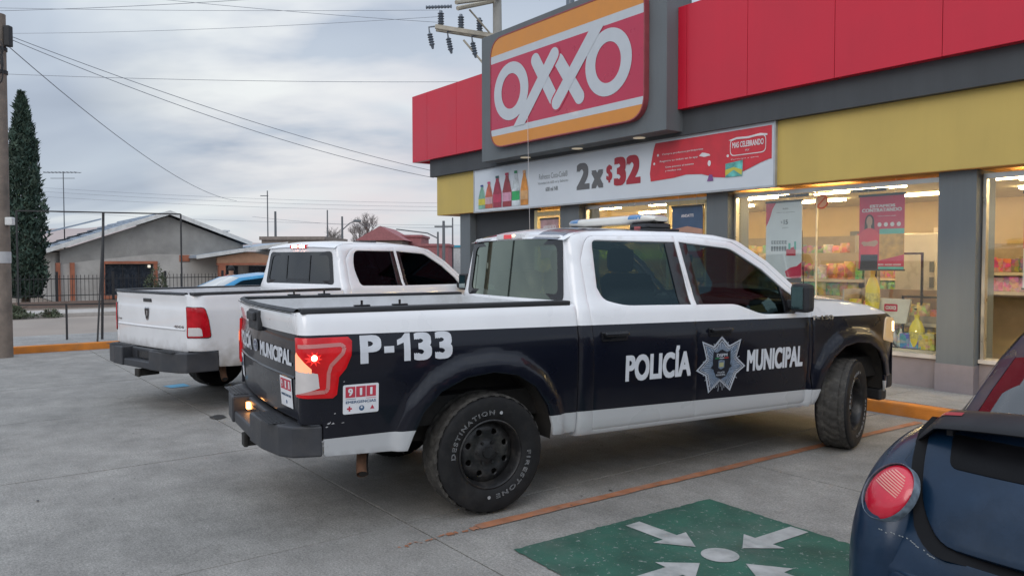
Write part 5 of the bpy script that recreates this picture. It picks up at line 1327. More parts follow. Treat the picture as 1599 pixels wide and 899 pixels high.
rack('tall wall shelf under the yellow stripe at the back of the shop', -9.9, -5.9, 7.1, 0, [.5, .9, 1.28], where='the wall shelf', kinds=('drink_bottle', 'carton', 'snack_bag'), step=.19)
rack('second wall shelf behind the hiring poster at the back of the shop', -5.8, -1.8, 7.1, 0, [.7, 1.0, 1.3, 1.6], where='the rear shelf', step=.17)
rack('low window rack of grocery packs beside the stone pillar', -1.50, -.12, .80, 0, [.40, .64, .88], where='the window rack', depth=.5, colors=(0, 2, 3, 3, 2, 6, 4))
rack('row of small goods on the ledge right behind the window glass', -1.25, -.10, .46, 0, [.56], where='the glass ledge', depth=.3, colors=(0, 2, 3, 4, 5, 1), step=.11)
rack('tall rack of bright crisps just left of the stone pillar', -1.95, -1.15, 3.4, 0, [.62, .90, 1.18, 1.46, 1.72], where='the crisp rack', kinds=('snack_bag',), colors=(4, 3, 2, 5))
rack('dark counter shelf of sweets seen right of the stone pillar', -1.1, .9, 2.6, 0, [1.25, 1.52], where='the sweet counter', kinds=('drink_bottle', 'carton'), colors=(6, 6, 0, 7))
rack('middle snack gondola seen between the price poster and the glass mullion', -3.6, -1.75, 1.75, 0, [.62, .88, 1.14, 1.40], where='the middle gondola', kinds=('snack_bag', 'snack_bag', 'carton'))
# white panels and fridge behind the posters
t = thing('display_fridge', 'tall white fridge cabinet behind the hiring poster', 'fridge', W(-1.1, 2.05, .135), SROT)
mb = MB(); mb.box((-.30, -.3, 0), (.30, .3, 1.95), bev=.02); mb.obj('cabinet', mat('fridge_white', (.60, .56, .46), .4, coat=.3, var=.05), t)
mb = MB(); mb.box((-.26, -.312, .15), (.26, -.301, 1.55)); mb.obj('door_panel', mat('fridge_panel', (.50, .48, .42), .3), t)
for i in range(3):
    mb = MB(); mb.box((.21, -.325, .95+.22*i), (.27, -.313, 1.10+.22*i)); mb.obj('vent', M_GREY, t)
def stand(x, y, h_, lab, w_=.62):
    t = thing('display_stand', lab, 'display stand', W(x, y, .135), SROT)
    for sx_ in (-w_/2, w_/2):
        mb = MB(); mb.box((sx_-.012, -.012, 0), (sx_+.012, .012, h_)); mb.obj('upright', M_TRIM, t)
    mb = MB(); mb.box((-w_/2+.012, -.012, h_-.024), (w_/2-.012, .012, h_)); mb.obj('crossbar', M_TRIM, t)
    mb = MB(); mb.box((-w_/2+.012, -.01, h_*.55), (w_/2-.012, .01, h_*.55+.02)); mb.obj('crossbar', M_TRIM, t)
stand(-.78, .62, 1.66, 'thin black display frame under the hiring poster'); stand(-.40, .50, 1.10, 'low black display frame next to the stone pillar', .5); stand(.70, .9, 1.35, 'black display frame seen right of the stone pillar', .06)
# white tub with shop emblem
t = thing('promotion_bin', 'white promotion bin with a small red emblem below the hiring poster', 'display bin', W(-.80, .50, .87), SROT)
mb = MB(); vs = [(-.26, -.02, .32), (.26, -.02, .32), (.20, -.02, 0), (-.20, -.02, 0)]; mb.add(vs + [(x, .02, z) for x, y, z in vs], [(0, 3, 2, 1), (4, 5, 6, 7), (0, 1, 5, 4), (1, 2, 6, 5), (2, 3, 7, 6), (3, 0, 4, 7)]); mb.obj('panel', mat('bin_white', (.60, .57, .50), .5), t)
mb = MB(); f = lambda u, v, o: Vector((u, -.022-o, v)); rr_ = rpoly([(-.09, .15, .02), (.09, .15, .02), (.09, .25, .02), (-.09, .25, .02)]); flat_poly(mb, rr_, f, 0, 0); text_fit(mb, 'OXXO', f, -.07, .07, .175, .225, .05, 1, .001); mb.obj('emblem', [M_SR, M_PW], t)
# yellow jugs and leaning dark pole
for i, (x, y, z, lab) in enumerate(((-1.02, .42, .98, 'tall yellow cleaning bottle hanging just below the hiring poster'), (-.42, .40, .58, 'yellow cleaning bottle low beside the stone pillar'))):
    t = thing('cleaner_bottle', lab, 'bottle', W(x, y, z), SROT)
    k_ = 1 if i == 0 else .72; t.scale = (.95, .6, k_); mb = MB(); mb.lathe([(0, 0), (.085, .01), (.10, .12), (.10, .34), (.06, .46), (.03, .50), (.03, .54)], 20); mb.obj('body', mat('cleaner_yellow', (.68, .55, .04), .35, coat=.4, var=.12), t)
    mb = MB(); mb.lathe([(.035, .53), (.035, .58), (0, .59)], 14); mb.obj('cap', mat('cap_yellow', (.6, .45, .02), .4), t)
    mb = MB(); mb.lathe([(.102, .16), (.104, .18), (.104, .26), (.102, .28)], 20); mb.obj('label_band', mat('cleaner_label', (.5, .42, .10), .5, var=.5, vscale=30), t)
mb = MB(); a = W(-1.02, .30, .98); b = W(-.62, .32, .56); mb.tube([a, a + (b-a)*.55, b], [.018, .022, .012], 10); o = mb.obj('leaning_pole', M_TRIM); tag(o, 'thin black pole leaning behind the glass beside the truck nose', 'pole')
# printed board wall notices
for x, y, z, w_, h_, c, lab in ((-4.9, 7.48, 2.25, .9, .22, (.12, .12, .12), 'dark grey category sign on the cream back wall'), (-1.9, 4.4, 2.05, .32, .42, (.65, .55, .45), 'small red and white notice hanging left of the stone pillar'), (-8.9, 7.48, 2.2, .6, .45, (.16, .10, .06), 'brown picture board on the cream wall behind the price poster')):
    mb = MB(); mb.box((-w_/2, -.01, -h_/2), (w_/2, .01, h_/2), bev=.003); mb.box((-w_*.3, -.013, -h_*.1), (w_*.3, -.011, h_*.2), 1)
    o = mb.obj('wall_notice', [mat('notice_%d' % int(x*-10), c, .6), M_RED]); place(o, W(x, y, z), SROT); tag(o, lab, 'notice')
# round no-smoking sticker on the glass
mb = MB(); f = lambda u, v, o: Vector((u, -.001-o, v)); ring(mb, circ(0, 0, .10, n=28), circ(0, 0, .078, n=28), f, .001, 0); flat_poly(mb, circ(0, 0, .078, n=28), f, 0, 1); flat_poly(mb, [(-.06, -.045), (-.045, -.06), (.06, .045), (.045, .06)], f, .002, 0)
o = mb.obj('round_sticker', [mat('sticker_rust', (.5, .10, .05), .6), mat('sticker_peach', (.55, .30, .18), .6)]); place(o, W(-1.62, .155, 2.50), SROT); tag(o, 'round red prohibition sticker high on the big shop window', 'sticker')

# ---- posters hung inside the glass
def poster(name, label, x0, x1, z0, z1, y, base):
    t = thing(name, label, 'poster', W((x0+x1)/2, y, (z0+z1)/2), SROT); w_ = x1-x0; h_ = z1-z0
    f = lambda u, v, o: Vector(((u-.5)*w_, -.002-o, (v-.5)*h_))
    mb = MB(); mb.box((-w_/2, -.0015, -h_/2), (w_/2, .0015, h_/2)); mb.obj('sheet', base, t)
    mb = MB(); mb.box((-w_/2-.01, -.012, h_/2), (w_/2+.01, .012, h_/2+.03)); mb.box((-w_/2-.01, -.01, -h_/2-.02), (w_/2+.01, .01, -h_/2)); mb.obj('hanging_rail', M_GREY2, t)
    mb = MB()
    for s_ in (-.3, .3): mb.tube([(s_*w_, 0, h_/2+.03), (s_*w_, 0, 2.94-(z0+z1)/2)], .003, 5)
    mb.obj('cord', M_PW, t)
    return t, f
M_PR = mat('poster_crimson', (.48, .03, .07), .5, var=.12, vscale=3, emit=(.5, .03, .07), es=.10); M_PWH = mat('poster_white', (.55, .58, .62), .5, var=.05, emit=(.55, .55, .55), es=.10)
M_SK = mat('print_skin', (.50, .28, .20), .6); M_HR = mat('print_hair', (.035, .02, .015), .6); M_SH = mat('print_red_shirt', (.68, .05, .08), .6, var=.1); M_TR = mat('print_dark_trousers', (.02, .02, .03), .6); M_TEAL = mat('print_teal', (.12, .42, .35), .6); M_OCH = mat('print_ochre', (.60, .32, .08), .6, var=.3, vscale=9)
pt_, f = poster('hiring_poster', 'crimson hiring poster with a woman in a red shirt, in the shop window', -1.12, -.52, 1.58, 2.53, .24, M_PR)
mb = MB(); text_fit(mb, 'ESTAMOS', f, .24, .80, .845, .885, .05, 0, .001); text_fit(mb, 'CONTRATANDO', f, .06, .94, .785, .835, .05, 0, .001)
text_fit(mb, 'Unete a nuestro equipo', f, .42, .82, .715, .735, .01, 0, .001)
for i in range(4): flat_poly(mb, circ(.46+.14*i, .61, .045, .03, 14), f, .001)
text_fit(mb, '800 4620 0500', f, .44, .94, .05, .075, .02, 0, .001); mb.obj('white_print', M_PW, pt_)
mb = MB(); flat_poly(mb, [(.46, .48), (1, .48), (1, .55), (.46, .55)], f, .001, 0); flat_poly(mb, [(.44, 0), (1, 0), (1, .035), (.44, .035)], f, .001, 0); flat_poly(mb, [(.46, .12), (1, .20), (1, .48), (.46, .48)], f, .0008, 1); mb.obj('colour_print', [M_TEAL, M_OCH], pt_)
mb = MB(); flat_poly(mb, circ(.235, .655, .105, .10, 22), f, .002, 1); flat_poly(mb, [(.13, .66), (.34, .66), (.35, .55), (.12, .55)], f, .0018, 1); flat_poly(mb, circ(.235, .66, .068, .072, 20), f, .0028, 0)
flat_poly(mb, [(.20, .60), (.27, .60), (.28, .54), (.19, .54)], f, .003, 0)
flat_poly(mb, rpoly([(.04, .20, .02), (.43, .20, .02), (.46, .50, .06), (.30, .565, .04), (.17, .565, .04), (.02, .50, .06)]), f, .0034, 2)
flat_poly(mb, [(.06, .36), (.40, .40), (.44, .37), (.42, .345), (.12, .315)], f, .004, 0); flat_poly(mb, [(.42, .34), (.10, .385), (.05, .36), (.10, .33), (.36, .31)], f, .0045, 0)
flat_poly(mb, [(.03, 0), (.43, 0), (.43, .20), (.05, .20)], f, .0036, 3); mb.obj('printed_figure', [M_SK, M_HR, M_SH, M_TR], pt_)
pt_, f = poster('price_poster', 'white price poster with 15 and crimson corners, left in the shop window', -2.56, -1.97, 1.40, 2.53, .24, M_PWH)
mb = MB(); flat_poly(mb, [(0, 1), (.28, 1), (.18, .92), (.12, .82), (.05, .74), (0, .70)], f, .001, 0); flat_poly(mb, [(.55, .12), (.70, .17), (.88, .19), (1, .24), (1, .05), (.80, .03), (.60, .05)], f, .001, 0); flat_poly(mb, [(.60, 0), (1, 0), (1, .045), (.6, .03)], f, .0012, 1); mb.obj('crimson_print', [M_PR, M_HR], pt_)
mb = MB(); text_fit(mb, '15', f, .50, .62, .72, .78, .05, 0, .001); text_fit(mb, '$', f, .42, .47, .735, .765, .0, 0, .001); text_fit(mb, 'pesos', f, .47, .63, .665, .685, .0, 0, .001); text_fit(mb, 'PROMO', f, .47, .63, .91, .93, .02, 0, .001); text_fit(mb, 'Lleva tu paquete', f, .30, .80, .868, .88, .03, 0, .001)
for i in range(6): text_fit(mb, 'E', f, .16+.075*i, .22+.075*i, .47, .515, .05, 0, .001); flat_poly(mb, rpoly([(.15+.075*i, .38, .01), (.21+.075*i, .38, .01), (.21+.075*i, .445, .01), (.15+.075*i, .445, .01)]), f, .001)
mb.obj('grey_print', mat('print_grey', (.20, .22, .24), .6), pt_)
mb = MB(); flat_poly(mb, [(.58, .32), (.84, .32), (.84, .44), (.58, .40)], f, .001, 0); flat_poly(mb, [(.64, .40), (.70, .40), (.70, .48), (.64, .48)], f, .002, 1); flat_poly(mb, [(.80, .40), (.85, .40), (.85, .50), (.80, .50)], f, .002, 1); mb.obj('product_print', [MATS['sticker_red'], M_TEAL], pt_)
pt_, f = poster('coffee_poster', 'blue and crimson poster on the narrow window behind the light bar', -4.25, -3.62, 1.75, 2.55, .10, mat('poster_blue', (.06, .10, .17), .5, var=.2, vscale=4))
mb = MB(); flat_poly(mb, [(0, 0), (1, 0), (1, .30), (0, .30)], f, .001, 0); flat_poly(mb, [(0, .30), (1, .30), (1, .55), (.5, .62), (0, .56)], f, .001, 1); flat_poly(mb, [(.5, .12), (.95, .12), (.95, .42), (.5, .38)], f, .002, 2); text_fit(mb, 'ANDATTI', f, .3, .7, .80, .86, .04, 2, .001); mb.obj('colour_print', [M_PR, mat('print_salmon', (.45, .25, .18), .6), M_PW], pt_)
pt_, f = poster('counter_poster', 'white poster with a crimson block cut off at the right edge of the photo', .82, 1.45, 1.38, 2.45, .26, M_PWH)
mb = MB(); flat_poly(mb, [(0, .42), (1, .42), (1, .74), (0, .74)], f, .001, 0); flat_poly(mb, circ(.3, .62, .12, .06), f, .002, 1); flat_poly(mb, circ(.15, .30, .06, .02), f, .002, 2); mb.obj('colour_print', [M_PR, M_PW, M_TEAL], pt_)
pt_, f = poster('grey_notice', 'small pinkish notice board behind the glass left of the light bar', -7.68, -7.12, 1.75, 2.50, .10, mat('poster_pink', (.45, .28, .28), .5, var=.3, vscale=5))
mb = MB(); flat_poly(mb, [(0, .2), (1, .2), (1, .5), (0, .5)], f, .001, 0); text_fit(mb, 'ABIERTO', f, .15, .85, .75, .85, .04, 1, .001); mb.obj('colour_print', [mat('print_blue_grey', (.25, .30, .40), .6), M_PW], pt_)
# hanging cable down the front of the sign
mb = MB(); mb.tube([W(-7.05, -.72, 4.4), W(-7.05, -.70, 3.4), W(-7.05, -.66, 2.0)], .004, 5); o = mb.obj('hanging_cord', M_PW); tag(o, 'thin pale cord hanging straight down in front of the banner', 'cord')
# ================================================================ dark blue beetle-shaped car at the right edge
M_BLUE = mat('dusty_dark_blue_paint', (.005, .020, .046), .30, metal=.15, coat=.12, spec=.35, var=.35, vscale=2.5, bump=.03, bscale=40, dirt=((.035, .06, .11), .5))
M_BLK = mat('car_rubber_black', (.005, .005, .006), .6, var=.2, spec=.15)
def make_bug():
    root = thing('blue_hatchback', 'round backed dark blue small car with black spoiler cut off at the right edge', 'car', (1.82, 2.64, 0), R(40))
    pz = [.25, .45, .58, .62, .76, .90, 1.00, 1.06]; px = [.02, -.02, .05, .08, .155, .265, .37, .45]
    kd = np.arange(.2, 1.2, .005); kx = np.convolve(np.pad(np.interp(kd, pz, px), 7, mode='edge'), np.ones(15)/15, 'valid')
    def X(y, z): return float(np.interp(z, kd, kx)) + .30*y*y
    def Sf(off=0): return lambda y, z: Vector((X(y, z)-off, y, z))
    od = (-1, 0, .2)
    hat = rpoly([(-.37, .60, .10), (.37, .60, .10), (.46, .70, .10), (.50, .82, .1), (.53, .96, .02), (.50, 1.02), (-.50, 1.02), (-.53, .96, .02), (-.50, .82, .1), (-.46, .70, .10)])
    grow = lambda k, d: [(x*(1+k), .60+(z-.60)*(1+.0)-d*(1 if z < .66 else 0)) for x, z in hat]
    ho = [(x*1.10, z - (.045 if z < .70 else .018 if z < .9 else 0)) for x, z in hat]
    mb = MB(); panel(mb, hat, Sf(.004), res=.035, th=.03, r=.008, outdir=od); hatch = mb.obj('hatch', M_BLUE, root)
    mb = MB()
    a = Sf(-.022)
    mb.add([a(x*.98, z) for x, z in hat] + [Sf(.014)(x, z) for x, z in ho], [(i, (i+1) % len(hat), len(hat)+(i+1) % len(hat), len(hat)+i) for i in range(len(hat))], 0, True); mb.obj('hatch_seal', M_BLK, root)
    mb = MB(); panel(mb, [(-.64, .44), (.64, .44), (.64, .72), (.58, .90), (.55, 1.0), (-.55, 1.0), (-.58, .90), (-.64, .72)], Sf(0), [ho], res=.05, outdir=od, th=.01); mb.obj('rear_body', M_BLUE, root)
    mb = MB(); panel(mb, rpoly([(-.40, .865, .03), (.40, .865, .03), (.43, .975, .02), (-.43, .975, .02)]), Sf(.010), res=.06, outdir=od, th=.01); mb.obj('hatch_reflection_patch', mat('dark_reflection_black', (.004, .004, .005), .5, spec=.15), hatch)  # dark reflection under the spoiler, painted as a black patch on the hatch
    # wings
    E_ = 2.35
    def ell(cx, cy, cz, rx, ry, rz, sg):
        def f(th, ph, k=1.0):
            d = Vector((math.cos(th)*math.cos(ph), math.sin(th)*math.cos(ph), math.sin(ph)))
            q = (abs(d.x/rx)**E_ + abs(d.y/ry)**E_ + abs(d.z/rz)**E_)**(-1/E_)*k
            return Vector((cx, cy, cz)) + d*q
        return f
    for sg in (1, -1):
        for cx, rx, nm in ((.86, .80, 'rear_wing'), (3.30, .74, 'front_wing')):
            f = ell(cx, sg*.615, .40, rx, .245, .545, sg)
            mb = MB(); mb.grid(lambda a, b: f(2*math.pi*a, R(-14) + R(104)*b), 64, 26, flip=False); mb.obj(nm, M_BLUE, root)
            mb = MB(); 
            # dark wheel opening proud of the wing flank
            mb.lathe([(0, 0), (.355, 0), (.365, .01), (.365, .03)], 32, 0, Matrix.Translation((cx, sg*.835, .33)) @ Matrix.Rotation(R(-90)*sg, 4, 'X')); mb.obj('wheel_opening', M_DARK, root)
            make_wheel(root, (cx, sg*.775, .315), sg, 0, False, .315, .20, .19, M_CHR, 6)
            if nm == 'rear_wing':
                # round tail lamp laid into the wing
                c = Vector((.172, sg*.598, .738)); ax = Vector((-.80, sg*.28, .50)).normalized()
                up = (Vector((0, 0, 1)) - ax*ax.z).normalized(); up = (Matrix.Rotation(R(-20)*sg, 3, ax) @ up); sd_ = up.cross(ax)
                M = Matrix((( sd_.x, up.x, ax.x, c.x), (sd_.y, up.y, ax.y, c.y), (sd_.z, up.z, ax.z, c.z), (0, 0, 0, 1)))
                mb = MB(); mb.lathe([(1.055, -.03), (1.055, .004), (1.04, .010), (1.02, .004)], 48, 0, M @ Matrix.Diagonal((.108, .124, 1, 1))); mb.obj('lamp_surround', mat('pale_scuffed_blue', (.14, .18, .22), .6, var=.5, vscale=30), root)
                mb = MB(); mb.lathe([(0, .034), (.3, .032), (.6, .025), (.85, .012), (1.0, -.004), (1.02, -.02)], 48, 0, M @ Matrix.Diagonal((.108, .124, 1, 1))); lo = mb.obj('tail_light', mat('bug_lens_red', (.55, .012, .035), .22, coat=.6, var=.12, vscale=8), root)
                mb = MB()
                for i in range(9):
                    v = .02 + i*.085; w0 = math.sqrt(max(0, .80**2 - v*v)); 
                    for k in range(10):
                        u0 = -w0*.75 + (w0*1.55)*k/10; u1 = u0 + w0*1.55/10
                        hh_ = lambda u, v: .034*(1-(u*u+v*v)) + .0035
                        mb.add([M @ Vector((u*.108, vv*.124, hh_(u, vv))) for u, vv in ((u0, v), (u1, v), (u1, v+.038), (u0, v+.038))], [(0, 1, 2, 3)], 0)
                mb.obj('lens_ribs', mat('lens_rib_amber', (.62, .28, .22), .3), lo)
    # scratch across the wing below the lamp
    mb = MB(); rs_ = random.Random(3); f = ell(.86, .615, .40, .80, .245, .545, 1)
    for i in range(26):
        y = .60 - .0088*i; z = .60 - .0022*i + rs_.uniform(-.004, .004)
        if rs_.random() < .35: continue
        xx = min(X(y, z) - .004, (.86-.80*max(0, 1-(abs(y-.615)/.245)**E_-((z-.40)/.545)**E_)**(1/E_)) - .004)
        mb.add([(xx, y, z), (xx, y-.008, z-.001), (xx, y-.007, z+.003), (xx, y-.001, z+.004)], [(0, 1, 2, 3)])
    mb.obj('scratch', mat('scratch_primer', (.30, .32, .33), .7), root)
    # bumper
    def bp(a, b):
        t = R(-118) + R(236)*a; e = 2.5
        cx = math.cos(t); sy = math.sin(t)
        q = (abs(cx/.80)**e + abs(sy/.845)**e)**(-1/e)
        z = .20 + .30*b; bul = .035*math.sin(math.pi*min(1, b*1.05))**.6 - .02 - (.06*max(0, b-.86)/.14)
        return Vector((.76 - cx*(q+bul), sy*(q+bul), z))
    mb = MB(); mb.grid(bp, 72, 16); mb.obj('rear_bumper', M_BLUE, root)
    mb = MB(); mb.grid(lambda a, b: bp(.5+(a-.5)*.97, .86+.14*b) + Vector((.03*b, 0, .012*b)), 60, 3); mb.obj('bumper_lip', M_BLUE, root)
    mb = MB(); mb.box((-.052, -.20, .425), (-.040, .20, .565), 0, bev=.004); pl = mb.obj('plate_holder', M_BLK, root)
    mb = MB(); mb.box((-.058, -.185, .437), (-.0525, .185, .553)); mb.obj('number_plate', mat('plate_white', (.50, .52, .52), .5, var=.1), pl)
    # spoiler
    def spo(a, b):
        y = -.585+1.17*a; q = abs(y/.585); t = 2*math.pi*b
        x = .335 + .10*q*q; z = 1.062 - .05*q**2 - .085*max(0, q-.82)/.18
        ch = .085*(1-.5*max(0, q-.8)/.2); th = .024*(1-.3*q)
        u = math.cos(t)*ch; v = math.sin(t)*th
        return Vector((x+u, y, z+v+u*.30))
    mb = MB(); mb.grid(spo, 60, 16)
    for a in (0, 1): mb.add([spo(a, i/16) for i in range(16)], [list(range(16))], 0)
    for sg in (-1, 1): mb.box((.37, sg*.44-.012, .97), (.43, sg*.44+.012, 1.04))
    sp_ = mb.obj('spoiler', mat('spoiler_black', (.010, .010, .012), .45, spec=.3), root)
    mb = MB(); mb.grid(lambda a, b: spo(.84+.10*a, .20+.06*b) + Vector((0, 0, .003)), 8, 1); mb.obj('spoiler_reflection_strip', mat('spoiler_reflection_red', (.30, .02, .03), .3), sp_)  # reddish reflection on the spoiler top, painted as a red strip
    # greenhouse
    stn = [(.42, 1.01, .52, .22), (.72, 1.145, .52, .20), (1.05, 1.265, .52, .14), (1.45, 1.37, .52, .06), (1.95, 1.42, .52, 0), (2.35, 1.38, .52, -.06), (2.72, 1.22, .55, -.12), (3.05, 1.00, .58, -.16)]
    def top(i0, i1, off=0):
        def f(a, b):
            t = i0+(i1-i0)*a; i = min(int(t), len(stn)-2); q = t-i; v = 2*b-1
            s = [stn[i][k]*(1-q)+stn[i+1][k]*q for k in range(4)]
            return Vector((s[0]+s[3]*v*v, s[2]*v, s[1] - .055*v*v*abs(v) + off))
        return f
    mb = MB(); mb.grid(lambda a, b: top(0, 2.0)(a, .07+.86*b), 16, 16); mb.obj('rear_window', glass_mat('bug_rear_glass', (.20, .30, .28), 1.3), root)
    mb = MB()
    for b0, b1 in ((0, .07), (.93, 1)): mb.grid(lambda a, b: top(0, 2.0, .002)(a, b0+(b1-b0)*b), 16, 3)
    mb.obj('rear_pillar', M_BLUE, root)
    mb = MB(); mb.grid(top(2, 5.2), 30, 16); mb.obj('roof', M_BLUE, root)
    mb = MB(); mb.grid(top(5.2, 7), 14, 16); mb.obj('windscreen', G_SMOKE, root)
    for sg in (1, -1):
        b_ = 1.0 if sg > 0 else 0.0
        mb = MB(); T = top(0, 7)
        mb.grid(lambda a, c: T(a, b_)*(1-c) + Vector((.75+2.35*a, sg*(.66-.04*abs(2*a-1)), .925))*c, 30, 6); mb.obj('side_glazing', M_BLUE if False else glass_mat('bug_side_glass', (.10, .13, .13), 1.2), root)
        mb = MB(); mb.grid(lambda a, c: T(a, b_)*(1-c) + (T(a, b_)*.93 + Vector((.75+2.35*a, sg*.66, .925))*.07)*c + Vector((0, sg*.006, .004)), 30, 1)
        mb.grid(lambda a, c: (T(.02+.13*a, b_)*(1-c) + Vector((.78+.30*a, sg*.65, .925))*c) + Vector((0, sg*.006, 0)), 6, 6); mb.grid(lambda a, c: (T(.47+.03*a, b_)*(1-c) + Vector((1.82+.08*a, sg*.66, .925))*c) + Vector((0, sg*.006, 0)), 2, 6); mb.obj('side_frame', M_BLUE, root)
        mb = MB(); mb.grid(lambda a, c: Vector((1.05+2.2*a, sg*(.68+.09*math.sin(math.pi*min(1, c*.9+.1))), .925-.68*c)), 10, 8); mb.obj('door', M_BLUE, root)
    def hood(a, b):
        v = 2*b-1; x = 3.0 + 1.02*a
        return Vector((x - .14*v*v*a, .60*v*(1-.22*a), interp(x, [3.0, 3.4, 3.8, 4.02], [1.0, .91, .72, .42]) - .08*v*v))
    mb = MB(); mb.grid(hood, 20, 14); mb.obj('bonnet', M_BLUE, root)
    mb = MB(); mb.box((.35, -.74, .18), (3.85, .74, .30)); mb.box((.8, -.62, .30), (3.2, .62, .55)); mb.obj('underbody', M_DARK, root)
    mb = MB()
    for y in (-.34, .34): mb.box((1.55, y-.25, .5), (2.1, y+.25, .65), bev=.05); mb.box((1.45, y-.24, .6), (1.6, y+.24, 1.10), bev=.06); mb.box((1.42, y-.12, 1.1), (1.52, y+.12, 1.28), bev=.04)
    mb.obj('seats', M_SEAT, root)
make_bug()
# ================================================================ everything beyond the lot
def tree_leaves(mb, pts, size, rnd, up=.5, mi=0):
    for p in pts:
        d = Vector((rnd.gauss(0, 1), rnd.gauss(0, 1), rnd.gauss(0, 1)*(1-up) + up*2)).normalized(); s_ = size*rnd.uniform(.6, 1.4)
        u = d.orthogonal().normalized(); u = Matrix.Rotation(rnd.uniform(0, 6.28), 3, d) @ u
        a = p - u*s_*.35; b = p + u*s_*.35; c = p + d*s_*1.5 + u*s_*rnd.uniform(-.2, .2)
        o = len(mb.v); mb.v += [tuple(a), tuple(b), tuple(c)]; mb.f.append([o, o+1, o+2]); mb.m.append(mi if rnd.random() < .6 else mi+1); mb.sm.append(False)
M_BARK = mat('bark', (.10, .075, .055), .95, var=.3, vscale=12)
M_C1 = mat('cypress_green', (.034, .066, .048), .8, var=.3, vscale=3); M_C2 = mat('cypress_olive', (.052, .080, .055), .8, var=.3, vscale=3)
rc_ = random.Random(9)
# cypress
cy = thing('cypress_tree', 'tall narrow dark cypress standing in front of the grey gabled house', 'tree', (-18.95, 30.3, 0))
mb = MB(); mb.tube([(0, 0, 0), (.03, 0, 2), (0, .04, 5), (0, 0, 7.6)], [.16, .12, .07, .02], 8); mb.obj('trunk', M_BARK, cy)
mb = MB(); P = []
for i in range(15000):
    z = .25 + 7.9*rc_.random()**1.05; k = (z-.25)/7.9
    rr_ = .76*min(1, (k+.06)*6)**.5*(1-k**2.3)**.75; a = rc_.uniform(0, 6.283)
    rr_ *= 1 + .12*math.sin(a*3+z*1.9) + .12*math.sin(a*5-z*3.1) + .14*math.sin(z*7.3+a*2)*math.sin(z*2.1+a)
    r_ = rr_*(rc_.random()**.33); P.append(Vector((r_*math.cos(a), r_*math.sin(a), z)))
tree_leaves(mb, P, .115, rc_, .62); mb.obj('crown', [M_C1, M_C2], cy)

def shrub(name, label, loc, w_, h_, n, m1, m2, size=.07, seed=1, cat='shrub'):
    r = random.Random(seed); t = thing(name, label, cat, loc)
    mb = MB()
    for i in range(9):
        a = r.uniform(0, 6.28); mb.tube([(0, 0, 0), (w_*.2*math.cos(a), w_*.2*math.sin(a), h_*.5), (w_*.4*math.cos(a), w_*.4*math.sin(a), h_*.9)], [.012, .008, .004], 5)
    mb.obj('stem', M_BARK, t); mb = MB(); P = []
    for i in range(n):
        a = r.uniform(0, 6.28); k = r.random()**.5; z = r.random()
        q = w_/2*k*(1-.5*z**3)*(1+.25*math.sin(3*a+z*4)); P.append(Vector((q*math.cos(a), q*math.sin(a)*.7, h_*z*(1-.35*k*k)*(.8+.3*math.sin(a*2)))))
    tree_leaves(mb, P, size, r, .35); mb.obj('foliage', [m1, m2], t)
M_G1 = mat('dusty_sage', (.075, .095, .055), .85, var=.3); M_G2 = mat('dusty_olive', (.11, .12, .075), .85, var=.3)
shrub('roadside_bush', 'low dusty green bush at the kerb across the street', (-14.9, 23.0, 0), 1.35, .42, 1500, M_G1, M_G2, .06, 3)
shrub('garden_shrub', 'loose pale green shrub beside the orange framed window', (-13.5, 29.6, 0), 1.1, 1.45, 1600, M_G1, M_G2, .07, 4)
shrub('weed', 'small weed tuft next to the roadside bush', (-13.95, 23.5, 0), .6, .25, 400, M_G1, M_G2, .05, 6, 'weed')

# grey gabled house, built in the street frame: local x = depth from the street, y along it
def SW(x, y, z=0): return W(x, y, z)
M_RND = mat('rough_grey_render', (.33, .32, .30), .95, var=.22, vscale=1.2, bump=.5, bscale=25, dirt=((.22, .21, .20), .6))
M_PLS = mat('pale_plaster', (.47, .45, .42), .9, var=.12, vscale=1.3, bump=.3, dirt=((.22, .20, .18), .6))
M_TERR = mat('terracotta_trim', (.36, .13, .075), .85, var=.2, vscale=4)
M_ROOF = mat('blue_grey_roof_sheet', (.30, .35, .41), .6, var=.12, vscale=2)
M_FAS = mat('white_fascia', (.66, .66, .64), .7, dirt=((.3, .3, .3), .4))
M_WDK = mat('dark_window_void', (.020, .026, .036), .25, var=.2)
M_IRON = mat('black_iron', (.018, .018, .020), .6)
H = thing('gabled_house', 'grey rendered house with a white edged gable and orange framed window', 'house', SW(-31, 0, 0), SROT)
def hb(name, m, a, b, bev=0):
    mb = MB(); mb.box(a, b, bev=bev); return mb.obj(name, m, H)
def gable(name, m, pts, x0, x1):
    """polygon in (y, z) extruded along local x"""
    mb = MB(); n = len(pts)
    vs = [(x0, y, z) for y, z in pts] + [(x1, y, z) for y, z in pts]
    mb.add(vs, [list(range(n)), list(range(n, 2*n))[::-1]] + [(i, n+i, n+(i+1) % n, (i+1) % n) for i in range(n)]); return mb.obj(name, m, H)
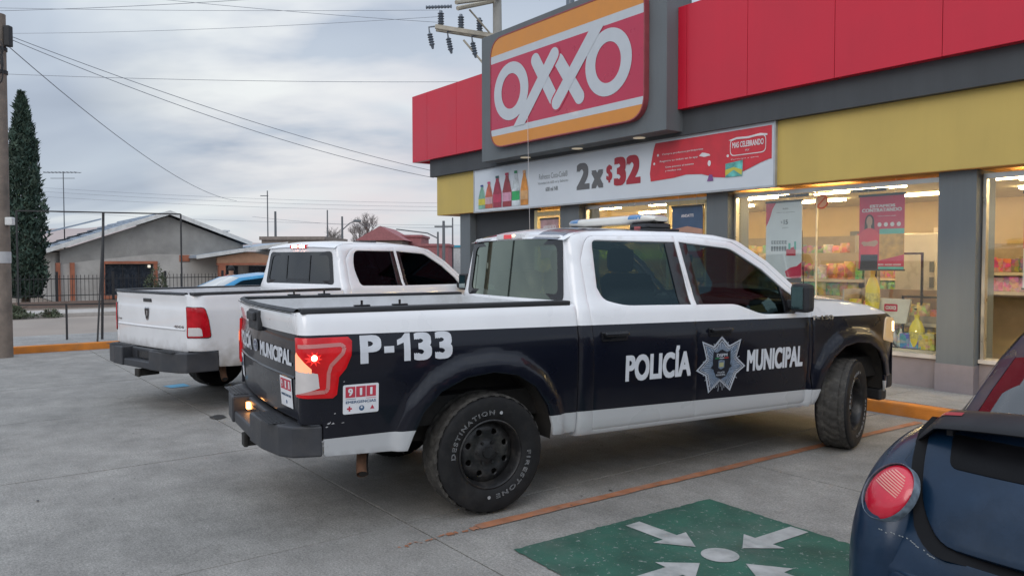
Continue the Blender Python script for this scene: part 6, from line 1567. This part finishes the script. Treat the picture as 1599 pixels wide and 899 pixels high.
# front wall with a window opening
mb = MB(); f = lambda y, z: Vector((0, y, z))
panel(mb, [(-5.45, 0), (1.75, 0), (1.75, 2.40), (-1.41, 3.58), (-5.45, 2.10)], f, [[(-3.85, .28), (-2.02, .28), (-2.02, 1.56), (-3.85, 1.56)], [(-5.15, .0), (-4.95, 0), (-4.95, 1.6), (-5.15, 1.6)]], res=.5, th=.2, outdir=(1, 0, 0)); mb.obj('front_wall', M_RND, H)
mb = MB(); panel(mb, rpoly([(-5.44, 0), (-4.0, 0), (-4.0, 1.62), (-1.86, 1.62), (-1.86, 0), (1.74, 0), (1.74, 1.8), (.2, 1.95), (-2.0, 1.98), (-4.3, 1.72), (-5.44, 1.55)]), lambda y, z: Vector((.012, y, z)), res=.5, outdir=(1, 0, 0), rim=False); mb.obj('pale_render_patch', M_PLS, H)
hb('side_wall', M_RND, (-8.5, -5.45, 0), (-.21, -5.25, 2.05)); hb('side_wall', M_RND, (-8.5, 1.55, 0), (-.21, 1.75, 2.3)); hb('rear_wall', M_RND, (-8.7, -5.45, 0), (-8.51, 1.75, 2.2))
wf = hb('window_glass', M_WDK, (-.14, -3.85, .28), (-.10, -2.02, 1.56))
for a, b in (((-.02, -3.99, 1.57), (.07, -1.86, 1.68)), ((-.02, -3.99, .28), (.06, -3.86, 1.569)), ((-.02, -2.01, .28), (.06, -1.86, 1.569)), ((-.02, -3.99, .14), (.10, -1.86, .279))): hb('window_frame', M_TERR, a, b)
for y in (-3.2, -2.6): hb('glazing_bar', M_IRON, (-.099, y, .28), (-.07, y+.03, 1.56))
hb('porch_lamp', mat('globe_lamp', (.7, .68, .6), .4, emit=(1, .9, .7), es=.5), (.02, -2.26, 1.40), (.14, -2.14, 1.52), .04)
for y in (-5.62, -5.12): hb('door_post', M_TERR, (.02, y, 0), (.14, y+.16, 1.62))
o = hb('oval_plaque', M_TERR, (.02, -.98, 1.66), (.06, -.56, 1.94), .04)
for nm, a, b in (('left', (-5.95, 2.06), (-1.41, 3.70)), ('right', (-1.41, 3.70), (2.05, 2.42))):
    gable('roof_slope', M_ROOF, [a, b, (b[0], b[1]+.10), (a[0], a[1]+.10)], -8.8, .34)
    gable('fascia_board', M_FAS, [(a[0], a[1]-.06), (b[0], b[1]-.06), (b[0], b[1]+.12), (a[0], a[1]+.12)], .345, .40)
for i in range(30):
    t0 = (i+.5)/30; y = -5.95+4.54*t0; z = 2.16+1.64*t0
    mb = MB(); mb.tube([(.30, y, z+.015), (-8.8, y, z+.015)], .03, 6); mb.obj('roof_rib', M_ROOF, H) if i % 3 == 0 else None
gable('rear_roof', M_ROOF, [(-5.95, 2.75), (-3.3, 3.55), (-3.3, 3.62), (-5.95, 2.83)], -8.9, -4.0)
hb('chimney_pipe', M_FAS, (-1.4, 1.30, 2.6), (-1.2, 1.48, 3.02), .02); hb('chimney_cap', M_FAS, (-1.45, 1.24, 3.03), (-1.15, 1.54, 3.10))
# porch
gable('porch_roof', M_ROOF, [(-.60, 1.80), (3.35, 2.42), (3.35, 2.52), (-.60, 1.90)], -2.5, 1.25)
gable('porch_fascia', M_FAS, [(-.60, 1.77), (3.35, 2.39), (3.35, 2.54), (-.60, 1.92)], 1.255, 1.31)
gable('porch_gable', mat('peach_render', (.42, .24, .15), .9, var=.1), [(.30, 1.60), (3.30, 1.60), (3.30, 1.78), (1.7, 2.08), (.30, 1.84)], .95, 1.10)
gable('porch_trim', M_TERR, [(.30, 1.50), (3.30, 1.50), (3.30, 1.595), (.30, 1.595)], .93, 1.13)
for y in (.36, 2.95): hb('porch_column', M_TERR, (.92, y, 0), (1.12, y+.28, 1.495))
hb('porch_door', M_WDK, (.02, 1.0, 0), (.06, 1.5, 1.45)); hb('porch_window', M_WDK, (.02, 2.0, .55), (.06, 2.85, 1.45))
hb('porch_wall', M_PLS, (-.2, 1.76, 0), (.0, 6.0, 2.1)); hb('porch_wall_return', M_PLS, (-3.0, 5.8, 0), (-.21, 6.0, 2.1)); hb('flat_roof', M_FAS, (-3.1, 3.40, 2.11), (.15, 6.1, 2.25))

# iron railing on a low wall
F = thing('iron_fence', 'black iron railing on a low wall in front of the gabled house', 'fence', SW(-28.2, 0, 0), SROT)
mb = MB(); mb.box((-.10, -7.8, 0), (.10, 5.5, .22)); mb.obj('low_wall', mat('brown_base_wall', (.20, .145, .12), .9, dirt=((.12, .1, .09), .5)), F)
for z in (.42, 1.02): mb = MB(); mb.box((-.015, -7.8, z), (.015, 5.5, z+.03)); mb.obj('rail', M_IRON, F)
for y in (-7.8, -5.9, -4.05, -2.2, .0, 2.0, 3.8, 5.4): mb = MB(); mb.box((-.04, y-.04, .221), (.04, y+.04, 1.30)); mb.obj('post', M_IRON, F)
mb = MB(); y = -7.7
while y < 5.4:
    mb.box((-.008, y-.008, .22), (.008, y+.008, 1.13)); mb.add([(-.014, y-.014, 1.13), (.014, y-.014, 1.13), (.014, y+.014, 1.13), (-.014, y+.014, 1.13), (0, y, 1.20)], [(0, 1, 4), (1, 2, 4), (2, 3, 4), (3, 0, 4)]); y += .135
o = mb.obj('pickets', M_IRON, F); o['kind'] = 'stuff'

# empty sign frame on the pavement
FR = thing('sign_frame', 'empty rectangular black steel sign frame standing on the pavement', 'sign frame', (-8.25, 15.62, .125))
M_FR = mat('black_square_tube', (.020, .020, .022), .5)
a = Vector((-1.50, -.27, 0)); b = Vector((1.50, .28, 0))
def fr(name, p, q, w_=.026):
    mb = MB(); mb.tube([p, q], w_*.7, 4); return mb.obj(name, M_FR, FR)
Z = Vector((0, 0, 1))
fr('top_bar', a+Z*2.56, b+Z*2.52); fr('bottom_bar', a+Z*.70, b+Z*.72); fr('side_post', a+Z*.70, a+Z*2.56); fr('side_post', b+Z*.0, b+Z*2.52)
m_ = a.lerp(b, .52); fr('centre_post', m_+Vector((-.05, -.04, 0)), m_+Z*2.54, .036); fr('brace', m_+Vector((.10, -.5, 0)), m_+Z*2.4); l_ = a.lerp(b, .285); fr('leg', l_, l_+Z*.70, .03)

# left utility pole with its hardware
PL = thing('utility_pole', 'weathered concrete utility pole with hanging cables at the left edge', 'utility pole', (-8.985, 13.69, 0))
M_POLE = mat('weathered_pole', (.21, .17, .14), .95, var=.25, vscale=5, bump=.3, dirt=((.10, .09, .08), .6))
mb = MB(); mb.tube([(0, 0, 0), (.01, 0, 2.5), (.05, 0, 5.98)], [.155, .14, .115], 18); mb.obj('shaft', M_POLE, PL)
mb = MB(); mb.lathe([(.146, 1.66), (.150, 1.66), (.150, 1.86), (.145, 1.86)], 20, 0, Matrix.Translation((.008, 0, 0))); mb.obj('white_band', mat('white_band', (.50, .50, .50), .8, dirt=((.3, .3, .3), .5)), PL)
for z in (4.95, 5.35): mb = MB(); mb.lathe([(.122, z), (.135, z), (.135, z+.06), (.122, z+.06)], 18, 0, Matrix.Translation((.045, 0, 0))); mb.obj('steel_clamp', M_IRON, PL)
mb = MB(); mb.box((.17, -.06, 5.42), (.27, .06, 5.78), bev=.02); mb.box((.12, -.02, 5.5), (.17, .02, 5.55)); mb.obj('cable_box', M_IRON, PL)
rp_ = random.Random(2)
for i in range(6):
    x0 = rp_.uniform(-.1, .12); z0 = rp_.uniform(5.0, 5.5); d = rp_.uniform(.15, .38); w_ = rp_.uniform(.1, .26)
    mb = MB(); mb.tube([(x0 + w_*math.sin(t*math.pi), -.16-.02*i, z0 - d*1.6*t + d*.3*math.sin(t*7)) for t in [k/14 for k in range(15)]], .011, 5); mb.obj('cable_loop', M_IRON, PL)
mb = MB(); mb.box((.14, -.10, 2.32), (.27, .0, 2.46), bev=.02); mb.obj('meter_box', M_FAS, PL)

# pole with cross-arms and insulators behind the sign box
TP = thing('power_pole', 'power pole with pale cross arms and insulators rising behind the shop sign', 'utility pole', (-.40, 22.0, 0))
M_ARM = mat('pale_crossarm', (.46, .42, .34), .8, var=.15); M_INS = mat('grey_insulator', (.13, .155, .19), .4, coat=.3)
mb = MB(); mb.tube([(0, 0, 0), (0, 0, 7.6), (-.02, 0, 11.0)], [.17, .13, .11], 14); mb.obj('shaft', mat('pole_concrete_grey', (.36, .35, .32), .9, var=.1), TP)
for dy in (-.12, .12):
    mb = MB(); M = Matrix.Translation((-.72, dy, 8.03)) @ Matrix.Rotation(R(9), 4, 'Y'); mb.box((-1.02, -.045, -.06), (1.02, .045, .06), bev=.01, M=M); mb.obj('cross_arm', M_ARM, TP)
    mb = MB(); mb.tube([(-1.05, -1.2+dy*2, 8.42), (.05, dy, 9.0)], .06, 6); mb.obj('cross_arm', M_ARM, TP)
for x, z in ((-1.58, 8.26), (-1.02, 8.16), (-.50, 8.06)):
    mb = MB(); pr = [(.02, 0)]
    for k in range(5): pr += [(.095, .06+k*.07), (.055, .09+k*.07)]
    pr += [(.045, .42), (0, .44)]; mb.lathe(pr, 14, 0, Matrix.Translation((x, 0, z-.02))); mb.obj('insulator', M_INS, TP)
for x, z in ((-1.90, 8.05), (-1.38, 7.92), (-.70, 7.80)):
    mb = MB(); pr = [(.03, 0)]
    for k in range(5): pr += [(.085, -.05-k*.07), (.05, -.08-k*.07)]
    pr += [(.03, -.45), (0, -.46)]; mb.lathe(pr[::-1], 12, 0, Matrix.Translation((x, 0, z)) @ Matrix.Rotation(R(-12), 4, 'Y')); mb.tube([(x, 0, z), (x-.02, 0, z+.16), (x+.15, 0, z+.18)], .025, 6); mb.obj('fuse_cutout', M_INS, TP)
for p, q in (((-1.95, -.3, 8.66), (-1.25, -.5, 8.62)), ((-1.0, -1.1, 8.72), (-.62, -.9, 8.90)), ((-.75, 0, 8.95), (-.2, 0, 9.0)), ((1.15, -.2, 8.93), (1.75, -.2, 9.08))):
    mb = MB(); P_ = Vector(p); Q_ = Vector(q); n_ = 16; mb.tube([P_.lerp(Q_, k/n_) for k in range(n_+1)], [.03 if k % 2 else .055 for k in range(n_+1)], 8); mb.obj('strain_insulator', M_INS, TP)
mb = MB(); mb.tube([(-.95, 0, 7.85), (-.14, 0, 6.9)], .03, 6); mb.tube([(-.75, -.6, 8.5), (-.1, -.05, 7.9)], .025, 6); mb.obj('arm_brace', M_ARM, TP)
P2_ = thing('power_pole', 'slim dark pole whose top is just seen above the shop sign', 'utility pole', (1.45, 19.5, 0))
mb = MB(); mb.tube([(0, 0, 0), (0, 0, 12)], [.12, .10], 10); mb.obj('shaft', M_INS, P2_)

# wires
M_WIRE = mat('wire', (.22, .24, .27), .6)
def wire(label, a, b, sag=.3, r=.010):
    a = Vector(a); b = Vector(b); mb = MB()
    mb.tube([a.lerp(b, t) - Vector((0, 0, sag*4*t*(1-t))) for t in [i/20 for i in range(21)]], r*.55, 5); o = mb.obj('overhead_wire', M_WIRE); tag(o, label, 'wire')
def pp(px, py, D): return (  (px-799.5)/1215*D, D, 1.70 + D*(449.5-1215*.0355-py)/1215 )
wire('upper of two service cables sloping from the left pole to the shop corner', (-8.85, 13.69, 5.65), (-2.02, 20.2, 4.0), .18, .012)
wire('lower of two service cables sloping from the left pole to the shop corner', (-8.85, 13.69, 5.60), (-2.02, 20.2, 3.83), .26, .012)
wire('thin wire dropping steeply from the left pole towards the gabled house', (-8.85, 13.69, 5.50), (-13.4, 38, 4.6), .55, .016)
wire('topmost wire crossing the upper left corner of the sky', (-15.7, 20, 8.0), (-4.8, 20, 8.45), .10, .012)
wire('wire running level from the left pole to the power pole', (-17, 22, 7.05), (-.45, 22, 6.7), .12, .012)
wire('highest of the wires reaching the pale cross arms', (-16, 24, 9.4), (-2.0, 22, 8.68), .05, .011)
wire('second wire reaching the pale cross arms', (-24, 30, 10.4), (-2.0, 22, 8.5), .2, .011)
wire('third wire reaching the pale cross arms', (-14, 20, 8.9), (-1.9, 22, 8.33), .1, .011)
for i, (ya, yb, n_) in enumerate(((285, 318, 'top'), (291, 324, 'second'), (299, 330, 'third'), (322, 352, 'lowest'))): wire('%s of the four distant wires low over the rooftops' % n_, pp(-40, ya, 60), pp(760, yb, 60), .35, .018)
wire('wire between the two masts over the flat brown building', pp(395, 338, 55), pp(700, 356, 55), .2, .018)

# masts, lamp posts and antenna behind
def mast(name, label, cat, px, ytop, D, r=.06, extra=None, ybase=None):
    x = (px-799.5)/1215*D; zt_ = 1.70 + D*(406.4-ytop)/1215; t = thing(name, label, cat, (x, D, 0)); 
    mb = MB(); mb.tube([(0, 0, 0), (0, 0, zt_)], [r, r*.7], 8); mb.obj('shaft', M_POLEG, t)
    if extra: extra(t, zt_)
    return t
M_POLEG = mat('distant_pole_grey', (.13, .14, .15), .8)
def lamp_arm(t, z): mb = MB(); mb.tube([(0, 0, z-.9), (.5, 0, z-.45), (.9, 0, z-.30)], .035, 6); mb.obj('arm', M_POLEG, t); mb = MB(); mb.box((.75, -.12, z-.38), (1.25, .12, z-.22), bev=.04); mb.obj('lamp_head', M_POLEG, t)
mast('street_lamp', 'street lamp with a short arm above the brown flat building', 'street lamp', 535, 338, 52, .09, lamp_arm)
mast('antenna_mast', 'tall thin mast with a top bracket over the brown flat building', 'mast', 419, 298, 50, .05, lambda t, z: MB().box((-.45, -.02, z-.35), (.05, .02, z-.30)).obj('bracket', M_POLEG, t))
mast('wooden_post', 'shorter post right of the tall mast over the flat building', 'post', 431, 330, 50, .10)
mast('wooden_post', 'slender post between the mast and the street lamp', 'post', 512, 328, 60, .07)
def gantry(t, z): mb = MB(); mb.tube([(0, 0, z-.5), (-.8, 0, z-.1), (-3.2, 0, z+.2)], .05, 6); mb.obj('arm', M_POLEG, t)
mast('street_lamp', 'street lamp with a long horizontal arm left of the shop corner', 'street lamp', 684, 362, 60, .10, gantry)
mast('power_pole', 'distant power pole just left of the shop corner', 'utility pole', 693, 345, 60, .14, lambda t, z: MB().box((-.7, -.06, z-.5), (.7, .06, z-.38)).obj('cross_arm', M_POLEG, t))
mast('wooden_post', 'thin distant post closest to the shop corner', 'post', 707, 340, 66, .08)
def aer(t, z):
    for k, (dz_, w_) in enumerate(((-.05, .95), (-.32, .6))): mb = MB(); mb.box((-w_, -.012, z+dz_-.012), (w_*.9, .012, z+dz_+.012)); mb.obj('crossbar', M_POLEG, t)
    for i in range(9): mb = MB(); mb.box((-.8+i*.18, -.25, z-.05), (-.785+i*.18, .25, z-.03)); mb.obj('element', M_POLEG, t)
t = mast('tv_antenna', 'roof television antenna above the left roof slope', 'antenna', 102, 268, 37, .03, aer)

# distant buildings
def block(name, label, px0, px1, ytop, D, dep, m, roof=None, pitch=0, wins=()):
    x0 = (px0-799.5)/1215*D; x1 = (px1-799.5)/1215*D; h_ = 1.70 + D*(406.4-ytop)/1215
    t = thing(name, label, 'house' if pitch else 'building', ((x0+x1)/2, D+dep/2, -.02), 0); w_ = (x1-x0)/2
    mb = MB(); mb.box((-w_, -dep/2, 0), (w_, dep/2, h_)); mb.obj('walls', m, t)
    if pitch:
        mb = MB(); mb.add([(-w_-.3, -dep/2-.3, h_+.01), (w_+.3, -dep/2-.3, h_+.01), (0, -dep/2-.3, h_+pitch), (-w_-.3, dep/2, h_+.01), (w_+.3, dep/2, h_+.01), (0, dep/2, h_+pitch)], [(0, 1, 2), (5, 4, 3), (0, 2, 5, 3), (2, 1, 4, 5), (1, 0, 3, 4)]); mb.obj('roof', roof or m, t)
    else:
        mb = MB(); mb.box((-w_-.1, -dep/2-.1, h_+.005), (w_+.1, dep/2+.1, h_+.20)); mb.obj('parapet', roof or m, t)
    for (wx, wz, ww_, wh) in wins:
        mb = MB(); mb.box((wx*w_, -dep/2-.05, wz), (wx*w_+ww_, -dep/2-.01, wz+wh)); mb.obj('window', M_WDK, t)
M_PINK = mat('faded_pink_wall', (.33, .13, .135), .9, var=.15); M_BRN = mat('brown_block_wall', (.24, .20, .175), .95, var=.15); M_TAN = mat('tan_wall', (.36, .30, .25), .9, var=.12)
block('flat_house', 'flat roofed brown house right of the porch', 409, 505, 374, 44, 6, M_BRN, M_BRN, 0, ((-.6, 1.0, .9, .8), (.2, 1.0, .9, .8)))
block('pink_house', 'faded pink house with a brown gable behind the white pickup', 562, 628, 375, 62, 8, M_BRN, M_PINK, 1.15, ((-.3, 1.2, 1.0, .9),))
block('pink_house', 'long low faded pink building right of the gabled pink house', 622, 658, 370, 66, 6, M_PINK, None, 0, ((-.5, 1.2, .8, .8),))
block('pink_house', 'lowest faded pink wall stepping down towards the shop', 655, 700, 384, 62, 5, M_PINK, None, 0)
block('kiosk', 'small white and turquoise kiosk seen left of the shop corner', 694, 722, 386, 70, 4, mat('kiosk_white', (.5, .52, .52), .8), mat('kiosk_turquoise', (.05, .30, .42), .7), 0)
block('tan_house', 'pale tan low house far behind at the left edge', -120, 20, 392, 60, 8, M_TAN, None, 0, ((-.2, 1, 1, 1), (.4, 1, 1, 1)))
block('tan_house', 'pale tan wall behind the cypress tree', -5, 90, 388, 70, 6, M_TAN, None, 0)
# hazy hill
mb = MB()
def hill(a, b):
    x = -190 + 190*a; y = 210 + 90*b; e = math.sin(math.pi*min(1, b*.9)); h_ = interp(x, [-190, -150, -128, -112, -100, -60, 0], [8, 13, 15.5, 14.5, 11, 5, 1])
    return Vector((x, y, -1 + h_*e + .8*math.sin(x*.15)*e))
mb.grid(hill, 60, 12); hl = mb.obj('hill', mat('far_hill', (.40, .33, .31), 1, var=.08, vscale=.05)); struct(hl)

# bare winter trees
def bare(label, px, D, h_, seed, w_=1.0):
    r = random.Random(seed); x = (px-799.5)/1215*D; t = thing('bare_tree', label, 'tree', (x, D, 0)); mb = MB(); mb.tube([(0, 0, 0), (.05, 0, h_*.35)], [.14, .10], 7); mb.obj('trunk', M_BARK2, t); mb = MB()
    def br(p, d, L, rad, lv):
        q = p + d*L; mb.tube([p, p.lerp(q, .5) + Vector((r.uniform(-.06, .06)*L, 0, 0)), q], [rad, rad*.8, rad*.6], 4, cap=False)
        if lv == 0: return
        for i in range(3 + (lv > 2)):
            dd = (d + Vector((r.uniform(-.75, .75)*w_, r.uniform(-.5, .5), r.uniform(-.1, .5)))).normalized(); br(p.lerp(q, r.uniform(.55, 1)), dd, L*r.uniform(.6, .8), rad*.62, lv-1)
    br(Vector((.05, 0, h_*.33)), Vector((0, 0, 1)), h_*.26, .09, 5); mb.obj('crown', M_BARK2, t)
M_BARK2 = mat('grey_twigs', (.20, .18, .17), .9)
bare('bare leafless tree behind the gabled pink house', 577, 66, 5.8, 3); bare('smaller bare tree just left of the pink house', 556, 68, 4.6, 5); bare('low bare tree beside the distant street lamp', 521, 70, 4.6, 8, 1.3)

# blue sedan in the third bay
M_SB = mat('bright_blue_paint', (.04, .30, .58), .35, coat=.35, var=.06)
def sedan():
    root = thing('blue_sedan', 'blue sedan parked beyond the white pickup with only its roof showing', 'car', (-6.72, 15.0, 0), R(38))
    prof = [(.02, .45), (0, .75), (.08, .98), (.55, 1.04), (1.25, 1.36), (1.9, 1.43), (2.5, 1.38), (3.25, 1.02), (4.1, .90), (4.35, .72), (4.38, .40)]
    yl = lambda z: interp(z, [.3, .55, .8, 1.0, 1.2, 1.43], [.78, .84, .85, .80, .70, .58])
    gl_ = [(.62, 1.045), (1.27, 1.345), (1.9, 1.405), (2.48, 1.355), (3.1, 1.035)]
    for sg in (1, -1):
        S = lambda x, z, sg=sg: Vector((x, sg*(yl(z) - .10*max(0, (abs(x-2.2)-1.5)/.7)**2), z))
        arch = lambda cx: [(cx+.36*math.cos(R(a_)), .33+.36*math.sin(R(a_))) for a_ in range(180, -1, -20)]
        ol = [(.02, .30)] + [p for p in arch(.85)] + [p for p in arch(3.5)] + [(4.36, .32)] + prof[::-1][1:-1] + [(.0, .6)]
        w1 = rpoly([(.82, 1.06, .03), (1.28, 1.31, .05), (1.86, 1.375), (1.86, 1.05)]); w2 = rpoly([(1.93, 1.05), (1.93, 1.375), (2.44, 1.32, .05), (2.95, 1.05, .03)])
        mb = MB(); panel(mb, ol, S, [w1, w2], res=.09, th=.03, outdir=(0, sg, 0)); mb.obj('body_side', M_SB, root)
        for w_ in (w1, w2): mb = MB(); panel(mb, w_, lambda x, z: S(x, z) - Vector((0, sg*.01, 0)), res=.2, outdir=(0, sg, 0), rim=False); mb.obj('side_window', G_SMOKE, root)
        mb = MB(); mb.box((.02, sg*.45, .72), (.10, sg*.78, .92), bev=.02); mb.obj('tail_light', M_REDL, root)
        for cx in (.85, 3.5): make_wheel(root, (cx, sg*.76, .315), sg, 0, False, .315, .20, .19, M_CHR, 6)
    def strip(i0, i1, nm, m_, e=0):
        mb = MB(); P_ = prof[i0:i1+1]
        for (xa, za), (xb, zb_) in zip(P_[:-1], P_[1:]):
            mb.grid(lambda a, b: ((xa+(xb-xa)*a) , (yl(za+(zb_-za)*a) - .10*max(0, (abs(xa+(xb-xa)*a-2.2)-1.5)/.7)**2 - e)*(2*b-1), za+(zb_-za)*a + .025*(1-(2*b-1)**2)), 4, 8)
        mb.obj(nm, m_, root)
    strip(0, 3, 'boot', M_SB); strip(3, 4, 'rear_window', glass_mat('sedan_rear_glass', (.3, .4, .4), 2.2), .03); strip(4, 6, 'roof', M_SB); strip(6, 7, 'windscreen', G_SMOKE, .03); strip(7, 10, 'bonnet', M_SB)
    mb = MB(); mb.box((.3, -.72, .25), (4.2, .72, .5)); mb.box((2.2, -.6, .5), (2.35, .6, 1.05), bev=.05); mb.box((1.1, -.6, .5), (1.25, .6, 1.05), bev=.05); mb.obj('cabin', M_INT, root)
sedan()
# the person by the porch
def person():
    t = thing('person', 'person in a red top with dark hair standing beyond the blue sedan', 'person', (-8.05, 22.3, -.08), R(-70))
    J = dict(pel=(0, 0, .86), spi=(0, 0, 1.05), che=(.01, 0, 1.24), nec=(.02, 0, 1.38), hd=(.03, 0, 1.46), hd2=(.04, 0, 1.56),
             sl=(0, .17, 1.31), el=(-.02, .22, 1.05), wl=(.10, .20, .84), sr=(0, -.17, 1.31), er=(-.02, -.22, 1.05), wr=(.12, -.16, .86),
             hl=(0, .09, .84), kl=(.02, .10, .46), al=(-.02, .11, .08), tl=(.12, .12, .03), hr=(0, -.09, .84), kr=(.03, -.10, .46), ar=(-.01, -.11, .08), tr=(.13, -.12, .03))
    rad = dict(pel=.13, spi=.12, che=.14, nec=.05, hd=.075, hd2=.08, sl=.06, el=.042, wl=.03, sr=.06, er=.042, wr=.03, hl=.09, kl=.06, al=.04, tl=.03, hr=.09, kr=.06, ar=.04, tr=.03)
    def skin(name, ks, es, m_, grow=1.0):
        me = bpy.data.meshes.new(name); me.from_pydata([J[k] for k in ks], [(ks.index(a), ks.index(b)) for a, b in es], []); me.materials.append(m_)
        o = bpy.data.objects.new(name, me); COL.objects.link(o); o.parent = t
        md = o.modifiers.new('skin', 'SKIN'); sv = me.skin_vertices[0].data if me.skin_vertices else None
        if sv is None:
            bm = bmesh.new(); bm.from_mesh(me); bm.verts.layers.skin.new(); bm.to_mesh(me); bm.free(); sv = me.skin_vertices[0].data
        for i, k in enumerate(ks): sv[i].radius = (rad[k]*grow, rad[k]*grow); sv[i].use_root = (i == 0)
        s_ = o.modifiers.new('sub', 'SUBSURF'); s_.levels = 1; s_.render_levels = 2
        return o
    for k, (w_, sgn) in dict(fl=('wl', 1), fr=('wr', -1)).items():
        for i in range(4): J['%s%d' % (k, i)] = tuple(Vector(J[w_]) + Vector((.03+.012*i, .02*sgn-.012*i*sgn, -.11+.012*i))); rad['%s%d' % (k, i)] = .010
        J[k+'t'] = tuple(Vector(J[w_]) + Vector((.06, -.01*sgn, -.05))); rad[k+'t'] = .011
    ks = list(J.keys()); es = [('pel', 'spi'), ('spi', 'che'), ('che', 'nec'), ('nec', 'hd'), ('hd', 'hd2'), ('che', 'sl'), ('sl', 'el'), ('el', 'wl'), ('che', 'sr'), ('sr', 'er'), ('er', 'wr'), ('pel', 'hl'), ('hl', 'kl'), ('kl', 'al'), ('al', 'tl'), ('pel', 'hr'), ('hr', 'kr'), ('kr', 'ar'), ('ar', 'tr')]
    for k, w_ in (('fl', 'wl'), ('fr', 'wr')): es += [(w_, '%s%d' % (k, i)) for i in range(4)] + [(w_, k+'t')]
    skin('body', ks, es, mat('skin', (.36, .20, .14), .6))
    skin('red_top', ['che', 'spi', 'pel', 'nec', 'sl', 'el', 'sr', 'er'], [('che', 'spi'), ('spi', 'pel'), ('che', 'nec'), ('che', 'sl'), ('sl', 'el'), ('che', 'sr'), ('sr', 'er')], mat('red_top', (.20, .02, .03), .9), 1.12)
    skin('dark_trousers', ['pel', 'hl', 'kl', 'al', 'hr', 'kr', 'ar'], [('pel', 'hl'), ('hl', 'kl'), ('kl', 'al'), ('pel', 'hr'), ('hr', 'kr'), ('kr', 'ar')], mat('dark_trousers', (.02, .02, .03), .9), 1.14)
    mb = MB(); mb.grid(lambda a, b: Vector((.025, 0, 1.535)) + Vector((.105*math.cos(2*math.pi*a)*math.sin(math.pi*.62*b) - .018, .095*math.sin(2*math.pi*a)*math.sin(math.pi*.62*b), .115*math.cos(math.pi*.62*b))), 16, 8); mb.obj('hair', mat('dark_hair', (.012, .010, .010), .7), t)
person()
# street lamp behind the camera, mirrored in the rear window; unseen buildings added behind the camera to darken reflections
t = thing('street_lamp', 'lit street lamp across the street left of the picture', 'street lamp', (-17.0, 17.0, 0))
mb = MB(); mb.tube([(0, 0, 0), (0, 0, 6.5), (.3, 0, 7.3), (1.0, 0, 7.6)], [.11, .08, .05, .04], 10); mb.obj('shaft', M_POLEG, t)
mb = MB(); mb.box((.8, -.12, 7.52), (1.4, .12, 7.64), bev=.04); hd = mb.obj('lamp_head', M_POLEG, t); mb = MB(); mb.box((.9, -.09, 7.47), (1.3, .09, 7.515)); mb.obj('lamp_lens', mat('lit_lamp_lens', (1, .9, .7), .4, emit=(1, .85, .6), es=18), hd)
for i, (x0, x1, h_, m_) in enumerate(((-60, -34, 4.2, M_TAN), (-33, -20, 3.4, M_BRN), (-18.5, -6, 4.0, M_PINK), (-4, 12, 3.2, M_TAN), (13, 40, 4.4, M_BRN), (42, 80, 3.6, M_TAN))):
    bt = thing('unseen_building', '%s unseen building added behind the camera for reflections' % ('far left tan', 'left brown', 'faded pink', 'central tan', 'right brown', 'far right tan')[i], 'building', ((x0+x1)/2, -30, -.02))
    mb = MB(); mb.box((-(x1-x0)/2, -4, 0), ((x1-x0)/2, 4, h_)); mb.obj('walls', m_, bt)
    for k in range(int((x1-x0)/4)): mb = MB(); mb.box((-(x1-x0)/2+1.2+k*4, 4.005, .9), (-(x1-x0)/2+2.8+k*4, 4.04, 2.3)); mb.obj('window', M_WDK, bt)
